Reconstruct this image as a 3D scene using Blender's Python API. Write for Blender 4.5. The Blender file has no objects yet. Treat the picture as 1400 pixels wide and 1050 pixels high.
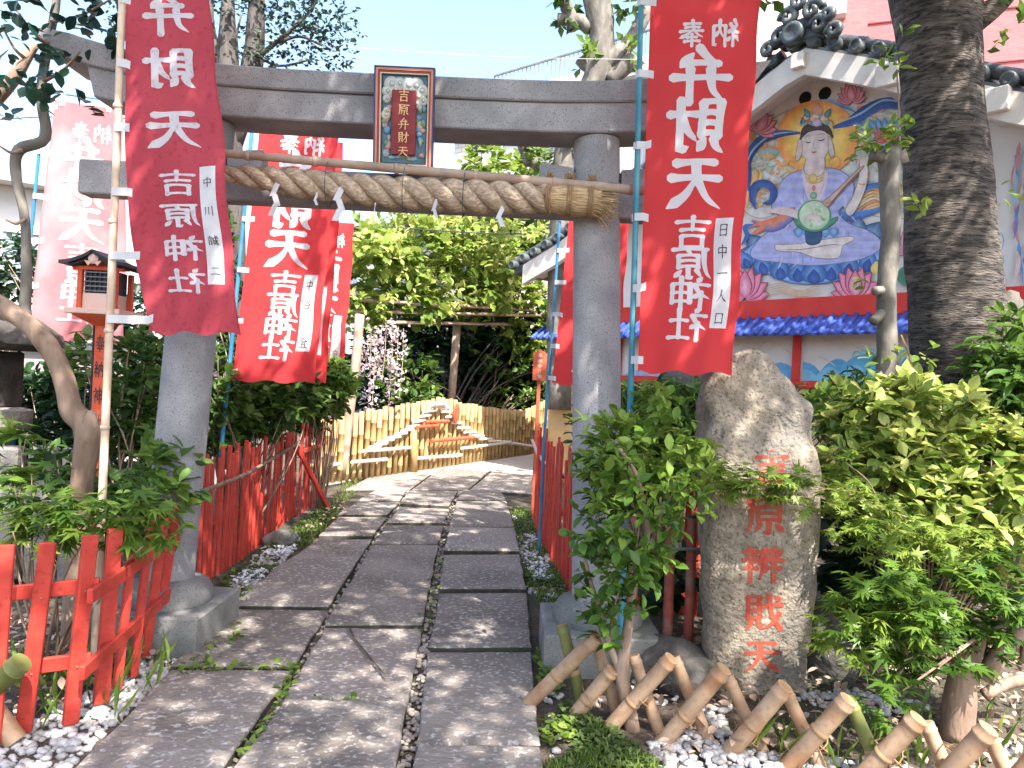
import bpy, bmesh, math, random
import numpy as np
from mathutils import Vector, Matrix, noise as mnoise

# ---------------------------------------------------------------- camera, sky, sun, exposure
scn = bpy.context.scene
COL = scn.collection
EYE = 1.55; FPX = 1050.0; ROLL = math.radians(2.7)
cr, sr = math.cos(ROLL), math.sin(ROLL)
cam = bpy.data.cameras.new('camera'); camo = bpy.data.objects.new('camera', cam); COL.objects.link(camo)
cam.sensor_width = 36.0; cam.lens = 36.0 * FPX / 1400.0; cam.clip_start = 0.05; cam.clip_end = 1000
camo.matrix_world = Matrix(((cr, -sr, 0, 0), (0, 0, -1, 0), (sr, cr, 0, EYE), (0, 0, 0, 1)))
scn.camera = camo

SUN_DIR = Vector((0.42, -0.80, 1.25)).normalized()        # towards the sun: high, right of and behind the camera
world = bpy.data.worlds.new('World'); scn.world = world; world.use_nodes = True
nt = world.node_tree; nt.nodes.clear()
sky = nt.nodes.new('ShaderNodeTexSky'); sky.sky_type = 'NISHITA'; sky.sun_disc = False
sky.sun_elevation = math.asin(SUN_DIR.z); sky.sun_rotation = math.atan2(SUN_DIR.x, SUN_DIR.y)
sky.air_density = 1.0; sky.dust_density = 2.5; sky.ozone_density = 1.0
bg = nt.nodes.new('ShaderNodeBackground'); bg.inputs['Strength'].default_value = 0.15
wo = nt.nodes.new('ShaderNodeOutputWorld')
nt.links.new(sky.outputs[0], bg.inputs[0]); nt.links.new(bg.outputs[0], wo.inputs[0])
sun = bpy.data.lights.new('sun', 'SUN'); sun.energy = 4.0; sun.angle = math.radians(0.55); sun.color = (1.0, 0.955, 0.90)
suno = bpy.data.objects.new('sun', sun); COL.objects.link(suno)
suno.rotation_euler = SUN_DIR.to_track_quat('Z', 'Y').to_euler(); suno.location = (6, -6, 14)
vs = scn.view_settings
vs.view_transform = 'Standard'; vs.look = 'None'; vs.gamma = 1.0; vs.use_curve_mapping = False
vs.exposure = 1.93

# ---------------------------------------------------------------- survey: photograph bearing + distance -> metres
def at(px, py, Y):
    dx = (px - 700) / FPX; dy = -(py - 525) / FPX
    return Vector(((dx * cr - dy * sr) * Y, Y, EYE + (dx * sr + dy * cr) * Y))
def gnd(px, py, z=0.0):
    dx = (px - 700) / FPX; dy = -(py - 525) / FPX
    t = (z - EYE) / (dx * sr + dy * cr)
    return Vector(((dx * cr - dy * sr) * t, t, z))
M_PX = lambda n, Y: n * Y / FPX
rng = random.Random(7)

# ---------------------------------------------------------------- materials
MATS = {}
def mk(name, c1, c2=None, scale=6.0, rough=0.8, bump=0.0, bscale=40.0, stretch=(1, 1, 1), speck=None, speck_scale=160.0,
       speck_amt=0.5, objvar=0.0, detail=6.0, spec=0.3, blotch=None, blotch_scale=1.5, bdist=0.01, trans=0.0, contrast=(0.35, 0.65), bstretch=None, metallic=0.0):
    m = bpy.data.materials.new(name); m.use_nodes = True; t = m.node_tree; t.nodes.clear()
    N = t.nodes.new; L = t.links.new
    out = N('ShaderNodeOutputMaterial'); p = N('ShaderNodeBsdfPrincipled')
    tc = N('ShaderNodeTexCoord'); mp = N('ShaderNodeMapping'); mp.inputs['Scale'].default_value = stretch
    L(tc.outputs['Object'], mp.inputs[0])
    oi = N('ShaderNodeObjectInfo')
    off = N('ShaderNodeVectorMath'); off.operation = 'ADD'
    cmb = N('ShaderNodeCombineXYZ'); mu = N('ShaderNodeMath'); mu.operation = 'MULTIPLY'; mu.inputs[1].default_value = 37.0
    L(oi.outputs['Random'], mu.inputs[0])
    for k in range(3): L(mu.outputs[0], cmb.inputs[k])
    L(mp.outputs[0], off.inputs[0]); L(cmb.outputs[0], off.inputs[1])
    vec = off.outputs[0]
    n1 = N('ShaderNodeTexNoise'); n1.inputs['Scale'].default_value = scale; n1.inputs['Detail'].default_value = detail
    L(vec, n1.inputs['Vector'])
    mr = N('ShaderNodeMapRange'); mr.inputs[1].default_value = contrast[0]; mr.inputs[2].default_value = contrast[1]
    L(n1.outputs[0], mr.inputs[0])
    def mix(fac, a, b, mode='MIX'):
        x = N('ShaderNodeMix'); x.data_type = 'RGBA'; x.blend_type = mode
        if isinstance(fac, (int, float)): x.inputs[0].default_value = fac
        else: L(fac, x.inputs[0])
        for i, v in ((6, a), (7, b)):
            if isinstance(v, tuple): x.inputs[i].default_value = (*v, 1)
            else: L(v, x.inputs[i])
        return x.outputs[2]
    col = mix(mr.outputs[0], c1, c2 if c2 else c1)
    if blotch:
        n3 = N('ShaderNodeTexNoise'); n3.inputs['Scale'].default_value = blotch_scale; n3.inputs['Detail'].default_value = 5
        L(vec, n3.inputs['Vector'])
        m3 = N('ShaderNodeMapRange'); m3.inputs[1].default_value = 0.48; m3.inputs[2].default_value = 0.68
        L(n3.outputs[0], m3.inputs[0]); col = mix(m3.outputs[0], col, blotch)
    if speck:
        v = N('ShaderNodeTexNoise'); v.inputs['Scale'].default_value = speck_scale; v.inputs['Detail'].default_value = 2
        L(vec, v.inputs['Vector'])
        m4 = N('ShaderNodeMapRange'); m4.inputs[1].default_value = 0.55; m4.inputs[2].default_value = 0.68; m4.inputs[4].default_value = speck_amt
        L(v.outputs[0], m4.inputs[0]); col = mix(m4.outputs[0], col, speck)
    if objvar:
        hs = N('ShaderNodeHueSaturation')
        mr2 = N('ShaderNodeMapRange'); mr2.inputs[3].default_value = 1 - objvar; mr2.inputs[4].default_value = 1 + objvar
        L(oi.outputs['Random'], mr2.inputs[0]); L(mr2.outputs[0], hs.inputs['Value']); L(col, hs.inputs['Color']); col = hs.outputs[0]
    L(col, p.inputs['Base Color'])
    p.inputs['Roughness'].default_value = rough; p.inputs['Specular IOR Level'].default_value = spec; p.inputs['Metallic'].default_value = metallic
    if bump:
        nb = N('ShaderNodeTexNoise'); nb.inputs['Scale'].default_value = bscale; nb.inputs['Detail'].default_value = 6
        if bstretch:
            mb = N('ShaderNodeMapping'); mb.inputs['Scale'].default_value = bstretch; L(tc.outputs['Object'], mb.inputs[0]); L(mb.outputs[0], nb.inputs['Vector'])
        else: L(vec, nb.inputs['Vector'])
        b = N('ShaderNodeBump'); b.inputs['Strength'].default_value = bump; b.inputs['Distance'].default_value = bdist
        L(nb.outputs[0], b.inputs['Height']); L(b.outputs[0], p.inputs['Normal'])
    sh = p.outputs[0]
    if trans:
        tr = N('ShaderNodeBsdfTranslucent'); L(col, tr.inputs[0]); ms = N('ShaderNodeMixShader'); ms.inputs[0].default_value = trans
        L(sh, ms.inputs[1]); L(tr.outputs[0], ms.inputs[2]); sh = ms.outputs[0]
    L(sh, out.inputs[0]); MATS[name] = m
    return m

def mk_leaf(name, dark, mid, bright, trans=0.42, rough=0.42):
    m = bpy.data.materials.new(name); m.use_nodes = True; t = m.node_tree; t.nodes.clear(); N = t.nodes.new; L = t.links.new
    out = N('ShaderNodeOutputMaterial'); p = N('ShaderNodeBsdfPrincipled'); a = N('ShaderNodeAttribute'); a.attribute_name = 'v'
    r = N('ShaderNodeValToRGB'); e = r.color_ramp.elements
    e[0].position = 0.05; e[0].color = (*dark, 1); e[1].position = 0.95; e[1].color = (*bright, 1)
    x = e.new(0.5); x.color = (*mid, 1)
    L(a.outputs['Fac'], r.inputs[0]); L(r.outputs[0], p.inputs['Base Color'])
    p.inputs['Roughness'].default_value = rough; p.inputs['Specular IOR Level'].default_value = 0.35
    tr = N('ShaderNodeBsdfTranslucent'); g = N('ShaderNodeHueSaturation'); g.inputs['Value'].default_value = 1.25; g.inputs['Hue'].default_value = 0.485
    L(r.outputs[0], g.inputs['Color']); L(g.outputs[0], tr.inputs[0])
    ms = N('ShaderNodeMixShader'); ms.inputs[0].default_value = trans
    L(p.outputs[0], ms.inputs[1]); L(tr.outputs[0], ms.inputs[2]); L(ms.outputs[0], out.inputs[0]); MATS[name] = m
    return m

def mk_paint(name, rough=0.7, trans=0.0, var=0.12, vscale=9.0):
    """paint whose colour is stored on the mesh (murals, plaque carving)"""
    m = bpy.data.materials.new(name); m.use_nodes = True; t = m.node_tree; t.nodes.clear(); N = t.nodes.new; L = t.links.new
    out = N('ShaderNodeOutputMaterial'); p = N('ShaderNodeBsdfPrincipled'); a = N('ShaderNodeAttribute'); a.attribute_name = 'Col'
    n = N('ShaderNodeTexNoise'); n.inputs['Scale'].default_value = vscale; n.inputs['Detail'].default_value = 7
    tc = N('ShaderNodeTexCoord'); L(tc.outputs['Object'], n.inputs['Vector'])
    mr = N('ShaderNodeMapRange'); mr.inputs[1].default_value = 0.3; mr.inputs[2].default_value = 0.7; mr.inputs[3].default_value = 1 - var * 2; mr.inputs[4].default_value = 1 + var
    L(n.outputs[0], mr.inputs[0]); h = N('ShaderNodeHueSaturation'); L(mr.outputs[0], h.inputs['Value']); L(a.outputs['Color'], h.inputs['Color'])
    L(h.outputs[0], p.inputs['Base Color']); p.inputs['Roughness'].default_value = rough
    L(p.outputs[0], out.inputs[0]); MATS[name] = m

mk('granite', (0.26, 0.25, 0.25), (0.38, 0.36, 0.355), 5, 0.85, 0.45, 110, speck=(0.09, 0.09, 0.095), speck_scale=140, speck_amt=0.7, blotch=(0.24, 0.23, 0.235), blotch_scale=2.2, bdist=0.006)
mk('granite_base', (0.15, 0.155, 0.15), (0.26, 0.25, 0.23), 5, 0.88, 0.5, 90, speck=(0.05, 0.05, 0.05), speck_scale=110, speck_amt=0.6, blotch=(0.12, 0.13, 0.09), bdist=0.006)
mk('slab', (0.155, 0.130, 0.110), (0.27, 0.230, 0.195), 2.2, 0.8, 1.0, 38, speck=(0.46, 0.425, 0.39), speck_scale=36, speck_amt=0.85, objvar=0.20, blotch=(0.20, 0.165, 0.14), blotch_scale=1.0, bdist=0.014)
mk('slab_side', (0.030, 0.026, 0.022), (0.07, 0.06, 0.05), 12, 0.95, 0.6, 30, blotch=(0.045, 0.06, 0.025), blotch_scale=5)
mk('pale_paving', (0.42, 0.38, 0.34), (0.52, 0.48, 0.43), 1.5, 0.85, 0.3, 60, objvar=0.06, blotch=(0.34, 0.30, 0.27))
mk('soil', (0.055, 0.042, 0.032), (0.12, 0.09, 0.068), 7, 0.95, 1.0, 30, speck=(0.20, 0.15, 0.11), speck_scale=60, blotch=(0.05, 0.055, 0.03), bdist=0.03)
mk('pebble', (0.42, 0.40, 0.375), (0.62, 0.59, 0.56), 9, 0.6, 0.15, 90, blotch=(0.30, 0.27, 0.24), blotch_scale=12)
mk('grit', (0.20, 0.16, 0.13), (0.40, 0.35, 0.30), 30, 0.85, 0.3, 90)
mk('red_paint', (0.44, 0.040, 0.026), (0.56, 0.062, 0.040), 9, 0.5, 0.25, 60, bstretch=(60, 60, 5), objvar=0.12, speck=(0.30, 0.03, 0.02), speck_scale=40, speck_amt=0.5)
mk('red_wood_dark', (0.20, 0.05, 0.035), (0.34, 0.07, 0.045), 9, 0.75, 0.3, 60, blotch=(0.24, 0.17, 0.12), blotch_scale=6)
mk('vermilion', (0.60, 0.085, 0.03), (0.68, 0.12, 0.05), 8, 0.5, 0.15, 60, speck=(0.45, 0.06, 0.03), speck_scale=30)
mk('black_paint', (0.018, 0.02, 0.024), (0.035, 0.037, 0.042), 8, 0.5)
mk('white_paint', (0.66, 0.61, 0.56), (0.75, 0.70, 0.65), 7, 0.6, 0.1, 40)
mk('pale_pink_paint', (0.72, 0.45, 0.36), (0.76, 0.52, 0.43), 7, 0.6)
mk('bamboo_tan', (0.35, 0.215, 0.125), (0.49, 0.33, 0.21), 4, 0.5, 0.15, 40, bstretch=(60, 60, 6), objvar=0.14, blotch=(0.34, 0.17, 0.085), blotch_scale=9, speck=(0.26, 0.15, 0.08), speck_scale=50, speck_amt=0.4)
mk('bamboo_pole', (0.56, 0.42, 0.30), (0.66, 0.52, 0.38), 4, 0.5, 0.12, 40, objvar=0.08, blotch=(0.46, 0.32, 0.22), blotch_scale=6)
mk('bamboo_gold', (0.38, 0.245, 0.095), (0.48, 0.335, 0.15), 5, 0.5, 0.1, 40, objvar=0.16, blotch=(0.30, 0.18, 0.065), blotch_scale=5)
mk('bamboo_shaded', (0.15, 0.085, 0.035), (0.22, 0.13, 0.055), 5, 0.7, objvar=0.1)  # darker brown bamboo for the second row of canes
mk('bamboo_green', (0.10, 0.12, 0.03), (0.17, 0.17, 0.055), 5, 0.45, 0.1, 40, objvar=0.1)
mk('bamboo_node', (0.30, 0.17, 0.08), (0.40, 0.25, 0.13), 8, 0.6)
mk('bamboo_old', (0.36, 0.24, 0.17), (0.47, 0.34, 0.26), 5, 0.6, 0.2, 40, objvar=0.08, blotch=(0.26, 0.17, 0.12), blotch_scale=6)
mk('straw', (0.36, 0.25, 0.165), (0.58, 0.45, 0.32), 26, 0.95, 1.0, 9, stretch=(1.2, 3, 3), contrast=(0.4, 0.6), bstretch=(4, 10, 10), blotch=(0.36, 0.25, 0.165), blotch_scale=6, bdist=0.01)
mk('straw_dry', (0.34, 0.22, 0.11), (0.58, 0.41, 0.23), 30, 0.9, 1.0, 8, stretch=(.5, 4, 4), contrast=(0.4, 0.6), bstretch=(2, 16, 16), bdist=0.01)
mk('twine', (0.24, 0.14, 0.07), (0.34, 0.21, 0.11), 30, 0.9, 0.4, 80)
mk('paper', (0.74, 0.72, 0.72), (0.80, 0.78, 0.78), 12, 0.7, trans=0.3)
mk('tab_cloth', (0.66, 0.64, 0.63), (0.74, 0.72, 0.70), 15, 0.8, trans=0.25)
mk('blue_pipe', (0.03, 0.16, 0.30), (0.06, 0.22, 0.38), 4, 0.4, blotch=(0.08, 0.24, 0.33), blotch_scale=3)
mk('teal_pipe', (0.025, 0.16, 0.22), (0.05, 0.21, 0.27), 4, 0.4, blotch=(0.09, 0.26, 0.30), blotch_scale=3)
mk('cloth_red', (0.66, 0.045, 0.048), (0.72, 0.060, 0.060), 3, 0.75, 0.12, 500, trans=0.38, blotch=(0.64, 0.05, 0.055))
mk('cloth_red_worn_shade', (0.43, 0.048, 0.066), (0.50, 0.065, 0.085), 3, 0.75, 0.12, 500, trans=0.30, speck=(0.25, 0.02, 0.03), speck_scale=35, speck_amt=0.35)  # darker red holds the shade on this banner, plus random worn specks
mk('cloth_pink_haze', (0.66, 0.20, 0.21), (0.74, 0.30, 0.30), 3, 0.75, 0.12, 500, trans=0.34, blotch=(0.72, 0.36, 0.36))  # pale pink has reflected sky and haze mixed into the cloth colour
mk('print_white', (0.70, 0.68, 0.68), (0.76, 0.74, 0.74), 8, 0.75, trans=0.3)
mk('print_worn', (0.60, 0.56, 0.57), (0.68, 0.64, 0.65), 8, 0.75, trans=0.25, speck=(0.4, 0.25, 0.27), speck_scale=40, speck_amt=0.4)
mk('print_haze', (0.70, 0.52, 0.52), (0.78, 0.62, 0.62), 6, 0.75, trans=0.25)  # lettering with the same sky haze put into its colour
mk('ink', (0.03, 0.03, 0.033), (0.07, 0.06, 0.06), 30, 0.8)
mk('bark_cherry', (0.030, 0.025, 0.022), (0.135, 0.112, 0.095), 4.0, 0.9, 1.0, 6, stretch=(2.2, 2.2, 11), bstretch=(3.6, 3.6, 17), speck=(0.014, 0.011, 0.010), speck_scale=7, speck_amt=0.9, blotch=(0.22, 0.18, 0.15), blotch_scale=1.1, bdist=0.03, contrast=(0.36, 0.66))
mk('bark_grey', (0.10, 0.09, 0.075), (0.24, 0.215, 0.18), 8, 0.85, 0.7, 25, stretch=(1, 1, 0.5), blotch=(0.12, 0.105, 0.085), blotch_scale=6, bdist=0.012)
mk('bark_brown', (0.16, 0.105, 0.07), (0.28, 0.19, 0.135), 10, 0.85, 0.7, 25, stretch=(1.5, 1.5, 0.4), blotch=(0.36, 0.26, 0.19), blotch_scale=4, bdist=0.012)
mk('bark_dark', (0.05, 0.045, 0.042), (0.12, 0.105, 0.095), 8, 0.9, 0.9, 16, stretch=(1.5, 1.5, 0.35), bdist=0.03)
mk('plaster', (0.62, 0.585, 0.545), (0.68, 0.645, 0.60), 2, 0.85, 0.1, 40, blotch=(0.56, 0.51, 0.47))
mk('plaster_trim', (0.64, 0.595, 0.54), (0.70, 0.655, 0.60), 3, 0.8, 0.1, 40, blotch=(0.54, 0.48, 0.42), blotch_scale=2)
mk('ochre_wall', (0.50, 0.33, 0.13), (0.60, 0.43, 0.20), 3, 0.85, blotch=(0.46, 0.36, 0.22), blotch_scale=4)
mk('roof_tile', (0.035, 0.042, 0.046), (0.085, 0.098, 0.10), 7, 0.4, 0.3, 40, objvar=0.25, blotch=(0.12, 0.13, 0.125), blotch_scale=5)
mk('awning_blue', (0.04, 0.075, 0.30), (0.065, 0.11, 0.40), 6, 0.45, objvar=0.12)
mk('band_red', (0.52, 0.026, 0.018), (0.60, 0.045, 0.03), 3, 0.55)
mk('hole_shade', (0.008, 0.008, 0.008), (0.015, 0.015, 0.015), 5, 0.9)
mk('stone_mono', (0.22, 0.175, 0.125), (0.38, 0.315, 0.235), 14, 0.9, 1.0, 38, speck=(0.075, 0.06, 0.042), speck_scale=58, speck_amt=0.75, blotch=(0.155, 0.14, 0.12), blotch_scale=2.4, bdist=0.02)
mk('stone_dark', (0.045, 0.04, 0.036), (0.11, 0.10, 0.088), 5, 0.92, 0.9, 20, blotch=(0.05, 0.06, 0.035), blotch_scale=4, bdist=0.03)
mk('stone_grey', (0.17, 0.155, 0.14), (0.29, 0.265, 0.24), 5, 0.9, 0.8, 25, speck=(0.08, 0.08, 0.075), speck_scale=70, blotch=(0.12, 0.125, 0.09), blotch_scale=3, bdist=0.015)
mk('letter_red', (0.36, 0.055, 0.034), (0.47, 0.085, 0.05), 22, 0.85, 0.5, 60, blotch=(0.30, 0.09, 0.05), blotch_scale=9)
mk('teal_board', (0.07, 0.14, 0.19), (0.12, 0.20, 0.24), 14, 0.6)
mk('gold_paint', (0.72, 0.42, 0.19), (0.80, 0.50, 0.25), 14, 0.5)
mk('maroon', (0.19, 0.026, 0.030), (0.25, 0.040, 0.042), 12, 0.6)
mk('navy', (0.035, 0.045, 0.115), (0.055, 0.065, 0.15), 12, 0.5)
mk('salmon', (0.52, 0.22, 0.16), (0.58, 0.27, 0.20), 12, 0.6)
mk('cream', (0.66, 0.54, 0.40), (0.72, 0.60, 0.46), 12, 0.6)
mk('frame_red', (0.34, 0.06, 0.045), (0.42, 0.08, 0.06), 12, 0.6)
mk('dark_green', (0.03, 0.055, 0.05), (0.05, 0.08, 0.075), 12, 0.6)
mk('glass', (0.16, 0.20, 0.24), (0.24, 0.28, 0.32), 0.6, 0.12, spec=0.6)
mk('shutter', (0.58, 0.58, 0.58), (0.64, 0.64, 0.64), 2, 0.6, 0.4, 3, bstretch=(1, 1, 40))
mk('metal_grey', (0.16, 0.165, 0.17), (0.22, 0.225, 0.23), 5, 0.5)
mk('concrete_pale', (0.55, 0.53, 0.51), (0.63, 0.61, 0.59), 0.7, 0.85, blotch=(0.48, 0.46, 0.44))
mk('grey_wall', (0.27, 0.24, 0.225), (0.36, 0.33, 0.31), 1.4, 0.9, 0.2, 20, blotch=(0.24, 0.22, 0.20))
mk('wire', (0.05, 0.05, 0.055), None, 5, 0.6)
mk('wire_pale', (0.40, 0.38, 0.37), None, 5, 0.6)
mk('hose_pink', (0.62, 0.34, 0.31), (0.66, 0.40, 0.36), 8, 0.5)
mk('petal_pink', (0.70, 0.50, 0.55), (0.80, 0.70, 0.73), 20, 0.7, trans=0.35)
mk('petal_white', (0.74, 0.72, 0.74), (0.80, 0.78, 0.80), 20, 0.7, trans=0.2)
mk('sign_red', (0.44, 0.085, 0.04), (0.52, 0.12, 0.06), 10, 0.6)
mk('straw_leaf', (0.40, 0.34, 0.18), (0.50, 0.43, 0.25), 10, 0.8, trans=0.2)
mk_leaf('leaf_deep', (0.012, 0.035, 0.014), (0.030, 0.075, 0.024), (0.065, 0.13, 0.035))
mk_leaf('leaf_mid', (0.030, 0.075, 0.018), (0.075, 0.155, 0.028), (0.15, 0.25, 0.05))
mk_leaf('leaf_fresh', (0.07, 0.14, 0.022), (0.15, 0.24, 0.035), (0.27, 0.35, 0.07))
mk_leaf('leaf_yellow', (0.08, 0.155, 0.025), (0.23, 0.32, 0.06), (0.42, 0.45, 0.14))
mk_leaf('leaf_maple', (0.045, 0.105, 0.016), (0.11, 0.205, 0.028), (0.22, 0.31, 0.05))
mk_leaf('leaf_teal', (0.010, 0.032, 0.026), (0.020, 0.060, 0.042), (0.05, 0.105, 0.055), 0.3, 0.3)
mk_leaf('needle_dark', (0.014, 0.032, 0.020), (0.03, 0.06, 0.034), (0.06, 0.10, 0.05), 0.25)
mk_leaf('moss', (0.035, 0.065, 0.015), (0.07, 0.11, 0.025), (0.14, 0.18, 0.05), 0.25, 0.8)
mk_paint('mural_paint'); mk_paint('carving_paint', 0.5, var=0.08, vscale=40)

def mk_brick(name, c1, c2, mortar, scale, bw=0.5, rh=0.25, msize=0.012):
    m = bpy.data.materials.new(name); m.use_nodes = True; t = m.node_tree; t.nodes.clear(); N = t.nodes.new; L = t.links.new
    out = N('ShaderNodeOutputMaterial'); p = N('ShaderNodeBsdfPrincipled'); b = N('ShaderNodeTexBrick'); u = N('ShaderNodeUVMap'); u.uv_map = 'UVMap'
    L(u.outputs[0], b.inputs['Vector'])
    b.inputs['Color1'].default_value = (*c1, 1); b.inputs['Color2'].default_value = (*c2, 1); b.inputs['Mortar'].default_value = (*mortar, 1)
    b.inputs['Scale'].default_value = scale; b.inputs['Brick Width'].default_value = bw; b.inputs['Row Height'].default_value = rh; b.inputs['Mortar Size'].default_value = msize
    L(b.outputs['Color'], p.inputs['Base Color']); p.inputs['Roughness'].default_value = 0.8
    bu = N('ShaderNodeBump'); bu.inputs['Strength'].default_value = 0.4; bu.inputs['Distance'].default_value = 0.02; bu.invert = True
    L(b.outputs['Fac'], bu.inputs['Height']); L(bu.outputs[0], p.inputs['Normal'])
    L(p.outputs[0], out.inputs[0]); MATS[name] = m
mk_brick('brick_white', (0.56, 0.50, 0.46), (0.62, 0.57, 0.53), (0.40, 0.34, 0.30), 1.0, 0.30, 0.16, 0.016)
mk_brick('brick_pink', (0.42, 0.125, 0.125), (0.47, 0.155, 0.15), (0.36, 0.13, 0.13), 1.0, 0.30, 0.10, 0.010)
mk_brick('chain_link', (0.3, 0.3, 0.3), (0.3, 0.3, 0.3), (0.3, 0.3, 0.3), 1.0)

# ---------------------------------------------------------------- mesh helpers
class MB:
    """collects verts/faces in world metres"""
    def __init__(s): s.v = []; s.f = []; s.m = []; s.c = []; s.mi = 0
    def add(s, vs, fs, col=None):
        o = len(s.v); s.v += [tuple(p) for p in vs]; s.f += [tuple(i + o for i in f) for f in fs]; s.m += [s.mi] * len(fs)
        s.c += [col] * len(vs) if not isinstance(col, list) else col
        return s
    def box(s, c, half, ax=None):
        ax = ax or (Vector((1, 0, 0)), Vector((0, 1, 0)), Vector((0, 0, 1))); c = Vector(c)
        vs = [c + ax[0] * half[0] * i + ax[1] * half[1] * j + ax[2] * half[2] * k for i in (-1, 1) for j in (-1, 1) for k in (-1, 1)]
        return s.add(vs, [(0, 1, 3, 2), (4, 6, 7, 5), (0, 4, 5, 1), (2, 3, 7, 6), (0, 2, 6, 4), (1, 5, 7, 3)])
    def bbox(s, c, half, ax=None, b=0.006):
        """box with bevelled long edges: an octagonal-section bar along the longest side"""
        ax = list(ax or (Vector((1, 0, 0)), Vector((0, 1, 0)), Vector((0, 0, 1)))); c = Vector(c)
        k = max(range(3), key=lambda i: half[i]); i, j = [q for q in range(3) if q != k]
        b = min(b, half[i] * .45, half[j] * .45)
        ring = [(-half[i] + b, -half[j]), (half[i] - b, -half[j]), (half[i], -half[j] + b), (half[i], half[j] - b), (half[i] - b, half[j]), (-half[i] + b, half[j]), (-half[i], half[j] - b), (-half[i], -half[j] + b)]
        vs = []
        for e, sc in ((-half[k], .0), (-half[k] + b, 1), (half[k] - b, 1), (half[k], .0)):
            for (x, y) in ring:
                q = 1 - (b / max(half[i], half[j])) * (1 - sc)
                vs.append(c + ax[k] * e + ax[i] * x * q + ax[j] * y * q)
        fs = [(r * 8 + t, r * 8 + (t + 1) % 8, r * 8 + 8 + (t + 1) % 8, r * 8 + 8 + t) for r in range(3) for t in range(8)]
        fs += [tuple(range(7, -1, -1)), tuple(range(24, 32))]
        return s.add(vs, fs)
    def tube(s, pts, rad, n=8, cap=True, squash=1.0):
        pts = [Vector(p) for p in pts]; m = len(pts)
        if not isinstance(rad, (list, tuple)): rad = [rad] * m
        ref = None; vs = []
        for i, p in enumerate(pts):
            d = (pts[min(i + 1, m - 1)] - pts[max(i - 1, 0)]).normalized()
            if ref is None: ref = Vector((0, 0, 1)) if abs(d.z) < .9 else Vector((1, 0, 0))
            a = (ref - d * ref.dot(d)).normalized(); ref = a; b = d.cross(a)
            for k in range(n):
                t = 2 * math.pi * k / n; vs.append(p + (a * math.cos(t) + b * math.sin(t) * squash) * rad[i])
        fs = [(i * n + k, i * n + (k + 1) % n, (i + 1) * n + (k + 1) % n, (i + 1) * n + k) for i in range(m - 1) for k in range(n)]
        if cap: fs += [tuple(range(n - 1, -1, -1)), tuple(range((m - 1) * n, m * n))]
        return s.add(vs, fs)
    def lathe(s, c, prof, n=16, ax=None):
        ax = ax or (Vector((1, 0, 0)), Vector((0, 1, 0)), Vector((0, 0, 1))); c = Vector(c); vs = []
        for r, z in prof:
            for k in range(n):
                t = 2 * math.pi * k / n; vs.append(c + ax[0] * r * math.cos(t) + ax[1] * r * math.sin(t) + ax[2] * z)
        m = len(prof)
        fs = [(i * n + k, i * n + (k + 1) % n, (i + 1) * n + (k + 1) % n, (i + 1) * n + k) for i in range(m - 1) for k in range(n)]
        fs += [tuple(range(n - 1, -1, -1)), tuple(range((m - 1) * n, m * n))]
        return s.add(vs, fs)
    def prism(s, poly, d):
        poly = [Vector(p) for p in poly]; n = len(poly); d = Vector(d)
        return s.add(poly + [p + d for p in poly], [tuple(range(n)), tuple(range(2 * n - 1, n - 1, -1))] + [(i, i + n, (i + 1) % n + n, (i + 1) % n) for i in range(n)])
    def loft(s, rings, closed=True, cap=True):
        n = len(rings[0]); vs = [p for r in rings for p in r]
        fs = [(i * n + k, i * n + (k + 1) % n, (i + 1) * n + (k + 1) % n, (i + 1) * n + k) for i in range(len(rings) - 1) for k in range(n if closed else n - 1)]
        if cap and closed: fs += [tuple(range(n - 1, -1, -1)), tuple(range((len(rings) - 1) * n, len(rings) * n))]
        return s.add(vs, fs)
    def ball(s, c, r, n=10, m=7, ax=None, jit=0.0, seed=0.0):
        c = Vector(c); r = Vector((r, r, r)) if not hasattr(r, '__len__') else Vector(r); vs = []; 
        ax = ax or (Vector((1, 0, 0)), Vector((0, 1, 0)), Vector((0, 0, 1)))
        for i in range(m + 1):
            th = math.pi * i / m
            for k in range(n):
                t = 2 * math.pi * k / n; d = Vector((math.sin(th) * math.cos(t), math.sin(th) * math.sin(t), math.cos(th)))
                q = 1 + jit * mnoise.noise(d * 1.7 + Vector((seed, seed * 2, 3)))
                vs.append(c + ax[0] * d.x * r.x * q + ax[1] * d.y * r.y * q + ax[2] * d.z * r.z * q)
        return s.add(vs, [(i * n + k, (i + 1) * n + k, (i + 1) * n + (k + 1) % n, i * n + (k + 1) % n) for i in range(m) for k in range(n)])

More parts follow.
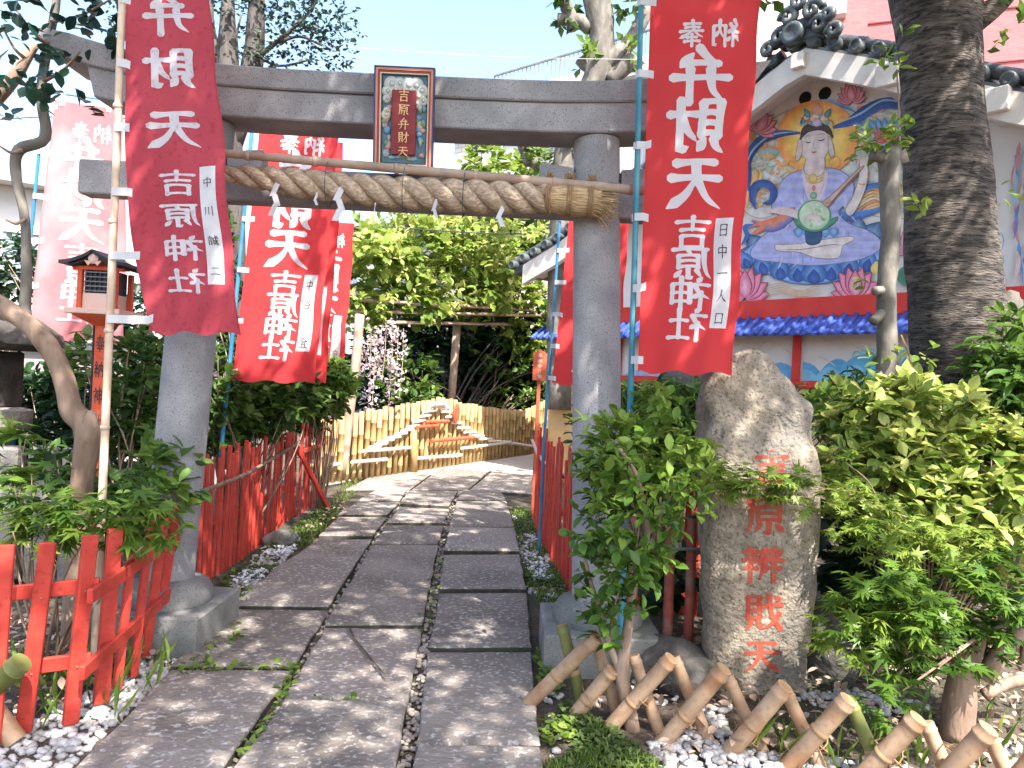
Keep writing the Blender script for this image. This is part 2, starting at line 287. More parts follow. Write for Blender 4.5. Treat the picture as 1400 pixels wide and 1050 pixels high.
def part(name, mb, mat, parent=None, smooth=False, kind=None, fix=True, angle=None):
    """link a collected mesh as one object; vertices stay in world metres, relative to the root's base point"""
    root = parent
    while root is not None and root.parent is not None: root = root.parent
    o0 = Vector(root['at']) if root is not None and 'at' in root else Vector((0, 0, 0))
    me = bpy.data.meshes.new(name); me.from_pydata([(v[0] - o0.x, v[1] - o0.y, v[2] - o0.z) for v in mb.v], [], mb.f)
    mats = mat if isinstance(mat, (list, tuple)) else [mat]
    for x in mats: me.materials.append(MATS[x])
    if len(mats) > 1: me.polygons.foreach_set('material_index', mb.m)
    if any(c is not None for c in mb.c):
        a = me.color_attributes.new('Col', 'FLOAT_COLOR', 'POINT'); arr = np.ones((len(mb.v), 4), np.float32)
        arr[:, :3] = [c if c is not None else (0.6, 0.6, 0.6) for c in mb.c]; a.data.foreach_set('color', arr.ravel())
    if fix:
        bm = bmesh.new(); bm.from_mesh(me); bmesh.ops.recalc_face_normals(bm, faces=bm.faces); bm.to_mesh(me); bm.free()
    if smooth: me.polygons.foreach_set('use_smooth', [True] * len(me.polygons))
    if angle: me.set_sharp_from_angle(angle=math.radians(angle))
    o = bpy.data.objects.new(name, me); COL.objects.link(o); o.parent = parent
    if parent is None: o['at'] = (0, 0, 0)
    if kind: o['kind'] = kind
    return o
def thing(name, label, cat, loc, group=None):
    o = bpy.data.objects.new(name, None); COL.objects.link(o); o.location = loc; o['at'] = tuple(loc); o.empty_display_size = 0.1
    o['label'] = label; o['category'] = cat
    if group: o['group'] = group
    return o
def tag(o, label, cat, group=None):
    o['label'] = label; o['category'] = cat
    if group: o['group'] = group
    return o
def inst(name, mesh, mtx, parent):
    """a piece that shares mesh data, placed by a world matrix"""
    o = bpy.data.objects.new(name, mesh); COL.objects.link(o); o.parent = parent
    root = parent
    while root.parent is not None: root = root.parent
    o.matrix_local = Matrix.Translation(-Vector(root['at'])) @ mtx
    return o
def mesh_of(name, mb, mat, smooth=False):
    o = part(name, mb, mat, None, smooth); me = o.data; bpy.data.objects.remove(o); return me
def setting(name, mb, mat, smooth=False, kind='structure', fix=True):
    return part(name, mb, mat, None, smooth, kind, fix)
def curve(pts, n=6):
    """Catmull-Rom through points"""
    P = [Vector(p) for p in pts]; P = [P[0] * 2 - P[1]] + P + [P[-1] * 2 - P[-2]]; out = []
    for i in range(1, len(P) - 2):
        for k in range(n):
            t = k / n; a, b, c, d = P[i - 1], P[i], P[i + 1], P[i + 2]
            out.append(0.5 * ((2 * b) + (c - a) * t + (2 * a - 5 * b + 4 * c - d) * t * t + (3 * b - a - 3 * c + d) * t ** 3))
    out.append(P[-2]); return out
def lerp(a, b, t): return a + (b - a) * t
def radii(vals, n): 
    return [float(np.interp(i / (n - 1), np.linspace(0, 1, len(vals)), vals)) for i in range(n)]
def nz(p, s=1.0, o=0.0): return mnoise.noise(Vector(p) * s + Vector((o, o * 1.7, o * .3)))

# ---------------------------------------------------------------- brush lettering: strokes as (kind, points) in a 100-unit square
def _box(x0, x1, y0, y1): return [('v', (x0, y1), (x0, y0 - 4)), ('h', (x0, y1), (x1, y1)), ('v', (x1, y1), (x1, y0 - 4)), ('h', (x0, y0), (x1, y0))]
def _shell(dx=0): return [('v', (12 + dx, 94), (12 + dx, 34)), ('h', (12 + dx, 93), (42 + dx, 93)), ('v', (42 + dx, 93), (42 + dx, 34)), ('h', (12 + dx, 74), (42 + dx, 74)), ('h', (12 + dx, 56), (42 + dx, 56)), ('h', (12 + dx, 37), (42 + dx, 37)), ('p', (20 + dx, 30), (15 + dx, 15), (4 + dx, 4)), ('d', (34 + dx, 30), (47 + dx, 8))]
def _altar(): return [('d', (22, 100), (33, 86)), ('h', (5, 73), (41, 76)), ('p', (40, 75), (26, 52), (3, 33)), ('v', (24, 54), (24, 0)), ('d', (28, 50), (43, 37))]
def _spicy(x): return [('d', (x + 17, 99), (x + 19, 90)), ('h', (x + 3, 84), (x + 35, 84)), ('d', (x + 10, 78), (x + 14, 66)), ('p', (x + 29, 79), (x + 24, 66)), ('h', (x, 60), (x + 38, 60)), ('h', (x + 4, 38), (x + 34, 38)), ('v', (x + 19, 60), (x + 17, 0))]
GLYPH = {
 '天': [('h', (18, 84), (82, 84)), ('h', (10, 55), (90, 57)), ('p', (50, 84), (47, 55), (30, 22), (6, 3)), ('n', (50, 55), (65, 28), (96, 4))],
 '弁': [('p', (54, 99), (40, 82), (22, 68)), ('h', (22, 68), (76, 72)), ('d', (64, 88), (84, 64)), ('h', (4, 43), (96, 45)), ('p', (34, 60), (33, 36), (27, 16), (10, 1)), ('v', (67, 62), (67, 0))],
 '財': _shell() + [('h', (50, 72), (99, 73)), ('g', (80, 99), (80, 8), (66, 14)), ('p', (78, 68), (66, 42), (48, 22))],
 '戝': _shell() + [('h', (50, 68), (97, 73)), ('g', (64, 99), (72, 42), (95, 4), (98, 18)), ('p', (92, 48), (72, 22), (50, 6)), ('d', (82, 97), (93, 84))],
 '吉': [('h', (9, 83), (91, 84)), ('v', (50, 100), (50, 60)), ('h', (20, 60), (80, 60))] + _box(22, 78, 6, 40),
 '原': [('h', (8, 92), (96, 92)), ('p', (16, 92), (16, 50), (12, 20), (2, 2)), ('p', (57, 90), (48, 76))] + _box(32, 82, 40, 74) + [('h', (32, 57), (82, 57)), ('g', (57, 40), (57, 4), (46, 10)), ('p', (37, 29), (24, 8)), ('d', (74, 29), (91, 8))],
 '神': _altar() + [('v', (50, 80), (50, 22)), ('h', (50, 79), (94, 79)), ('v', (94, 79), (94, 22)), ('h', (50, 52), (94, 52)), ('h', (50, 26), (94, 26)), ('v', (72, 100), (72, 0))],
 '社': _altar() + [('h', (52, 60), (95, 61)), ('v', (73, 95), (73, 8)), ('h', (46, 8), (100, 8))],
 '奉': [('h', (20, 86), (80, 86)), ('h', (24, 72), (76, 72)), ('h', (6, 57), (94, 58)), ('p', (50, 100), (46, 68), (30, 46), (6, 31)), ('n', (54, 58), (70, 44), (97, 31)), ('h', (32, 33), (68, 33)), ('h', (22, 18), (78, 18)), ('v', (50, 46), (50, 0))],
 '納': [('p', (22, 99), (16, 86), (7, 76)), ('d', (10, 76), (24, 68)), ('p', (36, 84), (22, 64), (6, 51)), ('h', (6, 51), (40, 55)), ('d', (32, 64), (42, 48)), ('v', (23, 51), (23, 0)), ('p', (12, 36), (3, 16)), ('d', (34, 36), (45, 20)), ('v', (52, 76), (52, 0)), ('h', (52, 75), (95, 75)), ('g', (95, 75), (95, 3), (84, 9)), ('p', (74, 97), (72, 60), (56, 26)), ('d', (73, 60), (90, 34))],
 '辨': _spicy(0) + [('p', (49, 88), (49, 40), (42, 4)), ('d', (47, 62), (41, 48))] + _spicy(60) + [('v', (56, 92), (56, 30))],
 '中': _box(16, 84, 40, 78) + [('v', (50, 100), (50, 0))],
 '川': [('p', (18, 92), (16, 40), (6, 4)), ('v', (50, 88), (50, 14)), ('v', (84, 96), (84, 0))],
 '谷': [('p', (36, 97), (14, 72)), ('d', (62, 97), (88, 74)), ('p', (50, 80), (34, 56), (5, 38)), ('n', (50, 78), (70, 54), (97, 38))] + _box(28, 72, 4, 34),
 '登': [('p', (44, 92), (30, 74), (4, 56)), ('h', (14, 92), (44, 92)), ('d', (16, 76), (26, 66)), ('n', (54, 96), (70, 72), (97, 56)), ('p', (86, 92), (72, 80)), ('h', (30, 60), (70, 60))] + _box(30, 70, 28, 46) + [('d', (32, 22), (38, 10)), ('p', (70, 22), (62, 10)), ('h', (10, 4), (90, 4))],
 '誠': [('d', (18, 98), (26, 90)), ('h', (4, 82), (40, 82)), ('h', (8, 67), (36, 67)), ('h', (8, 53), (36, 53))] + _box(10, 34, 12, 38) + [('h', (48, 72), (96, 74)), ('p', (52, 72), (50, 30), (42, 4)), ('h', (54, 48), (68, 48)), ('g', (68, 48), (66, 16), (58, 22)), ('g', (74, 98), (80, 36), (94, 4), (98, 20)), ('p', (92, 50), (80, 24), (62, 6)), ('d', (84, 96), (92, 86))],
 '二': [('h', (22, 76), (78, 76)), ('h', (6, 14), (94, 14))],
 '一': [('h', (6, 50), (94, 54))],
 '口': _box(18, 82, 14, 82),
 '日': _box(22, 78, 8, 90) + [('h', (22, 50), (78, 50))],
 '人': [('p', (50, 96), (40, 50), (6, 4)), ('n', (48, 60), (66, 28), (96, 4))],
}
PROF = {'h': (.95, .72, .70, .78, 1.15), 'v': (1.15, .9, .85, .88, 1.0), 'p': (1.15, 1.0, .82, .55, .12), 'n': (.45, .75, 1.0, 1.3, .2), 'd': (.4, .9, 1.2, 1.15, .45), 'g': (1.1, .9, .9, 1.0, .25)}
def glyph_ribbons(ch, weight=11.0, seed=0):
    """-> list of (points(x,y), widths) sampled along each stroke"""
    r = random.Random(ord(ch) + seed); out = []
    for st in GLYPH[ch]:
        k = st[0]; P = [Vector((x + r.uniform(-.8, .8), y + r.uniform(-.8, .8), 0)) for x, y in st[1:]]
        if k == 'g':
            a = []
            for i in range(len(P) - 1): a += [P[i].lerp(P[i + 1], t / 5) for t in range(5)]
            pts = a + [P[-1]]
        elif len(P) == 2: pts = [P[0].lerp(P[1], t / 7) for t in range(8)]
        else: pts = curve(P, 5)
        if k == 'h':                                            # a slight upward bow, as a brush makes
            pts = [p + Vector((0, 2.2 * math.sin(math.pi * i / (len(pts) - 1)), 0)) for i, p in enumerate(pts)]
        w = [weight * .5 * float(np.interp(i / (len(pts) - 1), (0, .25, .5, .8, 1), PROF[k])) for i in range(len(pts))]
        d0 = (pts[0] - pts[1]).normalized(); d1 = (pts[-1] - pts[-2]).normalized()
        pts = [pts[0] + d0 * w[0] * .8] + pts + [pts[-1] + d1 * w[-1] * .8]; w = [w[0] * .45] + w + [w[-1] * .45]
        out.append((pts, w))
    return out
def letter(mb, ch, f, weight=11.0, lift=0.0, step=0.00025, back=None, seed=0):
    """f(x, y, h) maps the 100-square to the world, h metres off the surface. back = thickness for a solid stroke"""
    for si, (pts, w) in enumerate(glyph_ribbons(ch, weight, seed)):
        L_, R_ = [], []; h = lift + si * step
        for i, p in enumerate(pts):
            d = (pts[min(i + 1, len(pts) - 1)] - pts[max(i - 1, 0)]).normalized(); n = Vector((-d.y, d.x, 0))
            a, b = p + n * w[i], p - n * w[i]; L_.append((a.x, a.y)); R_.append((b.x, b.y))
        m = len(pts); vs = [f(x, y, h) for x, y in L_] + [f(x, y, h) for x, y in R_]
        fs = [(i, i + 1, m + i + 1, m + i) for i in range(m - 1)]
        if back is not None:
            vs += [f(x, y, h - back) for x, y in L_] + [f(x, y, h - back) for x, y in R_]; q = 2 * m
            fs += [(i, q + i, q + i + 1, i + 1) for i in range(m - 1)] + [(m + i, m + i + 1, q + m + i + 1, q + m + i) for i in range(m - 1)] + [(0, m, q + m, q), (m - 1, q + m - 1, q + 2 * m - 1, 2 * m - 1)]
        mb.add(vs, fs)

# ---------------------------------------------------------------- leaves
def _oval(w, fold=.10, droop=.12):
    V = [(0, 0, 0), (w * .8, .3, fold * .7), (w, .58, fold * .6), (w * .55, .83, 0), (0, 1, -droop), (-w * .55, .83, 0), (-w, .58, fold * .6), (-w * .8, .3, fold * .7), (0, .32, -.01), (0, .68, -.05)]
    F = [(0, 1, 8), (1, 2, 8), (2, 9, 8), (2, 3, 9), (3, 4, 9), (0, 8, 7), (7, 8, 6), (6, 8, 9), (6, 9, 5), (5, 9, 4)]
    return np.array(V, np.float32), np.array(F, np.int32)
def _maple(notch=.34):
    ang = [-128, -84, -42, 0, 42, 84, 128]; ln = [.34, .6, .84, 1.0, .84, .6, .34]; c = (0, .22); V = [(c[0], c[1], 0.03)]
    for i, (a, l) in enumerate(zip(ang, ln)):
        A = math.radians(a); s = .80
        V.append((math.sin(A) * l * s, c[1] + math.cos(A) * l * s, -.20 * l * l))
        if i < 6:
            B = math.radians((a + ang[i + 1]) / 2); q = notch * (l + ln[i + 1]) * .42; V.append((math.sin(B) * q, c[1] + math.cos(B) * q, .03))
    V.append((0, 0, 0)); n = len(V)
    F = [(0, i, i + 1) for i in range(1, n - 2)] + [(0, n - 2, n - 1), (0, n - 1, 1)]
    return np.array(V, np.float32), np.array(F, np.int32)
def _tiny(w=.3): return np.array([(0, 0, 0), (w, .5, .05), (0, 1, -.08), (-w, .5, .05)], np.float32), np.array([(0, 1, 2), (0, 2, 3)], np.int32)
def _needle(): return np.array([(-.06, 0, 0), (.06, 0, 0), (0, 1, -.1)], np.float32), np.array([(0, 1, 2)], np.int32)
LEAF = {'oval': _oval(.26), 'narrow': _oval(.15, .06, .2), 'round': _oval(.36, .08, .06), 'maple': _maple(.34), 'grape': _maple(.85), 'tiny': _tiny(), 'blade': _tiny(.05), 'needle': _needle()}

class Leaves:
    def __init__(s, kind, seed): s.kind = kind; s.r = np.random.default_rng(seed); s.P = []; s.D = []; s.N = []; s.S = []; s.V = []
    def put(s, P, D, N, S, V): s.P.append(P); s.D.append(D); s.N.append(N); s.S.append(S); s.V.append(V)
    def blob(s, c, rad, twigs, per, size, up=.45, spread=1.0, shell=.5, vbase=.5, vvar=.3, droop=0.0, flat=.6, tl=.10):
        r = s.r; c = np.array(c); rad = np.array(rad)
        d = r.normal(size=(twigs, 3)); d /= np.linalg.norm(d, axis=1)[:, None]
        q = shell + (1 - shell) * r.random(twigs) ** .6
        lump = np.array([1 + .30 * mnoise.noise(Vector(x * 1.9) + Vector(c)) for x in d])
        tp = c + d * rad * (q * lump)[:, None]
        td = d + np.array([0, 0, up]) + r.normal(size=(twigs, 3)) * .45; td /= np.linalg.norm(td, axis=1)[:, None]
        tp = np.repeat(tp, per, 0); tdr = np.repeat(td, per, 0); n = len(tp)
        along = r.random(n)[:, None] * tl
        ld = tdr * .55 + r.normal(size=(n, 3)) * .75 * spread + np.array([0, 0, -droop]); ld[:, 2] *= flat; ld /= np.linalg.norm(ld, axis=1)[:, None]
        nn = np.array([0, 0, 1.0]) + tdr * .35 + r.normal(size=(n, 3)) * .33
        tv = np.repeat(r.normal(size=twigs) * vvar * .6, per)
        s.put(tp + tdr * along, ld, nn, size * (.65 + .6 * r.random(n)), np.clip(vbase + tv + r.normal(size=n) * vvar * .6, 0, 1))
        return s
    def cat(s): return [np.concatenate(x) for x in (s.P, s.D, s.N, s.S, s.V)]
    def frames(s):
        P, D, N, S, V = s.cat(); X = np.cross(D, N); X /= (np.linalg.norm(X, axis=1)[:, None] + 1e-9); Z = np.cross(X, D)
        return P, X, D, Z, S, V
    def build(s, root, mat, name='foliage', singles=0, single_name='leaf', keep=None):
        P, X, Y, Z, S, V = s.frames(); tv, tf = LEAF[s.kind]
        if keep is not None:
            k = keep(P); P, X, Y, Z, S, V = (a[k] for a in (P, X, Y, Z, S, V))
        if singles:
            dist = np.linalg.norm(P - np.array([0, 0, EYE]), axis=1) / S
            o = np.argsort(dist); pick = o[:singles]; rest = o[singles:]
            key = (s.kind, mat)
            if key not in LEAFMESH:
                LEAFMESH[key] = []
                for q in range(10):
                    me = leaf_mesh('leaf', np.zeros((1, 3)), np.array([[1., 0, 0]]), np.array([[0, 1., 0]]), np.array([[0, 0, 1.]]), np.ones(1), np.array([q / 9]), tv, tf, mat)
                    LEAFMESH[key].append(me)
            for i in pick:
                m = Matrix(((X[i, 0] * S[i], Y[i, 0] * S[i], Z[i, 0] * S[i], P[i, 0]), (X[i, 1] * S[i], Y[i, 1] * S[i], Z[i, 1] * S[i], P[i, 1]), (X[i, 2] * S[i], Y[i, 2] * S[i], Z[i, 2] * S[i], P[i, 2]), (0, 0, 0, 1)))
                inst(single_name, LEAFMESH[key][int(round(V[i] * 9))], m, root)
            P, X, Y, Z, S, V = (a[rest] for a in (P, X, Y, Z, S, V))
            if len(P) == 0: return None
        o0 = np.array(root['at']) if root is not None else np.zeros(3)
        me = leaf_mesh(name, P - o0, X, Y, Z, S, V, tv, tf, mat)
        o = bpy.data.objects.new(name, me); COL.objects.link(o); o.parent = root; o['kind'] = 'stuff'
        return o
LEAFMESH = {}
def leaf_mesh(name, P, X, Y, Z, S, V, tv, tf, mat):
    n, k = len(P), len(tv)
    co = (P[:, None, :] + S[:, None, None] * (tv[None, :, 0:1] * X[:, None, :] + tv[None, :, 1:2] * Y[:, None, :] + tv[None, :, 2:3] * Z[:, None, :])).reshape(-1, 3).astype(np.float32)
    fa = (tf[None] + (np.arange(n) * k)[:, None, None]).reshape(-1, 3)
    me = bpy.data.meshes.new(name); nf = len(fa)
    me.vertices.add(n * k); me.vertices.foreach_set('co', co.ravel()); me.loops.add(nf * 3); me.loops.foreach_set('vertex_index', fa.ravel().astype(np.int32))
    me.polygons.add(nf); me.polygons.foreach_set('loop_start', np.arange(0, nf * 3, 3, dtype=np.int32)); me.update(calc_edges=True)
    a = me.attributes.new('v', 'FLOAT', 'POINT'); a.data.foreach_set('value', np.repeat(V, k).astype(np.float32))
    me.materials.append(MATS[mat]); return me
def blobpx(px, py, Y, rx, ry, rd): return at(px, py, Y), (M_PX(rx, Y), rd, M_PX(ry, Y))
def stems(mb, base, tips, r0, r1, bend=.15, n=6, seg=5, seed=1):
    r = random.Random(seed)
    for t in tips:
        t = Vector(t); b = Vector(base); L = (t - b).length
        mid = b.lerp(t, .5) + Vector((r.uniform(-1, 1), r.uniform(-1, 1), r.uniform(0, 1))) * L * bend
        pts = curve([b, mid, t], seg); mb.tube(pts, radii([r0, (r0 + r1) * .45, r1], len(pts)), n)

# ---------------------------------------------------------------- ground and path
G = MB(); n = 60; R = 160
xs = sorted(set([-R, -60, -30, -15] + [round(-10 + .35 * i, 3) for i in range(58)] + [15, 30, 60, R])); ys = sorted(set([-R, -60, -20, -6] + [round(-3 + .35 * i, 3) for i in range(66)] + [25, 40, 80, R]))
def ground_z(x, y):
    z = -0.055 + .018 * nz((x, y, 0), 1.3)
    if x > .9 and y < 9: z += .02 + .10 * max(0, nz((x, y, 2), .9))
    if x < -2.2 and y < 9: z += .10 * max(0, nz((x, y, 5), .8))
    return z
vs_ = [(x, y, ground_z(x, y)) for y in ys for x in xs]; w = len(xs)
G.add(vs_, [(j * w + i, j * w + i + 1, (j + 1) * w + i + 1, (j + 1) * w + i) for j in range(len(ys) - 1) for i in range(w - 1)])
setting('ground', G, 'soil', True)

path = bpy.data.objects.new('path', None); COL.objects.link(path); path['at'] = (0, 0, 0); path['kind'] = 'structure'
LX = ((-60, 1240), (90, 1060), (262, 880), (345, 805), (393, 762), (437, 734), (463, 704), (490, 683), (512, 668))
J1 = ((262, 1120), (324, 1030), (383, 952), (453, 831), (500, 753), (531, 706), (547, 687), (558, 671))
J2 = ((545, 1120), (558, 1030), (574, 905), (594, 815), (605, 738), (615, 705), (621, 683), (630, 668))
RX = ((752, 1120), (740, 1015), (722, 812), (704, 718), (694, 687), (684, 668))
def xat(L, y):
    p = sorted(L, key=lambda q: q[1]); return float(np.interp(y, [q[1] for q in p], [q[0] for q in p]))
def slab(poly, top, mat='slab', seed=0, name='slab'):
    """one worn paving stone with bevelled rim; poly = ground points"""
    r = random.Random(seed); c = sum(poly, Vector()) / len(poly); mb = MB()
    fine = []
    for i in range(len(poly)):
        a, b = poly[i], poly[(i + 1) % len(poly)]; k = max(2, int((b - a).length / .12))
        nrm = Vector((-(b - a).y, (b - a).x, 0)).normalized()
        for t in range(k): fine.append(a.lerp(b, t / k) + nrm * r.uniform(-.006, .006))
    q_ = .012 / max((p - c).length for p in poly); tx, ty = r.uniform(-q_, q_), r.uniform(-q_, q_)
    def lift(p, z, s): q = c + (p - c) * s; return Vector((q.x, q.y, z + (q.x - c.x) * tx + (q.y - c.y) * ty))
    D = max((p - c).length for p in fine)
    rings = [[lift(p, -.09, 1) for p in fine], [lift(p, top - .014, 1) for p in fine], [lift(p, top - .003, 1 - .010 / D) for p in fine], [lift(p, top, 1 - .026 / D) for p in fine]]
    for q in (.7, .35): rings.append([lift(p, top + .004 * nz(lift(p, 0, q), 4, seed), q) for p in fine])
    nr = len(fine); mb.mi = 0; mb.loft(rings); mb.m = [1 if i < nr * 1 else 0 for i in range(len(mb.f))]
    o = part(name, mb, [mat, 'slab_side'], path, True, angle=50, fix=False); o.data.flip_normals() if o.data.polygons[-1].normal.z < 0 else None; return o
GAP = 3.0
def column(A, B, joints, seed, ga=GAP, gb=GAP):
    for i in range(len(joints) - 1):
        (la, ra), (lb, rb) = joints[i], joints[i + 1]          # near joint heights at left/right, far joint
        sc = lambda y: (y - 500) / 420.0
        pts = [(xat(A, la) + ga * sc(la), la - 3.6 * sc(la)), (xat(B, ra) - gb * sc(ra), ra - 3.6 * sc(ra)), (xat(B, rb) - gb * sc(rb), rb + 2.6 * sc(rb)), (xat(A, lb) + ga * sc(lb), lb + 2.6 * sc(lb))]
        slab([gnd(*p) for p in pts], rng.uniform(-.012, .020), seed=seed + i)
column(LX, J1, [(1120, 1120), (911, 911), (829, 829), (768, 768), (735, 735), (705, 705), (684, 684), (668, 668)], 10, 1, 6)
column(J1, J2, [(1120, 1120), (953, 958), (854, 854), (744, 744), (714, 715), (690, 693), (669, 669)], 30, 6, 9)
column(J2, RX, [(1120, 1120), (1019, 1020), (884, 885), (807, 808), (757, 757), (721, 721), (685, 685), (668, 668)], 50, 8, 2)
# forecourt before the bamboo gate: broad worn stones, then pale sunlit paving
fc = [([(472, 668), (560, 668), (600, 640), (505, 652)], 'slab'), ([(563, 668), (640, 668), (668, 644), (604, 640)], 'slab'), ([(643, 668), (742, 676), (748, 652), (672, 645)], 'slab'),
      ([(440, 664), (500, 652), (640, 631), (610, 626), (440, 652)], 'pale_paving'), ([(508, 652), (668, 643), (735, 636), (735, 613), (645, 630)], 'pale_paving'), ([(672, 644), (750, 650), (770, 636), (738, 636)], 'pale_paving')]
for i, (p, m) in enumerate(fc): slab([gnd(*q) for q in p], -.004 + .001 * i, m, 90 + i)
# crack stone fragment joint: a thin dark split in the middle stone
ck = MB(); P0 = [gnd(x, y, .0085) for x, y in ((478, 858), (484, 872), (497, 888), (508, 902), (520, 916), (528, 926))]
for i in range(5):
    a, b = P0[i], P0[i + 1]; s = Vector((.007, .002, 0)); ck.add([a - s, a + s, b + s, b - s], [(0, 1, 2, 3)])
part('crack', ck, 'soil', path)

# ---------------------------------------------------------------- pebbles and grit
def icosa():
    p = (1 + 5 ** .5) / 2; V = [(-1, p, 0), (1, p, 0), (-1, -p, 0), (1, -p, 0), (0, -1, p), (0, 1, p), (0, -1, -p), (0, 1, -p), (p, 0, -1), (p, 0, 1), (-p, 0, -1), (-p, 0, 1)]
    F = [(0, 11, 5), (0, 5, 1), (0, 1, 7), (0, 7, 10), (0, 10, 11), (1, 5, 9), (5, 11, 4), (11, 10, 2), (10, 7, 6), (7, 1, 8), (3, 9, 4), (3, 4, 2), (3, 2, 6), (3, 6, 8), (3, 8, 9), (4, 9, 5), (2, 4, 11), (6, 2, 10), (8, 6, 7), (9, 8, 1)]
    return np.array(V, np.float32) / 1.9, np.array(F, np.int32)
IV, IF = icosa()
def pebbles(name, pts, size, mat, seed, smooth=True, zoff=0.0):
    r = np.random.default_rng(seed); n = len(pts); P = np.array(pts, np.float32)
    S = size * (.6 + .8 * r.random((n, 1))) * np.stack([np.ones(n), .75 + .25 * r.random(n), .5 + .25 * r.random(n)], 1)
    th = r.random(n) * 6.28; c, s = np.cos(th), np.sin(th)
    j = 1 + .14 * r.normal(size=(n, 12, 1)); loc = IV[None] * j * S[:, None, :]
    x = loc[..., 0] * c[:, None] - loc[..., 1] * s[:, None]; y = loc[..., 0] * s[:, None] + loc[..., 1] * c[:, None]
    co = np.stack([x, y, loc[..., 2]], -1) + P[:, None, :] + np.array([0, 0, 1]) * (S[:, 2:3] * .6)[:, None, :]
    fa = (IF[None] + (np.arange(n) * 12)[:, None, None]).reshape(-1, 3); nf = len(fa)
    me = bpy.data.meshes.new(name); me.vertices.add(n * 12); me.vertices.foreach_set('co', co.astype(np.float32).ravel()); me.loops.add(nf * 3)
    me.loops.foreach_set('vertex_index', fa.ravel().astype(np.int32)); me.polygons.add(nf); me.polygons.foreach_set('loop_start', np.arange(0, nf * 3, 3, dtype=np.int32)); me.update(calc_edges=True)
    if smooth: me.polygons.foreach_set('use_smooth', [True] * nf)
    me.materials.append(MATS[mat]); o = bpy.data.objects.new(name, me); COL.objects.link(o); o['kind'] = 'stuff'; return o
def inpoly(q, poly):
    c = False; j = len(poly) - 1
    for i in range(len(poly)):
        a, b = poly[i], poly[j]
        if (a[1] > q[1]) != (b[1] > q[1]) and q[0] < (b[0] - a[0]) * (q[1] - a[1]) / (b[1] - a[1]) + a[0]: c = not c
        j = i
    return c
def scatter(polypx, n, seed, dens=None, z=None):
    poly = [gnd(*p) for p in polypx]; r = random.Random(seed); out = []; x0, x1 = min(p.x for p in poly), max(p.x for p in poly); y0, y1 = min(p.y for p in poly), max(p.y for p in poly); tries = 0
    while len(out) < n and tries < n * 40:
        tries += 1; x, y = r.uniform(x0, x1), r.uniform(y0, y1)
        if inpoly((x, y), poly) and (dens is None or nz((x, y, 0), dens[0], seed) > dens[1]): out.append((x, y, (ground_z(x, y) if z is None else z)))
    return out
pl = scatter([(-60, 1110), (-20, 1010), (60, 965), (150, 920), (215, 860), (262, 860), (270, 880), (188, 950), (100, 1030), (40, 1090)], 900, 1)
pl2 = scatter([(300, 800), (330, 770), (370, 730), (400, 712), (420, 712), (400, 745), (360, 795), (330, 815)], 260, 2, (2.2, -.25))
pr = scatter([(700, 700), (722, 690), (745, 740), (778, 800), (742, 820), (722, 800)], 240, 3, (2.2, -.15))
pm = scatter([(960, 960), (1130, 940), (1230, 960), (1380, 1010), (1420, 1060), (1200, 1080), (900, 1050), (880, 1010)], 900, 4, (1.6, -.12))
pm2 = scatter([(830, 870), (950, 880), (960, 950), (880, 1000), (800, 960)], 160, 5, (2, .05))
po = scatter([(745, 880), (800, 960), (880, 1040), (760, 1060), (745, 960)], 60, 6)
s = pebbles('white_gravel', pl + pl2 + pr + pm2 + po, .019, 'pebble', 1)
s = pebbles('grey_gravel', pm, .021, 'pebble', 2)
jt = []
for A, wd, nn in ((J1, 6, 320), (J2, 11, 560)):
    for k in range(nn):
        y = 668 + (1110 - 668) * rng.random() ** 1.6; x = xat(A, y) + rng.uniform(-1, 1) * wd * (y - 500) / 420; p = gnd(x, y); jt.append((p.x, p.y, -.05))
pebbles('joint_grit', jt, .016, 'grit', 3)

# ---------------------------------------------------------------- stone torii gate
TY = 4.55; XC = at(537, 500, TY).x
tor = thing('torii_gate', 'grey granite torii gate spanning the stone path, rope across its tie beam', 'torii gate', (XC, TY, 0))
LEAN = 0.047
def pil_x(sgn, z): return XC + sgn * (1.285 - LEAN * z)
for sg in (-1, 1):
    mb = MB(); zz = [.16, .3, .8, 1.4, 2.0, 2.6, 3.01]
    mb.tube([(pil_x(sg, z), TY, z) for z in zz], [.150, .147, .145, .143, .140, .138, .136], 40)
    part('pillar', mb, 'granite', tor, True, angle=50)
    mb = MB(); prof = [(.24, .15), (.268, .19), (.265, .24), (.235, .29), (.19, .315), (.155, .32)]
    mb.lathe((pil_x(sg, .1), TY, 0), prof, 36); part('pillar_collar', mb, 'granite_base', tor, True, angle=60)
    mb = MB(); cx = pil_x(sg, 0); b = .012; h = .33
    mb.loft([[Vector((cx + x * (h - o), TY + y * (h - o), z)) for x, y in ((-1, -1), (1, -1), (1, 1), (-1, 1))] for z, o in ((-.12, 0), (.168, 0), (.178, b), (.18, b * 2))])
    part('base_block', mb, 'granite_base', tor)
# tie beam (nuki)
mb = MB(); mb.bbox((XC, TY, 2.645), (1.875, .072, .10), b=.008); part('tie_beam', mb, 'granite', tor)
for sg in (-1, 1):
    for side in (-1, 1):
        x = pil_x(sg, 2.78) + side * (.135 + .105); d = .02
        mb = MB(); mb.loft([[Vector((x - .1, TY - .06, 2.747)), Vector((x + .1, TY - .06, 2.747)), Vector((x + .1, TY + .06, 2.747)), Vector((x - .1, TY + .06, 2.747))],
                            [Vector((x - .1, TY - .06, 2.83 + d * (side < 0))), Vector((x + .1, TY - .06, 2.83 + d * (side > 0))), Vector((x + .1, TY + .06, 2.83 + d * (side > 0))), Vector((x - .1, TY + .06, 2.83 + d * (side < 0)))]])
        part('wedge', mb, 'granite', tor)
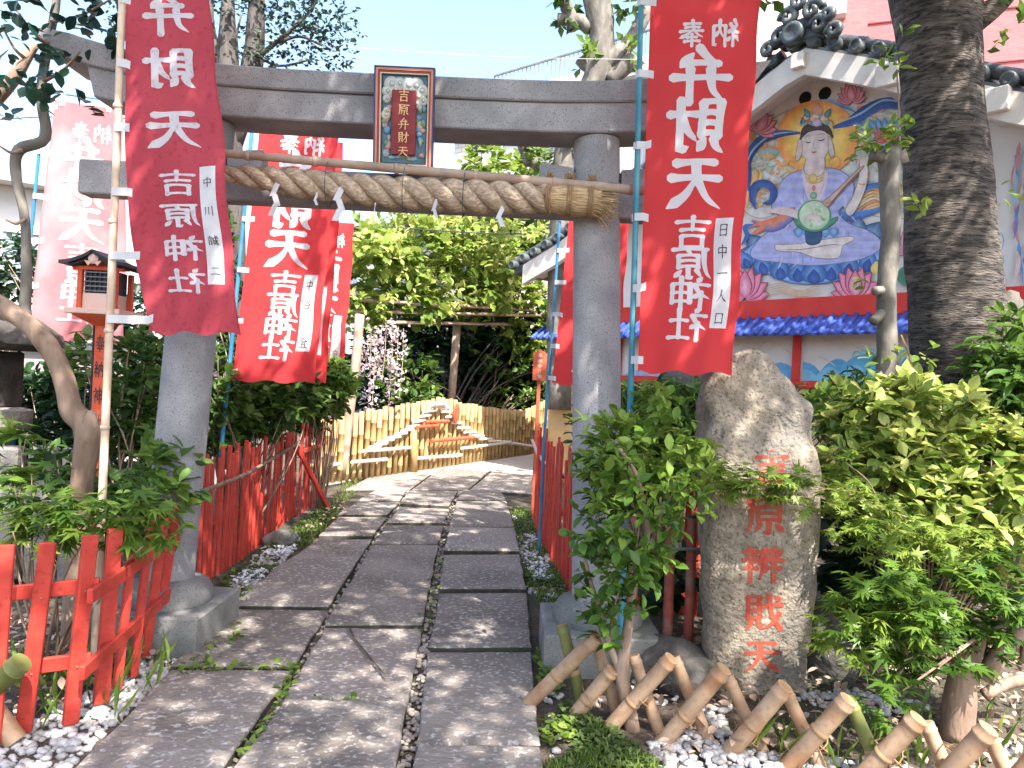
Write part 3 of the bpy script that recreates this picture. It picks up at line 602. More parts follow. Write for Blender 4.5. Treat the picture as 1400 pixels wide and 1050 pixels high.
# lintel in two courses, sweeping up towards the ends
def sori(u): return .125 * abs(u) ** 4
def course(L, z0, z1, d0, d1, slant, name):
    rings = []
    for i in range(41):
        u = -1 + i / 20; x = u * L; s = sori(u * L / 1.95); k = 1 + .30 * abs(u) ** 4
        zb, zt = z0 + s, z1 + s + (k - 1) * (z1 - z0) * 1.3; e = slant * max(0, abs(u) - .95) / .05 * (1 if u > 0 else -1)
        b = .008
        rings.append([Vector((XC + x, TY - d0 + b, zb)), Vector((XC + x, TY - d0, zb + b)), Vector((XC + x + e, TY - d1, zt - b)), Vector((XC + x + e, TY - d1 + b, zt)), Vector((XC + x + e, TY, zt + .035)),
                      Vector((XC + x + e, TY + d1 - b, zt)), Vector((XC + x + e, TY + d1, zt - b)), Vector((XC + x, TY + d0, zb + b)), Vector((XC + x, TY + d0 - b, zb))])
    mb = MB(); mb.loft(rings); return part(name, mb, 'granite', tor)
course(1.76, 3.0, 3.16, .150, .165, .05, 'lower_lintel')
course(1.99, 3.162, 3.275, .185, .20, .10, 'upper_lintel')

# ---------------------------------------------------------------- name plaque on the lintel
PB = at(549, 234, 4.365); PT = at(551, 92, 4.27)
up_ = (PT - PB).normalized(); up_ = Vector((0.0, up_.y, up_.z)).normalized(); rt_ = Vector((1, 0, 0)); nn_ = up_.cross(rt_) * -1
if nn_.y > 0: nn_ = -nn_
Hp = (PT - PB).length; Wp = M_PX(83, 4.27); PC = (PB + PT) / 2; PC = Vector((at(551, 160, 4.27).x, PC.y, PC.z))
plq = thing('name_plaque', 'tall framed shrine name board with gold characters fixed to the torii lintel', 'name board', tuple(PC))
def pq(x, y, h): return PC + rt_ * x + up_ * y + nn_ * h
axp = (rt_, up_, nn_)
mb = MB(); mb.box(pq(0, 0, -.03), (Wp / 2 - .004, Hp / 2 - .004, .02), axp); part('back_board', mb, 'dark_green', plq)
ins = 0.0
for nm, mt, wd, h in (('navy', 'navy', .008, .030), ('salmon', 'salmon', .014, .026), ('red', 'frame_red', .009, .020), ('cream', 'cream', .008, .016), ('green', 'dark_green', .007, .006)):
    mb = MB(); hw, hh = Wp / 2 - ins, Hp / 2 - ins; a = .0007
    mb.box(pq(0, hh - wd / 2, h / 2 - .01), (hw - a, wd / 2 - a, h / 2 + .01), axp); mb.box(pq(0, -hh + wd / 2, h / 2 - .01), (hw - a, wd / 2 - a, h / 2 + .01), axp)
    mb.box(pq(-hw + wd / 2, 0, h / 2 - .01), (wd / 2 - a, hh - wd, h / 2 + .01), axp); mb.box(pq(hw - wd / 2, 0, h / 2 - .01), (wd / 2 - a, hh - wd, h / 2 + .01), axp)
    part('frame_moulding', mb, mt, plq); ins += wd
iw, ih = Wp / 2 - ins, Hp / 2 - ins
mb = MB(); mb.box(pq(0, 0, -.004), (iw, ih, .004), axp); part('panel', mb, 'teal_board', plq)
def relief(mb, x, y, r, col, h=.012, ry=None):
    """a carved rounded boss"""
    ry = ry or r; N = 14; vs = [pq(x, y, h)]; cl = [col]
    for ring, (q, hh, dk) in enumerate(((.6, h * .85, 1), (.9, h * .5, .9), (1.0, -.004, .72))):
        for k in range(N): t = 6.283 * k / N; vs.append(pq(x + r * q * math.cos(t), y + ry * q * math.sin(t), hh)); cl.append(tuple(c * dk for c in col))
    fs = [(0, 1 + k, 1 + (k + 1) % N) for k in range(N)] + [(1 + a * N + k, 1 + (a + 1) * N + k, 1 + (a + 1) * N + (k + 1) % N, 1 + a * N + (k + 1) % N) for a in range(2) for k in range(N)]
    mb.add(vs, fs, cl)
mb = MB(); r_ = random.Random(5); cream = (.60, .55, .44); pale = (.50, .52, .47)
for x, y, r in ((-.62, .86, .24), (-.25, .88, .20), (.15, .84, .26), (.5, .84, .26), (.78, .72, .22), (-.8, .68, .18), (-.45, .70, .24), (.62, .58, .24), (.85, .48, .16), (-.82, .50, .14), (.55, .40, .15), (-.85, .10, .16), (-.80, .20, .13)):
    R_ = r * iw * 1.55; c = cream if r_.random() < .6 else pale
    relief(mb, x * iw * .98, y * ih * .93, R_, c, .016); relief(mb, x * iw * .98 + R_ * .1, y * ih * .93 + R_ * .05, R_ * .55, tuple(q * .62 for q in c), .019); relief(mb, x * iw * .98 + R_ * .15, y * ih * .93, R_ * .36, c, .023)
for k in range(40):
    sx = r_.choice((-1, 1)); x = sx * r_.uniform(.62, .92); y = r_.uniform(-.85, .3)
    col = r_.choice(((.45, .20, .19), (.50, .27, .24), (.16, .26, .14), (.30, .33, .34), (.12, .28, .40), (.48, .40, .26)))
    relief(mb, x * iw, y * ih, r_.uniform(.08, .19) * iw, col, .008 + r_.random() * .008, r_.uniform(.08, .22) * iw)
for k in range(14):
    x = r_.uniform(-.6, .6); col = r_.choice(((.14, .34, .48), (.22, .38, .40), (.35, .30, .22))); relief(mb, x * iw, r_.uniform(-.93, -.84) * ih, .12 * iw, col, .008, .07 * iw)
part('carved_clouds', mb, 'carving_paint', plq, True, kind='stuff')
mb = MB(); mb.bbox(pq(0, -.075 * ih, .012), (iw * .56, ih * .74, .014), axp, .004); part('tablet', mb, 'maroon', plq)
for i, ch in enumerate('吉原弁財天'):
    mb = MB(); sz = .275 * ih; cy = ih * (.56 - .318 * i) - .0
    letter(mb, ch, lambda x, y, h: pq((x - 50) / 100 * sz * .95, cy - .075 * ih + (y - 50) / 100 * sz * .92 + .01, .0275 + h), 10, .002, .0003, .003); part('character', mb, 'gold_paint', plq)

# ---------------------------------------------------------------- straw rope, bamboo pole, paper streamers
RY = TY - .21
mb = MB(); a, b = at(290, 208, RY - .05), at(905, 263, RY - .05); pts = [a.lerp(b, t / 24) for t in range(25)]; rr = radii([.0225, .026, .0275], 25)
bp = thing('bamboo_pole', 'long pale bamboo pole tied along the top of the straw rope', 'bamboo pole', tuple(a))
mb.tube(pts, rr, 14); part('culm', mb, 'bamboo_old', bp, True, angle=60)
for t in (.08, .23, .41, .585, .76, .93):
    mb = MB(); c = a.lerp(b, t); d = (b - a).normalized(); mb.tube([c - d * .012, c - d * .004, c + d * .004, c + d * .012], [.0265, .0305, .0305, .0265], 14); part('node', mb, 'bamboo_old', bp, True)
RA, RB = at(302, 236, RY), at(752, 270, RY); rope = thing('straw_rope', 'thick twisted straw rope ending in a bound straw tassel, hung across torii', 'rope', tuple(RA))
axd = (RB - RA).normalized(); upv = (Vector((0, 0, 1)) - axd * axd.z).normalized(); frv = axd.cross(upv) * 1.0
if frv.y > 0: frv = -frv
LR = (RB - RA).length
for s3 in range(3):
    pts, rd = [], []; N = 150
    for i in range(N + 1):
        t = i / N; env = float(np.interp(t, (0, .06, .2, .8, 1), (.30, .60, .82, 1.0, .92))); ph = 2 * math.pi * (t * LR / .385 + s3 / 3)
        sag = -.035 * math.sin(math.pi * t)
        pts.append(RA + axd * t * LR + (upv * math.cos(ph) + frv * math.sin(ph)) * .054 * env + Vector((0, 0, sag))); rd.append(.0485 * env * (1 + .02 * nz((t * 30, s3, 0))))
    mb = MB(); mb.tube(pts, rd, 14); part('strand', mb, 'straw', rope, True)
T0 = RB; T1 = at(838, 277, RY); axt = (T1 - T0).normalized()
mb = MB(); ring = []
for t, r in ((-.06, .075), (.0, .088), (.10, .086), (.2, .092), (.3, .088), (.42, .092), (.62, .088), (.72, .083), (.80, .080)):
    c = T0 + axt * t * (T1 - T0).length
    ring.append([c + (upv * math.cos(k * .2618) + frv * math.sin(k * .2618)) * r * (1 + .05 * nz((k * 1.1, t * 2, 0), 1.3)) for k in range(24)])
mb.loft(ring); part('bundle', mb, 'straw_dry', rope, True)
mb = MB(); r_ = random.Random(11)
for k in range(420):
    th = r_.uniform(0, 6.283); q = .085 * math.sqrt(r_.random()); c0 = T0 + axt * (T1 - T0).length * r_.uniform(.60, .72) + (upv * math.cos(th) + frv * math.sin(th)) * q
    L = r_.uniform(.10, .15); fl = r_.uniform(0, .55); dn = (r_.uniform(.6, 1.8) if r_.random() < .28 else r_.uniform(0, .12))
    d = (axt + (upv * math.cos(th) + frv * math.sin(th)) * fl * q / .085 * .6 + Vector((0, 0, -dn))).normalized(); mid = c0 + (axt * .6 + d * .4) * L * .5
    mb.tube([c0, mid, c0 + (axt * .35 + d * .65) * L], [.0026, .0024, .0012], 3, False)
part('straw_ends', mb, 'straw_dry', rope, kind='stuff')
for t, rr_ in ((-.04, .088), (.30, .092), (.63, .093)):
    for k in (-1, 0, 1):
        mb = MB(); c = T0 + axt * (t * (T1 - T0).length + k * .010); mb.tube([c + (upv * math.cos(q * .314) + frv * math.sin(q * .314)) * (rr_ + .003) for q in range(21)], .0055, 6, False)
        part('binding', mb, 'twine', rope, True)
    mb = MB(); c = T0 + axt * t * (T1 - T0).length + upv * (rr_ + .025)
    for q in range(5): mb.tube(curve([c + Vector((r_.uniform(-.02, .02), r_.uniform(-.02, .0), -.02)), c + Vector((r_.uniform(-.03, .03), -.03, .02)), c + Vector((r_.uniform(-.03, .03), -.02, -.01))], 4), .005, 5)
    part('knot', mb, 'twine', rope, True)
for t in (.33, .56, .74):
    mb = MB(); c = RA + axd * t * LR + Vector((0, 0, -.03)); mb.tube([c + upv * .02 + (upv * math.cos(q * .314) * 1.25 + frv * math.sin(q * .314)) * .108 for q in range(21)], .0022, 5, False); part('tie_wire', mb, 'dark_green', rope)
for i, (px, py, sz, tw) in enumerate(((379, 252, 1.15, .25), (467, 258, 1.2, -.35), (596, 277, .8, .6), (686, 287, .9, .1), (433, 268, .5, .3), (513, 282, .4, 1.0))):
    p0 = at(px, py, RY - .095 + .03 * (i in (0, 1))); mb = MB(); x = 0; y = 0; ax_ = Vector((math.cos(tw), -math.sin(tw) * .8, 0)); th_ = Vector((0, -.0016, 0))
    w_ = .030 * sz; h_ = .058 * sz
    mb.prism([p0 + Vector((-.004, 0, .02)), p0 + Vector((.004, 0, .02)), p0 + ax_ * w_ * .5, p0 - ax_ * w_ * .5], th_)
    for k in range(3 if i < 2 else 2):
        sx = (-1, 1, -1)[k]; o = p0 + ax_ * (x * w_) + Vector((0, -.002 * (k + 1), y))
        q = [o + ax_ * (-w_ * .5), o + ax_ * (w_ * .5), o + ax_ * (w_ * .5 + sx * w_ * .75) + Vector((0, -.004, -h_)), o + ax_ * (-w_ * .5 + sx * w_ * .75) + Vector((0, -.004, -h_))]
        mb.prism(q, th_); x += sx * .75 - sx * .35; y -= h_ * .82
    zs = part('paper_streamer', mb, 'paper'); lab = ['large white zigzag paper streamer on the rope beside the worn banner', 'white zigzag paper streamer in front of bright red banner, left of plaque', 'crumpled white paper scrap caught under the rope below the plaque', 'thin white paper strip hanging from the rope nearest the straw tassel', 'small white paper wisp between the two zigzag streamers', 'tiny white paper scrap under rope near the plaque corner'][i]
    tag(zs, lab, 'paper streamer', 'paper streamers on the straw rope')
# dark cord tying the pole to the pillar
mb = MB(); c = at(812, 262, RY + .02)
for sg in (-1, 1): mb.tube(curve([c + Vector((sg * .12, .10, .10)), c + Vector((sg * .07, .02, .02)), c + Vector((0, -.02, -.03))], 4), .004, 5)
part('tie_cord', mb, 'dark_green', bp)

# ---------------------------------------------------------------- banners
def banner(label, TL, TR, BL, BR, top, pole_px, cloth, ink, text=True, strip=None, pole_mat='blue_pipe', billow=.03, seed=1, ntab=6, pole_r=.011, head=True, curl=0.0, lw=13, flip=True, bulge=0.0):
    """TL.. = (px, py, depth) corners; hung from the pole edge on the left"""
    TLv, TRv, BLv, BRv = (at(*p) for p in (TL, TR, BL, BR))
    nrm = (TRv - TLv).cross(TLv - BLv).normalized()
    if nrm.y > 0: nrm = -nrm
    def S(u, v, h=0.0):
        p = TLv.lerp(TRv, u).lerp(BLv.lerp(BRv, u), v)
        k = billow * (math.sin(u * 3.1 + v * 4.2 + seed) * .8 * (.25 + v) * u + .5 * math.sin(v * 9 + u * 2.5 + seed * 2) * u) + curl * u * u * v * v
        k += .006 * math.sin(u * 17 + v * 6 + seed) * (.3 + v) + .004 * math.sin(v * 27 + u * 9)
        p = p + (TRv - TLv).normalized() * bulge * (1 - u) * math.sin(math.pi * min(1, max(0, v * 1.02)) ** 1.6)
        edge = .006 * math.sin(v * 23 + seed) * (u > .5)
        return p + nrm * (k + h) + (TRv - TLv).normalized() * edge
    p0 = at(*pole_px[0]); p1 = at(*pole_px[1]); base = Vector((p1.x, p1.y, -.05)) if p1.z > .2 else p1
    t = thing('nobori_banner', label, 'banner', tuple(base), 'tall prayer banners on poles')
    mb = MB(); P = [p0, p0.lerp(p1, .5) + Vector((.004, 0, 0)), p1] + ([base] if (base - p1).length > .05 else []); mb.tube(P, radii([pole_r * .9, pole_r * 1.1], len(P)), 10); part('pole', mb, pole_mat, t, True, angle=60)
    if pole_mat == 'bamboo_pole':
        for q in (.12, .33, .52, .7, .86):
            c = p0.lerp(p1, q); d = (p1 - p0).normalized(); mb = MB(); mb.tube([c - d * .014, c - d * .004, c + d * .004, c + d * .014], [pole_r, pole_r * 1.22, pole_r * 1.22, pole_r], 10); part('node', mb, 'bamboo_pole', t, True)
    NU, NV = 26, 64; mb = MB(); th = .0012
    gr = [[S(u / NU, v / NV) for u in range(NU + 1)] for v in range(NV + 1)]; W = NU + 1
    r_ = random.Random(seed)
    for u in range(W): gr[NV][u] = gr[NV][u] + Vector((0, 0, .012 * math.sin(u * .55 + seed) + r_.uniform(-.002, .002)))
    vs = [p for row in gr for p in row]; nf = len(vs); vs2 = [p - nrm * th for p in vs]
    fs = [(j * W + i, j * W + i + 1, (j + 1) * W + i + 1, (j + 1) * W + i) for j in range(NV) for i in range(NU)]
    mb.add(vs, fs)
    cl = part('cloth', mb, cloth, t, True, fix=False)
    # hems
    for a0, a1 in ((0, .018), (.982, 1.0)):
        mb = MB()
        for j in range(NV):
            v0, v1 = j / NV, (j + 1) / NV; mb.add([S(a0, v0, .0012), S(a1, v0, .0012), S(a1, v1, .0012), S(a0, v1, .0012)], [(0, 1, 2, 3)])
        part('hem', mb, cloth, cl, True, fix=False)
    W0 = (TRv - TLv).length; H0 = (BLv - TLv).length
    def put(ch, uc, vc, wu, mat=ink, weight=lw, dh=.0015, mirror=flip, tall=1.0, par=cl, nm='character'):
        hv = wu * W0 / H0 * tall; m = MB()
        letter(m, ch, lambda x, y, h: S(uc + (-1 if mirror else 1) * (x - 50) / 100 * wu, vc - (y - 50) / 100 * hv, dh + h), weight, 0, .00022)
        part(nm, m, mat, par, True, fix=False)
    if text:
        if head: put('奉', .40, .115, .25); put('納', .72, .118, .25)
        for ch, vc, wu in (('弁', .225, .56), ('財', .362, .56), ('天', .505, .58)): put(ch, .50, vc, wu, tall=.92, weight=lw + 2.5)
        for i, ch in enumerate('吉原神社'): put(ch, .51, .638 + .079 * i, .40, tall=.76, weight=lw)
    if strip:
        m = MB(); u0, u1, v0, v1 = .735, .905, .60, .885
        for j in range(14):
            a, b = v0 + (v1 - v0) * j / 14, v0 + (v1 - v0) * (j + 1) / 14
            for i in range(4): c, d = u0 + (u1 - u0) * i / 4, u0 + (u1 - u0) * (i + 1) / 4; m.add([S(c, a, .0016), S(d, a, .0016), S(d, b, .0016), S(c, b, .0016)], [(0, 1, 2, 3)])
        sp = part('name_strip', m, 'tab_cloth', cl, True, fix=False)
        k = len(strip)
        for i, ch in enumerate(strip):
            if ch != ' ': put(ch, .82, v0 + (v1 - v0) * (i + .55) / k, .105, 'ink', 9, .0026, False, 1.15, cl)
    # tabs round the pole
    pd = (p1 - p0).normalized()
    for i in range(ntab):
        v = .03 + .94 * i / max(1, ntab - 1); e = S(0, v); tt = (e - p0).dot(pd); c = p0 + pd * tt; hh = .021; d = (e - c); out = (c + d * 1.0)
        m = MB(); e2 = S(.055, v, .003); nb = nrm * (pole_r + .003); tw = Vector((0, 0, r_.uniform(-.012, .012)))
        R_ = [c - d.normalized() * (pole_r + .004), c + nb, e + nrm * .003, e2 + tw]
        m.loft([[p + Vector((0, 0, hh)), p - Vector((0, 0, hh)), p - Vector((0, 0, hh)) - nrm * .002, p + Vector((0, 0, hh)) - nrm * .002] for p in R_]); part('tab', m, 'tab_cloth', t)
    if top:
        for u in (.12, .80):
            e = S(u, 0); m = MB(); m.loft([[q + Vector((-.02, 0, 0)), q + Vector((.02, 0, 0)), q + Vector((.02, .002, 0)), q + Vector((-.02, .002, 0))] for q in (S(u, .02, .003), e + nrm * .004, e + Vector((0, 0, .06)) + nrm * .004)]); part('top_tab', m, 'tab_cloth', t)
        m = MB(); m.tube([S(-.06, -.03), S(1.0, -.03)], .006, 8); part('crossbar', m, pole_mat, t, True)
    return t
banner('worn dark red banner on pale bamboo pole before the torii, white mirrored characters', (170, -105, 3.95), (276, -105, 3.95), (206, 455, 3.92), (333, 458, 3.80), True, ((172, -130, 3.95), (139, 700, 3.98)), 'cloth_red_worn_shade', 'print_worn', True, '中川誠二', 'bamboo_pole', .03, 2, 7, .020, True, .03, bulge=-.075)
banner('faded pink banner with washed-out characters behind the red lantern', (75, 137, 5.85), (170, 150, 5.8), (38, 462, 5.85), (168, 470, 5.8), True, ((62, 118, 5.86), (22, 520, 5.88)), 'cloth_pink_haze', 'print_haze', True, None, 'blue_pipe', .04, 5, 6, .013)
banner('bright red banner with black-inked name strip behind left torii pillar', (358, 150, 6.55), (466, 158, 6.5), (318, 520, 6.5), (432, 524, 6.45), False, ((350, 120, 6.55), (300, 640, 6.6)), 'cloth_red', 'print_white', True, '中谷 登', 'blue_pipe', .035, 8, 6, .018)
banner('red banner mostly hidden behind another banner, beside round green shrub', (380, 190, 7.6), (470, 196, 7.55), (345, 520, 7.55), (445, 524, 7.5), False, ((374, 170, 7.62), (340, 620, 7.65)), 'cloth_red', 'print_white', True, '中人', 'blue_pipe', .03, 12, 6, .013)
banner('small far red banner beside the vine pergola with white characters', (418, 300, 9.4), (485, 306, 9.3), (400, 505, 9.3), (470, 520, 9.2), False, ((414, 290, 9.45), (396, 600, 9.5)), 'cloth_red', 'print_white', True, '日人中', 'blue_pipe', .05, 15, 6, .014)
banner('large bright red banner on teal pole in front of the painted hall', (890, -12, 4.15), (1041, -18, 4.05), (872, 508, 4.12), (1000, 512, 4.0), True, ((878, -60, 4.15), (859, 640, 4.18)), 'cloth_red', 'print_white', True, '日中一人口', 'teal_pipe', .03, 21, 6, .0165, True, .02)
banner('red banner hanging behind the right torii pillar on thin blue pole', (779, 292, 7.35), (861, 296, 7.2), (755, 524, 7.3), (842, 532, 7.15), True, ((767, 275, 7.4), (744, 600, 7.42)), 'cloth_red', 'print_white', True, None, 'blue_pipe', .03, 27, 6, .015)

# ---------------------------------------------------------------- red lantern on a post
LY = 5.05; L0 = at(139, 650, LY); lan = thing('lantern_post', 'small vermilion wooden lantern with black gabled roof on a slim post', 'lantern', (at(140, 500, LY).x, LY, -.05))
lx = lan['at'][0]; zt = lambda py: at(140, py, LY).z
mb = MB(); mb.bbox((lx, LY, (zt(436) - .05) / 2), (.040, .040, (zt(436) + .05) / 2), b=.005); post = part('post', mb, 'vermilion', lan)
for i, ch in enumerate('奉納神社'):
    m = MB(); cz = zt(470) - i * .17; letter(m, ch, lambda x, y, h: Vector((lx + (x - 50) / 100 * .062, LY - .0412 - h, cz + (y - 50) / 100 * .10)), 11, .0005); part('character', m, 'ink', post, fix=False)
mb = MB(); mb.loft([[Vector((lx + x * w_, LY + y * w_, z)) for x, y in ((-1, -1), (1, -1), (1, 1), (-1, 1))] for z, w_ in ((zt(446), .045), (zt(434), .135), (zt(431), .145))]); part('bracket', mb, 'vermilion', lan)
mb = MB(); mb.bbox((lx, LY, zt(428)), (.178, .165, .018), b=.004); part('tray', mb, 'pale_pink_paint', lan)
zb, ze = zt(424), zt(372); hb = (ze - zb) / 2; bw = .112
for sx in (-1, 1):
    for sy in (-1, 1): mb = MB(); mb.bbox((lx + sx * bw, LY + sy * bw * .9, (zb + ze) / 2), (.016, .016, hb), b=.003); part('corner_post', mb, 'vermilion', lan)
mb = MB(); mb.box((lx, LY, zb + .05), (bw - .017, bw * .9, .05)); part('sill_panel', mb, 'pale_pink_paint', lan)
mb = MB(); mb.box((lx, LY, (zb + .1 + ze) / 2), (bw - .02, bw * .8, (ze - zb - .1) / 2)); win = part('window', mb, 'black_paint', lan)
for k in range(6): mb = MB(); mb.box((lx - bw + .02 + (k + .5) * (2 * bw - .04) / 6, LY - bw * .86, (zb + .1 + ze) / 2), (.004, .006, (ze - zb - .1) / 2)); part('lattice_bar', mb, 'black_paint', win)
for k in range(5): mb = MB(); mb.box((lx, LY - bw * .86 - .004, zb + .1 + (k + .5) * (ze - zb - .1) / 5), (bw - .022, .004, .0035)); part('lattice_bar', mb, 'metal_grey', win)
mb = MB(); mb.bbox((lx, LY - bw * .9, ze + .01), (bw + .05, .017, .013), b=.003); part('beam', mb, 'vermilion', lan)
def lroof(sx, off):   # one swept roof plane, side profile in x-z
    P = []
    for i in range(9):
        t = i / 8; P.append((lx + sx * (.004 + t * .205), zt(347) - .085 * t ** .8 * 1.15 + .022 * t ** 3 + off))
    return P
for sx in (-1, 1):
    a = lroof(sx, 0); b = lroof(sx, -.022); poly = a + b[::-1]; mb = MB(); mb.prism([Vector((x, LY - .19, z)) for x, z in poly], (0, .38, 0)); part('roof_plane', mb, 'black_paint', lan)
    a = lroof(sx, -.024); b = lroof(sx, -.040); poly = a[:7] + b[:7][::-1]; mb = MB(); mb.prism([Vector((x, LY - .165, z)) for x, z in poly], (0, .33, 0)); part('bargeboard', mb, 'black_paint', lan)
mb = MB(); mb.prism([Vector((lx - bw, LY - bw * .8, ze + .02)), Vector((lx + bw, LY - bw * .8, ze + .02)), Vector((lx, LY - bw * .8, zt(350) - .03))], (0, bw * 1.6, 0)); part('gable', mb, 'vermilion', lan)
mb = MB(); cz = (ze + zt(350)) / 2 + .01
mb.lathe((lx, LY - .17, cz), [(.001, -.006), (.030, -.006), (.034, .0), (.022, .008), (.001, .010)], 12, (Vector((1, 0, 0)), Vector((0, 0, 1)), Vector((0, -1, 0))))
for k in (-1, 1): mb.prism([Vector((lx + k * .006, LY - .166, cz - .02)), Vector((lx + k * .055, LY - .166, cz - .012)), Vector((lx + k * .03, LY - .166, cz - .045))], (0, -.008, 0))
part('gable_ornament', mb, 'pale_pink_paint', lan)
mb = MB(); mb.bbox((lx - .075, LY + .02, 1.35), (.008, .008, .85)); part('stake', mb, 'black_paint', lan)

# ---------------------------------------------------------------- red picket fences
def picket_mesh(hx, hy, h, taper=0.0, b=.004):
    mb = MB(); mb.bbox((0, 0, h / 2), (hx, hy, h / 2), b=b); return mesh_of('picket', mb, 'red_paint')
def zrot(a): return Matrix.Rotation(a, 4, 'Z')
def bar(mb, a, b, hw, hh, bev=.004):
    a, b = Vector(a), Vector(b); d = (b - a); L = d.length; d.normalize(); s = d.cross(Vector((0, 0, 1))).normalized(); u = s.cross(d)
    mb.bbox((a + b) / 2, (L / 2, hw, hh), (d, s, u), bev)
# low leaning fence in the left foreground, rails on the path side
ff = thing('picket_fence', 'low red wooden fence of wide-spaced leaning pickets beside the white gravel', 'fence', tuple(gnd(95, 990)))
PK = [((-12, 1020), (8, 745)), ((32, 1000), (66, 742)), ((96, 990), (124, 732)), ((138, 962), (158, 722)), ((160, 942), (184, 716)), ((182, 925), (206, 706)), ((198, 900), (226, 698)), ((212, 886), (241, 692))]
pm_ = picket_mesh(.030, .015, 1.0)
ctr = []
for i, (b, tp) in enumerate(PK):
    B = gnd(*b, z=-.03); T = at(tp[0], tp[1], B.y + (.06 if i > 2 else .02)); d = T - B; L = d.length; z = d.normalized(); dirn = Vector((.62, .78, 0)) if i >= 2 else Vector((.95, .3, 0))
    x = (dirn - z * dirn.dot(z)).normalized(); y = z.cross(x); sc = rng.uniform(.9, 1.15) * (.72 if i > 3 else 1)
    inst('picket', pm_, Matrix(((x.x * sc, y.x, z.x * L, B.x), (x.y * sc, y.y, z.y * L, B.y), (x.z * sc, y.z, z.z * L, B.z), (0, 0, 0, 1))), ff); ctr.append((B, T))
def along(i, f): return ctr[i][0].lerp(ctr[i][1], f)
for f0, f1 in ((.70, .74), (.30, .33)):
    o = Vector((.035, -.035, 0)); mb = MB(); bar(mb, along(2, f0) + o * 1.1 - (along(7, f1) - along(2, f0)) * .02 + Vector((.02, -.01, 0)), along(7, f1 + .04) + o + (along(7, f1) - along(2, f0)) * .05, .013, .032); part('rail', mb, 'red_paint', ff)
    o = Vector((-.005, .034, 0)); mb = MB(); bar(mb, along(0, f0 - .02) + o - Vector((.3, -.05, 0)), along(2, f0 + .03) + o + Vector((.05, 0, 0)), .013, .032); part('rail', mb, 'red_paint', ff)
    for i in (1, 2):
        for q in (-1, 1):
            mb = MB(); c = along(i, f0) + Vector((.012 * q, -.0165, .008)); mb.ball(c, .004, 6, 4); part('nail', mb, 'metal_grey', ff)
def picket_row(t, A, Bp, npk, h0, h1, seed, dark=False, hw=.020, skew=.02):
    r = random.Random(seed); d = (Bp - A); yaw = math.atan2(d.y, d.x); meshes = [picket_mesh(hw * k, .012, 1.0) for k in (.85, 1.0, 1.15)]
    for i in range(npk):
        f = i / (npk - 1); P = A.lerp(Bp, f) + Vector((r.uniform(-.008, .008), r.uniform(-.012, .012), -.06)); h = (lerp(h0, h1, f) * r.uniform(.93, 1.06)) + .06
        m = Matrix.Translation(P) @ zrot(yaw + r.uniform(-.12, .12)) @ Matrix.Rotation(r.gauss(0, skew), 4, 'Y') @ Matrix.Rotation(r.gauss(0, skew), 4, 'X') @ Matrix.Diagonal((1, 1, h, 1)); inst('picket', r.choice(meshes), m, t)
A, B = gnd(272, 800), gnd(402, 700); lf = thing('picket_fence', 'tall close-set red picket fence behind the left torii pillar', 'fence', tuple(A))
picket_row(lf, A, B, 30, .93, .88, 3)
mb = MB(); mb.tube(curve([A.lerp(B, f_) + Vector((.045, -.02, h_)) for f_, h_ in ((-.03, .70), (.3, .69), (.65, .74), (1.02, .80))], 6), .017, 8); part('tie_pole', mb, 'bark_brown', lf, True)
mb = MB(); bar(mb, A + Vector((-.035, .0, .35)), B + Vector((-.035, .0, .33)), .012, .025); part('rail', mb, 'red_paint', lf)
A, B = gnd(408, 702), gnd(440, 676); lg = thing('picket_fence', 'short dark red fence panel with a slanting prop beyond left picket fence', 'fence', tuple(A))
picket_row(lg, A, B, 9, 1.05, .95, 4)
mb = MB(); bar(mb, at(404, 608, A.y - .1), gnd(449, 694), .016, .028); part('prop', mb, 'red_paint', lg)
mb = MB(); bar(mb, A + Vector((.03, .03, .7)), B + Vector((.03, .03, .68)), .012, .025); part('rail', mb, 'red_paint', lg)
A, B = gnd(730, 716), gnd(782, 806); rf = thing('picket_fence', 'tall close-set red picket fence along the right path edge', 'fence', tuple(A))
picket_row(rf, A, B, 24, 1.07, 1.0, 6)
picket_row(rf, B + Vector((.12, -.02, 0)), B + Vector((.80, -.55, 0)), 9, 1.0, .98, 8)
mb = MB(); mb.tube(curve([at(728, 602, A.y - .05), at(736, 622, A.y - .35), at(748, 634, A.y - .8), at(770, 648, A.y - 1.3), at(792, 655, A.y - 2.0)], 6), .018, 8); part('hose', mb, 'hose_pink', rf, True)
mb = MB(); bar(mb, A + Vector((.03, 0, .45)), B + Vector((.03, 0, .45)), .012, .025); part('rail', mb, 'red_paint', rf)
# weathered red posts with a wire by the monument
wf = thing('post_fence', 'two weathered red posts joined by a grey pole beside the inscribed stone', 'fence', tuple(gnd(930, 850)))
for px, t_, b_ in ((917, 722, 846), (946, 708, 850), (868, 690, 850)):
    B = at(px - 3, b_, 4.45); T = at(px, t_, 4.45); mb = MB(); mb.tube([Vector((B.x, B.y, -.1)), B.lerp(T, .6), T], [.030, .029, .026], 10); po_ = part('post', mb, 'red_wood_dark', wf, True, angle=60)
    mb = MB(); mb.tube([T, T + Vector((0, 0, .015))], [.028, .024], 10); part('post_top', mb, 'stone_dark', po_)
mb = MB(); mb.tube([at(850, 752, 4.42), at(918, 750, 4.42), at(985, 752, 4.42)], .010, 8); part('cross_pole', mb, 'metal_grey', wf, True)

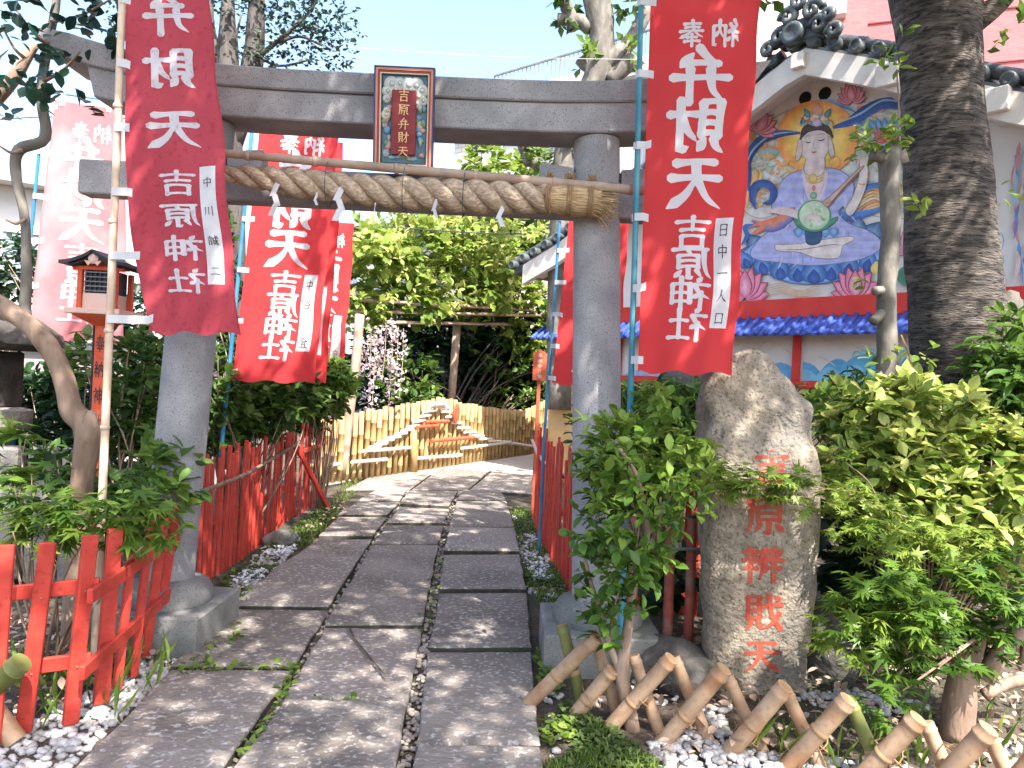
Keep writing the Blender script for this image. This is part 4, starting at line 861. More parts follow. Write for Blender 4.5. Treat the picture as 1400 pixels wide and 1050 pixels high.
# ---------------------------------------------------------------- bamboo gate at the end of the path
GA, GB = gnd(481, 656), gnd(726, 621); gd = (GB - GA).normalized(); gn = Vector((gd.y, -gd.x, 0))
if gn.y > 0: gn = -gn
def on_plane(px, py, p0, n, off=0.0):
    o = Vector((0, 0, EYE)); d = at(px, py, 1.0) - o; t = ((p0 + n * off) - o).dot(n) / d.dot(n); return o + d * t
gate = thing('bamboo_gate', 'golden bamboo cane gate and fence decorated with a white stepped mountain shape', 'gate', tuple(GA))
topx, topy = (440, 455, 481, 545, 585, 600, 615, 640, 700, 716, 732, 745), (572, 572, 566, 554, 546, 544, 546, 552, 561, 561, 554, 548)
def cane_mesh(r, k, name='cane'):
    mb = MB(); H = [0, .22, .225, .23, .48, .485, .49, .74, .745, .75, 1]; R = [r, r, r * 1.10, r, r, r * 1.10, r, r, r * 1.10, r, r * .97]; H = [h + (k * .037 - .11 if 0 < h < 1 else 0) for h in H]
    mb.tube([(0, 0, h) for h in H], R, 8); return mesh_of(name, mb, 'bamboo_gold', True)
cm = [cane_mesh((.042, .039, .045)[k % 3], k) for k in range(7)]
L0_, L1_ = -.75, (GB - GA).length + .75; ncane = 52
for i in range(ncane):
    f = lerp(L0_, L1_, i / (ncane - 1)); p = GA + gd * f
    rel = p - Vector((0, 0, EYE)); sx = p.x / p.y; px = 700 + FPX * sx                               # bearing of this cane
    for _ in range(2): pyt = float(np.interp(px, topx, topy)); q = on_plane(px, pyt, GA, gn); px += (sx - q.x / q.y) * FPX
    h = on_plane(px, pyt, GA, gn).z + rng.uniform(-.02, .02) + .05
    inst('cane', rng.choice(cm), Matrix.Translation((p.x, p.y, -.05)) @ Matrix.Rotation(rng.gauss(0, .008), 4, gn) @ Matrix.Diagonal((1, 1, h, 1)), gate)
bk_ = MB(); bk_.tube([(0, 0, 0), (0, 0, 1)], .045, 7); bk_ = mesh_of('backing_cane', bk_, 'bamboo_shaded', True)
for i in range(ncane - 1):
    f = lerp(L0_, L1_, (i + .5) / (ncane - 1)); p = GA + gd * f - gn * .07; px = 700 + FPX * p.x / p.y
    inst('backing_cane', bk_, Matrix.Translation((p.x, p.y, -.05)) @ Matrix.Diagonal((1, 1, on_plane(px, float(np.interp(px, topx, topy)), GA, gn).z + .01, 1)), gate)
def stick(name, p, q, r, mat, off=.085, n=8):
    mb = MB(); mb.tube([on_plane(*p, GA, gn, off), on_plane(*q, GA, gn, off)], r, n); part(name, mb, mat, gate, True, angle=60)
for k in range(3): mb = MB(); mb.tube([GA + gd * L0_ - gn * .16 + Vector((0, 0, .25 + .3 * k)), GA + gd * L1_ - gn * .16 + Vector((0, 0, .25 + .3 * k))], .03, 6); part('rail', mb, 'bamboo_gold', gate, True)
mb = MB(); q0, q1 = on_plane(565, 588, GA, gn, .09), on_plane(566, 648, GA, gn, .09); mb.tube([q0, q1], .062, 10); part('gate_stile', mb, 'bamboo_gold', gate, True)
lft = [(594, 556), (586, 562), (579, 569), (572, 576), (564, 583), (556, 588), (547, 593), (538, 598), (529, 602), (520, 607), (511, 611), (503, 616)]
rgt = [(607, 557), (612, 563), (618, 570), (626, 578), (634, 585), (643, 591), (653, 596), (664, 600), (676, 603), (690, 604)]
for i, (x, y) in enumerate(lft): stick('step', (x - 7, y + 1), (x + 9, y - 1), .025, 'white_paint', .08)
for i, (x, y) in enumerate(rgt): stick('step', (x - 8, y), (x + 8, y), .025, 'white_paint', .08)
stick('step', (590, 553), (610, 552), .04, 'white_paint', .12)
for a, b in (((481, 632), (529, 628)), ((510, 616), (561, 612)), ((568, 627), (631, 622)), ((631, 613), (696, 605)), ((700, 606), (728, 610)), ((450, 636), (466, 634))): stick('crossbar', a, b, .028, 'white_paint', .085)
for a, b in (((570, 584), (598, 582)), ((581, 577), (613, 576)), ((589, 603), (648, 598))): stick('red_bar', a, b, .034, 'sign_red', .13)
mb = MB(); c = on_plane(624, 565, GA, gn, .16); sc = M_PX(1, c.y); axg = (gd, Vector((0, 0, 1)), gn); mb.loft([[c + gd * math.cos(k * .393) * 8 * sc * f + Vector((0, 0, 1)) * math.sin(k * .393) * 13 * sc * f + gn * h for k in range(16)] for f, h in ((.95, -.015), (1, -.01), (1, .01), (.95, .015))]); part('red_disc', mb, 'sign_red', gate, True, angle=40)

# ---------------------------------------------------------------- low bamboo lattice fence in the foreground
def ldepth(px): return 3.80 - (px - 740) / 660 * .95
FR = [((735, 950), (815, 872)), ((784, 980), (838, 915)), ((838, 990), (918, 900)), ((893, 1032), (990, 914)), ((975, 1056), (1074, 938)), ((1074, 1052), (1160, 956)), ((1176, 1066), (1256, 982)), ((1282, 1072), (1352, 996)), ((1370, 1090), (1440, 1010))]
BK = [((768, 854), (797, 965)), ((812, 866), (846, 985)), ((866, 896), (905, 1012)), ((921, 898), (978, 1034)), ((994, 924), (1060, 1065)), ((1074, 944), (1118, 1040)), ((1162, 960), (1212, 1070)), ((1266, 988), (1305, 1080)), ((1350, 1002), (1392, 1090))]
lat = thing('bamboo_lattice', 'low lattice fence of crossed tan bamboo poles in front of inscribed stone', 'fence', tuple(gnd(900, 1030)))
def pole(p, q, off, r, mat, par, seed):
    a, b = at(p[0], p[1], ldepth(p[0]) + off), at(q[0], q[1], ldepth(q[0]) + off)
    if a.z < b.z: a, b = b, a                                       # a = upper end
    if b.z > -.04: b = b + (b - a) * ((b.z + .05) / (a.z - b.z))
    d = (b - a); L = d.length; ts = [0, .015, .06, .075, .09, .11] + [k / 10 for k in range(2, 11)]
    mb = MB(); mb.tube([a + d * t for t in ts], [r * .99, r * 1.0, r, r * 1.10, r * 1.10, r] + [r] * 9, 14, True); o = part('pole', mb, mat, par, True, angle=60)
    mb = MB(); mb.tube([a - d.normalized() * .001, a + d * .02], [r * .72, r * .72], 12); part('cut_end', mb, 'bamboo_node', o)
    for t in (.52 + .1 * math.sin(seed),):
        mb = MB(); c = a + d * t; e = d.normalized(); mb.tube([c - e * .012, c - e * .003, c + e * .003, c + e * .012], [r * 1.0, r * 1.12, r * 1.12, r * 1.0], 14, False); part('node', mb, 'bamboo_node', o, True)
for i, (p, q) in enumerate(FR): pole(p, q, -.05, .037 if i > 2 else .035, 'bamboo_tan', lat, i)
for i, (p, q) in enumerate(BK): pole(p, q, .05, .029, ('bamboo_green' if i in (0, 6) else 'bamboo_tan'), lat, i + 3)
for i in range(7):
    p = FR[i + 1][0]; q = FR[i + 1][1]; c = at(lerp(p[0], q[0], .45), lerp(p[1], q[1], .45), ldepth(p[0] + 30)); mb = MB()
    for k in range(2): e = Vector((.6, .1, .7 * (1 if k else -1))).normalized(); s_ = Vector((0, 1, 0)); u_ = e.cross(s_).normalized(); mb.tube([c + s_ * .098 * math.cos(t * .524) + u_ * .058 * math.sin(t * .524) for t in range(13)], .003, 5, False)
    part('lashing', mb, 'twine', lat)
lat2 = thing('bamboo_lattice', 'two crossed bamboo pole stubs in front of the low red fence', 'fence', tuple(gnd(10, 1010)))
for i, (a, b, m) in enumerate((((30, 905, 3.15), (-60, 985, 3.15), 'bamboo_green'), ((-40, 930, 3.2), (22, 1014, 3.2), 'bamboo_tan'))):
    mb = MB(); A_, B_ = at(*a), at(*b); mb.tube([A_.lerp(B_, t) for t in (0, .02, .10, .12, .14, .5, 1)], [.045, .046, .045, .05, .045, .045, .045], 14); o = part('pole', mb, m, lat2, True, angle=60)

# ---------------------------------------------------------------- inscribed stone
MY = 4.10; base = at(1045, 945, MY); mon = thing('stone_monument', 'upright rough natural stone carved with red characters', 'monument', (base.x, MY, -.05))
lev = [(980, 975, 1112), (940, 975, 1110), (880, 970, 1114), (800, 967, 1122), (720, 966, 1128), (660, 962, 1128), (610, 959, 1122), (560, 966, 1110), (525, 976, 1096), (500, 990, 1080), (484, 1008, 1066), (476, 1024, 1054), (473, 1034, 1044)]
rings = []
for j, (py, xl, xr) in enumerate(np.array([[float(np.interp(t, range(len(lev)), [l[k] for l in lev])) for k in range(3)] for t in np.linspace(0, len(lev) - 1, 64)])):
    a, b = at(xl, py, MY), at(xr, py, MY); c = (a + b) / 2; hw = (b - a).length / 2; hd = hw * .62; ring = []
    for k in range(72):
        t = 2 * math.pi * k / 72; ex = .62
        x = math.copysign(abs(math.cos(t)) ** ex, math.cos(t)) * hw; y = math.copysign(abs(math.sin(t)) ** ex, math.sin(t)) * hd
        p = Vector((c.x + x, MY + .12 + y, c.z)); top = max(0, min(1, (640 - py) / 60)) * .75 + .25
        side = .3 + .7 * abs(math.cos(t)) ** 2
        ridg = abs(nz(p, 3.2, 4)); d = (nz(p, 2.2, 1) * .018 + nz(p, 6, 2) * .022 * (1 + top) - ridg * .035 * top + nz(p, 18, 3) * .008 * (1 + top)) * max(top, side * .6)
        ring.append(p + Vector((math.cos(t), math.sin(t), .3 * top)) * d)
    rings.append(ring)
mb = MB(); mb.loft(rings); stone = part('stone', mb, 'stone_mono', mon, True)
from mathutils.bvhtree import BVHTree
bv = BVHTree.FromPolygons([Vector(v) for v in mb.v], mb.f)
def on_stone(px, py, h):
    d = (at(px, py, 1.0) - Vector((0, 0, EYE))).normalized(); hit = bv.ray_cast(Vector((0, 0, EYE)), d)
    p = hit[0] if hit[0] is not None else at(px, py, MY - .2); return p + Vector((0, -1, 0)) * h
for ch, cx, cy, w_, h_ in (('吉', 1055, 640, 52, 44), ('原', 1047, 706, 58, 50), ('辨', 1043, 771, 54, 48), ('戝', 1043, 838, 54, 50), ('天', 1041, 896, 54, 48)):
    m = MB(); letter(m, ch, lambda x, y, h: on_stone(cx + (x - 50) / 100 * w_, cy - (y - 50) / 100 * h_, h), 13.5, .0012, .0002); part('character', m, 'letter_red', mon, fix=False)
def rock(name, label, c, r, mat='stone_dark', seed=1, group=None):
    mb = MB(); mb.ball(c, r, 22, 14); vs = []
    for v in mb.v:
        p = Vector(v); d = (p - Vector(c)); q = 1 + .30 * nz(d, 1.6 / max(r), seed) + .13 * nz(d, 4.5 / max(r), seed + 2); vs.append(tuple(Vector(c) + d * q))
    mb.v = vs; o = part(name, mb, mat, None, True); return tag(o, label, 'rock', group)
rock('boulder', 'low dark mossy boulder wedged left of the inscribed stone', at(925, 905, 4.2) - Vector((0, 0, .05)), (.20, .22, .16), seed=3)
rock('boulder', 'dark weathered rock at the right foot of inscribed stone', at(1125, 880, 4.35) - Vector((0, 0, .1)), (.17, .25, .30), seed=7)
rock('boulder', 'broad dark rock under the azalea hedge', at(1200, 890, 4.9) - Vector((0, 0, .1)), (.35, .25, .25), seed=9)
rock('boulder', 'pale sunlit boulder half hidden by azalea leaves', at(1388, 750, 4.55), (.22, .25, .22), 'stone_grey', 12)
rock('boulder', 'small grey stone at the foot of left picket fence', gnd(385, 738), (.16, .14, .09), 'stone_grey', 15)
rock('boulder', 'large round dark boulder behind the big red banner', at(945, 548, 6.3), (.42, .3, .25), 'stone_dark', 17)

# ---------------------------------------------------------------- painted hall on the right
def depth_for(px, py, z): return (z - EYE) / (at(px, py, 1.0).z - EYE)
BZ = 2.75; p1 = at(1010, 425, depth_for(1010, 425, BZ)); p2 = at(1400, 408, depth_for(1400, 408, BZ)); e = (p2 - p1); e.z = 0; e.normalize(); wn = Vector((-e.y, e.x, 0))
if wn.y > 0: wn = -wn
W0 = Vector((p1.x, p1.y, 0)); Zu = Vector((0, 0, 1))
def whit(px, py, o=0.0): p = on_plane(px, py, W0, wn, o); return (p - W0).dot(e), p.z
def W(s, z, o=0.0): return W0 + e * s + wn * o + Zu * z
axw = (e, wn, Zu); OV = .45
hall = thing('painted_hall', 'white plastered hall with tiled gable and large colourful deity mural', 'building', tuple(W(0, 0)))
vp = [whit(x, y, OV) for x, y in ((706, 367), (769, 328), (1033, 98), (1100, 61), (1176, 72), (1234, 83), (1343, 110), (1400, 122))]
s_r, z_r = vp[3]; slope = (vp[-1][1] - z_r) / (vp[-1][0] - s_r); vp = vp[:2] + vp[3:] + [(vp[-1][0] + 2.2, vp[-1][1] + slope * 2.2 * .8)]
VS, VZ = [v[0] for v in vp], [v[1] for v in vp]
def roofz(s): return float(np.interp(s, VS, VZ))
sL, sR = VS[0], VS[-1]; wl, wr = sL + .55, sR - .55
zb_ = 0.0
pts = [(wl, zb_), (wr, zb_)] + [(s, roofz(s) - .20) for s in np.linspace(wr, wl, 25)]
mb = MB(); mb.prism([W(s, z) for s, z in pts], -wn * 7.0); part('wall', mb, 'plaster', hall)
mb = MB(); ss = list(np.linspace(sL, sR, 40)); top_ = [W(s, roofz(s) + .02, OV + .06) for s in ss]; bot_ = [W(s, roofz(s) - .12, OV + .06) for s in ss[::-1]]
poly = [(s, roofz(s) - .015) for s in ss] + [(s, roofz(s) - .13) for s in ss[::-1]]
mb.prism([W(s, z, OV + .05) for s, z in poly], -wn * 8.0); part('roof', mb, 'roof_tile', hall)
poly = [(s, roofz(s) - .06) for s in ss[1:-1]] + [(s, roofz(s) - .40) for s in ss[1:-1][::-1]]
mb = MB(); mb.prism([W(s, z, OV + .08) for s, z in poly], -wn * .10); part('bargeboard', mb, 'plaster_trim', hall)
poly = [(s, roofz(s) - .135) for s in ss[1:-1]] + [(s, roofz(s) - .24) for s in ss[1:-1][::-1]]
mb = MB(); mb.prism([W(s, z, OV - .025) for s, z in poly], -wn * (OV - .03)); part('soffit', mb, 'plaster_trim', hall)
roofp = hall
def cyl_mesh(r, L, name, mat, n=12):
    mb = MB(); mb.lathe((0, 0, 0), [(r * .9, -L), (r, -L + .01), (r, -.02), (r * .92, -.004), (r * .62, 0), (r * .5, -.012), (.001, -.012)], n); return mesh_of(name, mb, mat, True)
tm = cyl_mesh(.085, .45, 'end_tile', 'roof_tile')
def place_axis(p, zax, xax): 
    z = Vector(zax).normalized(); x = (Vector(xax) - z * Vector(xax).dot(z)).normalized(); y = z.cross(x); return Matrix(((x.x, y.x, z.x, p[0]), (x.y, y.y, z.y, p[1]), (x.z, y.z, z.z, p[2]), (0, 0, 0, 1)))
s = sL
while s < sR:                                                       # round verge tiles, one by one
    inst('end_tile', tm, place_axis(W(s, roofz(s) + .05 + rng.uniform(-.01, .01), OV + .14), wn + Zu * rng.uniform(-.06, .06), e), hall); s += .275
for k in range(28):                                                 # overlapping roll tiles along the verge
    a, b = lerp(sL, sR, k / 28), lerp(sL, sR, (k + 1.06) / 28)
    if a < s_r < b: continue
    mb = MB(); mb.tube([W(a, roofz(a) + .13, OV - .05), W(b, roofz(b) + .13, OV - .05)], [.075, .09] if a >= s_r else [.09, .075], 10); part('roll_tile', mb, 'roof_tile', hall, True, angle=50)
# pantile rows on the roof planes
for k in range(9):
    o = OV - .35 - k * .33
    for a, b in ((sL, s_r), (s_r, sR)):
        mb = MB(); mb.tube([W(q, roofz(q) + .03, o) for q in np.linspace(a, b, 10)], .07, 8); part('pantile_row', mb, 'roof_tile', hall, True, angle=60)
mb = MB(); mb.tube([W(s_r, z_r + .22, OV - .1), W(s_r, z_r + .22, -6.5)], .16, 10); part('ridge', mb, 'roof_tile', hall, True, angle=60)
# ridge-end ornament: stacked scrolls
orn = part('ridge_ornament', MB().bbox(W(s_r, z_r + .14, OV + .05), (.30, .10, .16), axw, .03), 'roof_tile', hall)
def scroll(cs, cz, r, turn, o=OV + .14):
    mb = MB(); P = []; 
    for i in range(22): t = i / 21; a = turn * t * 7.5 + (0 if turn > 0 else math.pi); q = r * (1 - .78 * t); P.append(W(s_r + cs + math.cos(a) * q, z_r + cz + math.sin(a) * q, o + .05 * t))
    mb.tube(P, radii([.055, .05, .035], 22), 8); part('scroll', mb, 'roof_tile', orn, True)
for a in ((-.26, .12, .12, 1), (.26, .12, .12, -1), (-.15, .34, .13, -1), (.17, .33, .13, 1), (0, .50, .14, 1), (-.42, .0, .10, 1), (.46, -.02, .10, -1), (.38, .20, .08, -1)): scroll(*a)
inst('ridge_cap', cyl_mesh(.15, .25, 'ridge_cap', 'roof_tile', 16), place_axis(W(s_r - .07, z_r + .10, OV + .24), wn, e), orn)
mb = MB(); mb.bbox(W(s_r, z_r + .70, OV + .08), (.13, .12, .05), axw, .02); part('crest', mb, 'roof_tile', orn)
# beam-end brackets
for px, py, hw, hh in ((1091, 83, .085, .10), (1213, 103, .13, .13), (1361, 137, .13, .13)):
    s, z = whit(px, py, OV + .12); mb = MB(); mb.bbox(W(s, z, OV + .02), (hw, .14, hh), axw, .01); part('beam_end', mb, 'plaster_trim', hall)
    mb = MB(); mb.box(W(s, z - hh * .3, OV * .4), (hw * .8, OV * .42, hh * .6), axw); part('beam', mb, 'plaster_trim', hall)
for px, py in ((1101, 134), (1128, 128)):
    s, z = whit(px, py, 0); mb = MB(); mb.lathe(W(s, z, 0), [(.085, -.02), (.085, .012), (.07, .014), (.001, .014)], 16, (e, Zu, wn)); v = part('vent', mb, 'hole_shade', hall, True, angle=50)  # solid near-black disc painted for the shade inside the opening
# red band, blue tiled awning, painted panels
def wbox(name, pa, pb, zlo, zhi, o0, o1, mat, par=hall):
    mb = MB(); mb.bbox(W((pa + pb) / 2, (zlo + zhi) / 2, (o0 + o1) / 2), (abs(pb - pa) / 2, abs(o1 - o0) / 2, abs(zhi - zlo) / 2), axw, .008); return part(name, mb, mat, par)
zR0, zR1 = whit(1150, 433)[1], whit(1150, 405)[1]; zA1, zA0 = whit(1150, 432, .35)[1], whit(1150, 450, .35)[1]; zP0 = whit(1150, 520)[1]
wbox('red_band', wl - .02, wr + .02, zR0, zR1, .02, .06, 'band_red')

s = wl - .1
k = 0
ribm = MB(); ribm.tube([(0, 0, 0), (.40, 0, -.27), (.42, 0, -.285)], [.034, .034, .030], 8); ribm = mesh_of('awning_tile', ribm, 'awning_blue', True)
while s < wr + .1:
    inst('awning_tile', ribm, place_axis(W(s, zA1 + .07, .01), Zu, wn), hall); s += .15
mb = MB(); mb.prism([W(wl - .1, zA1 + .06, .01), W(wl - .1, zA1 - .21, .40), W(wl - .1, zA1 - .235, .40), W(wl - .1, zA1 + .02, .01)], e * (wr - wl + .2)); part('awning_deck', mb, 'awning_blue', hall)
wbox('red_sill', wl, wr, zP0 - .12, zP0 - .02, .015, .07, 'band_red')
wbox('dado', wl + .01, wr - .01, 0, zP0 - .125, .01, .03, 'ochre_wall')
for px in (770, 848, 1091, 1330):
    s, z = whit(px, 480); wbox('red_post', s - .055, s + .055, zP0 - .02, zA0 + .12, .012, .06, 'band_red')

# ---------------------------------------------------------------- mural (flat paint on the hall's wall)
from mathutils.geometry import tessellate_polygon
class Paint:
    def __init__(s, conv, lift=.002, step=.00006): s.mb = MB(); s.cv = conv; s.h = lift; s.st = step
    def _p(s, x, y): return s.cv(x, y, s.h)
    def fill(s, P, col, edge=None):
        s.h += s.st
        if len(P) < 3: return
        V = [s._p(*p) for p in P]; t = tessellate_polygon([[Vector((x, y, 0)) for x, y in P]])
        cols = [col] * len(V) if edge is None else [tuple(lerp(col[k], edge[k], .5 + .5 * math.sin(i * 2.1)) for k in range(3)) for i in range(len(V))]
        s.mb.add(V, t, cols)
    def smooth(s, P, col, edge=None): s.fill([(p.x, p.y) for p in curve([(x, y, 0) for x, y in P] + [(*P[0], 0)], 4)][:-1], col, edge); s.stroke(P + [P[0]], 3.2, tuple(c * .42 for c in col), taper=False)
    def disc(s, x, y, rx, ry, col, edge=None, rot=0.0, n=26):
        s.h += s.st; edge = edge or col; vs = [s._p(x, y)]; cl = [col]
        for q, f in ((.6, .25), (1, 1)):
            for k in range(n):
                t = 6.2832 * k / n; a, b = rx * q * math.cos(t), ry * q * math.sin(t); vs.append(s._p(x + a * math.cos(rot) - b * math.sin(rot), y + a * math.sin(rot) + b * math.cos(rot))); cl.append(tuple(lerp(col[i], edge[i], f) for i in range(3)))
        s.mb.add(vs, [(0, 1 + k, 1 + (k + 1) % n) for k in range(n)] + [(1 + k, 1 + n + k, 1 + n + (k + 1) % n, 1 + (k + 1) % n) for k in range(n)], cl)
    def stroke(s, P, w, col, edge=None, taper=True):
        s.h += s.st; P = curve([(x, y, 0) for x, y in P], 6); m = len(P); a, b, cc = [], [], []
        for i, p in enumerate(P):
            d = (P[min(i + 1, m - 1)] - P[max(i - 1, 0)]).normalized(); t = i / (m - 1); q = w / 2 * (min(1, .25 + 3 * t, .25 + 3 * (1 - t)) if taper else 1)
            a.append(s._p(p.x - d.y * q, p.y + d.x * q)); b.append(s._p(p.x + d.y * q, p.y - d.x * q))
        s.mb.add(a + b, [(i, i + 1, m + i + 1, m + i) for i in range(m - 1)], [col] * m + [edge or col] * m)
    def petal(s, x, y, L, w, ang, col, tip):
        s.h += s.st; n = 9; A = math.radians(ang); dx, dy = math.sin(A), -math.cos(A); vs = []; cl = []
        for i in range(n):
            t = i / (n - 1); q = w * math.sin(math.pi * min(1, .08 + t * .92) ** .85) * .5 if 0 < i < n - 1 else .0
            c = tuple(lerp(tip[k], col[k], abs(t - .35) * 1.5 if t > .35 else (.35 - t) * 2) for k in range(3))
            vs += [s._p(x + dx * L * t - dy * q, y + dy * L * t + dx * q), s._p(x + dx * L * t, y + dy * L * t), s._p(x + dx * L * t + dy * q, y + dy * L * t - dx * q)]; cl += [col, c, col]
        s.mb.add(vs, [(3 * i + j, 3 * i + 3 + j, 3 * i + 4 + j, 3 * i + 1 + j) for i in range(n - 1) for j in (0, 1)], cl)
    def lotus(s, x, y, r, col, tip, line=(.22, .05, .08), up=0):
        for a, l in ((-82, .9), (82, .9), (-58, 1), (58, 1), (-34, 1.08), (34, 1.08), (-14, 1.12), (14, 1.12), (0, 1.0)):
            s.petal(x, y, r * l * 1.05, r * .56, a + up, line, line); s.petal(x, y, r * l, r * .48, a + up, col, tip)
def c7(x, y, h): p = on_plane(1000 + x / 3.28, 100 + y / 3.28, W0, wn, h); return p
pa = Paint(c7); R_ = random.Random(3)
BL = (.055, .13, .40); BD = (.03, .06, .20); SK = (.68, .57, .52); SKE = (.60, .45, .42); OR = (.72, .27, .09); RO = (.32, .34, .60); ROL = (.44, .44, .66); GR = (.28, .42, .30); YE = (.78, .55, .16); LB = (.30, .48, .62); PK = (.70, .22, .30); PT_ = (.76, .48, .52); IN = (.10, .08, .09)
pa.smooth([(70, 330), (150, 230), (300, 150), (480, 130), (640, 130), (820, 120), (860, 320), (840, 620), (640, 640), (520, 560), (300, 480), (180, 640), (60, 620), (40, 480)], (.66, .60, .52), (.60, .60, .56))
for k in range(330):
    lr = R_.random() < .45; x = R_.uniform(50, 290) if lr else R_.uniform(560, 860); y = R_.uniform(230, 600) if lr else R_.uniform(150, 640)
    col = R_.choice(((.36, .50, .40), (.70, .42, .18), (.36, .54, .60), (.72, .58, .34), (.55, .62, .46), (.72, .34, .18), (.45, .55, .42), (.70, .62, .50)))
    a = R_.uniform(0, 6.28); q = R_.uniform(14, 34); pa.stroke([(x + q * math.cos(a + t * 1.5) * (1 - t * .22), y + q * .6 * math.sin(a + t * 1.5) * (1 - t * .22)) for t in range(4)], R_.uniform(6, 19), tuple(c * q_ for c, q_ in zip(col, (.95, .9, .85))))
for i in range(5): pa.stroke([(60 + i * 8, 640 - i * 20), (50 + i * 10, 560), (90 + i * 10, 470), (60 + 16 * i, 420)], 9, (OR, YE, (.75, .45, .25))[i % 3])
for i in range(7): pa.stroke([(560, 560 + i * 16), (630, 520 + i * 14), (700, 540 + i * 10), (800, 470 + i * 16)], 10, (OR, (.76, .48, .26), YE, (.72, .60, .50))[i % 4])
pa.stroke([(210, 240), (260, 180), (330, 148), (420, 130), (490, 140), (560, 175)], 26, BL, LB)
pa.disc(385, 290, 182, 168, (.82, .56, .14), (.80, .30, .08)); pa.disc(385, 290, 140, 128, (.84, .62, .18), (.82, .48, .10))
pa.stroke([(310, 268), (230, 270), (150, 290), (95, 340), (68, 400), (75, 460), (78, 530)], 40, BL, BD); pa.stroke([(290, 262), (180, 278), (100, 340), (66, 410)], 8, LB)
pa.stroke([(455, 245), (540, 215), (610, 165), (690, 135), (770, 145), (830, 190)], 50, BL, BD); pa.stroke([(480, 225), (580, 180), (680, 122), (780, 135)], 9, LB)
pa.stroke([(720, 485), (600, 515), (500, 560), (468, 610), (500, 640), (600, 630), (720, 590)], 42, BL, (.10, .24, .52))
pa.lotus(120, 255, 85, PK, PT_, up=30); pa.lotus(540, 125, 72, PK, PT_, up=-6); pa.lotus(690, 300, 60, (.60, .10, .10), (.70, .30, .26))
for x in range(600, 740, 22): pa.petal(x, 255, 60, 26, (x - 690) * .6, (.08, .22, .40), LB)
# blue lotus throne
for x, y, L, w_, a in ((130, 800, 95, 90, -35), (610, 760, 110, 100, 30), (560, 720, 80, 80, 10), (650, 800, 100, 90, 48), (100, 820, 70, 70, -70)): pa.petal(x, y, L, w_, a, BD, LB)
pa.smooth([(55, 800), (120, 870), (230, 930), (370, 945), (520, 920), (630, 860), (690, 790), (600, 700), (400, 760), (180, 720)], (.12, .26, .56), (.30, .46, .68))
for x, y, L, w_, a in ((80, 875, 90, 70, -28), (680, 850, 90, 70, 30), (150, 905, 105, 85, -16), (600, 890, 105, 85, 18), (225, 930, 110, 95, -9), (520, 915, 110, 95, 10), (300, 940, 112, 98, -4), (445, 935, 112, 98, 4), (370, 948, 118, 120, 0)): pa.petal(x, y, L, w_, a, (.035, .09, .30), (.20, .42, .70)); pa.petal(x, y, L * .6, w_ * .5, a, (.03, .07, .26), (.06, .14, .40))
# robe
pa.smooth([(330, 430), (250, 460), (205, 520), (180, 600), (225, 650), (262, 690), (180, 705), (120, 750), (85, 805), (110, 835), (220, 850), (370, 862), (560, 840), (660, 795), (668, 750), (610, 705), (525, 672), (480, 620), (535, 570), (548, 500), (510, 450), (440, 425)], RO, ROL)
for k in range(40): x, y = R_.uniform(200, 560), R_.uniform(470, 830); pa.stroke([(x, y), (x + R_.uniform(-20, 20), y + 30), (x + R_.uniform(-30, 30), y + 65)], R_.uniform(4, 16), R_.choice((ROL, (.38, .42, .66), (.28, .30, .56), (.50, .48, .66))))
pa.smooth([(325, 425), (355, 410), (410, 415), (425, 450), (400, 540), (365, 600), (335, 540)], SK, SKE); pa.stroke([(320, 430), (335, 520), (365, 600)], 14, (.62, .48, .58)); pa.stroke([(430, 430), (415, 520), (372, 600)], 14, (.62, .48, .58))
pa.smooth([(195, 770), (300, 765), (420, 745), (535, 732), (545, 750), (500, 775), (478, 828), (380, 828), (300, 802), (205, 795)], SK, (.72, .63, .58)); pa.stroke([(210, 790), (320, 790), (440, 770), (500, 772)], 3, IN)
for x in range(300, 470, 40): pa.petal(x, 690, 50, 46, 180, (.08, .20, .46), LB)
pa.smooth([(330, 700), (400, 695), (395, 760), (340, 765)], BD, (.04, .12, .16))
# neck, head
pa.smooth([(335, 370), (410, 370), (415, 440), (375, 465), (328, 440)], SK, SKE); pa.disc(372, 318, 66, 80, SK, (.64, .52, .48)); pa.smooth([(300, 300), (312, 290), (318, 350), (300, 390), (288, 380)], SK, SKE); pa.smooth([(432, 285), (445, 290), (462, 360), (450, 380), (436, 350)], SK, SKE)
pa.smooth([(308, 300), (318, 250), (350, 225), (400, 222), (440, 245), (455, 290), (440, 275), (400, 255), (350, 262), (325, 280)], (.05, .035, .04), (.09, .06, .05))
for k in range(46): x = R_.uniform(308, 450); y = 240 - 70 * math.sin(math.pi * (x - 300) / 160) * R_.random() - 8; pa.disc(x, y, R_.uniform(5, 12), R_.uniform(5, 12), R_.choice(((.70, .50, .16), (.10, .30, .34), (.62, .16, .12), (.12, .10, .12), (.72, .56, .46), (.20, .42, .46))))
pa.disc(382, 222, 20, 18, (.60, .50, .62), (.40, .30, .5)); pa.petal(385, 190, 55, 50, 0, (.66, .28, .22), (.74, .46, .32)); pa.petal(350, 200, 50, 26, -30, (.05, .18, .22), (.2, .4, .45)); pa.petal(420, 200, 50, 26, 30, (.05, .18, .22), (.2, .4, .45))
pa.stroke([(330, 306), (343, 312), (358, 308)], 4.5, IN); pa.stroke([(386, 300), (404, 302), (420, 294)], 4.5, IN); pa.stroke([(326, 288), (342, 281), (360, 284)], 3, (.3, .2, .18)); pa.stroke([(386, 278), (402, 272), (420, 274)], 3, (.3, .2, .18)); pa.stroke([(372, 300), (366, 328), (374, 334)], 2.5, (.42, .28, .25)); pa.stroke([(357, 352), (369, 356), (382, 351)], 7, (.55, .12, .12))
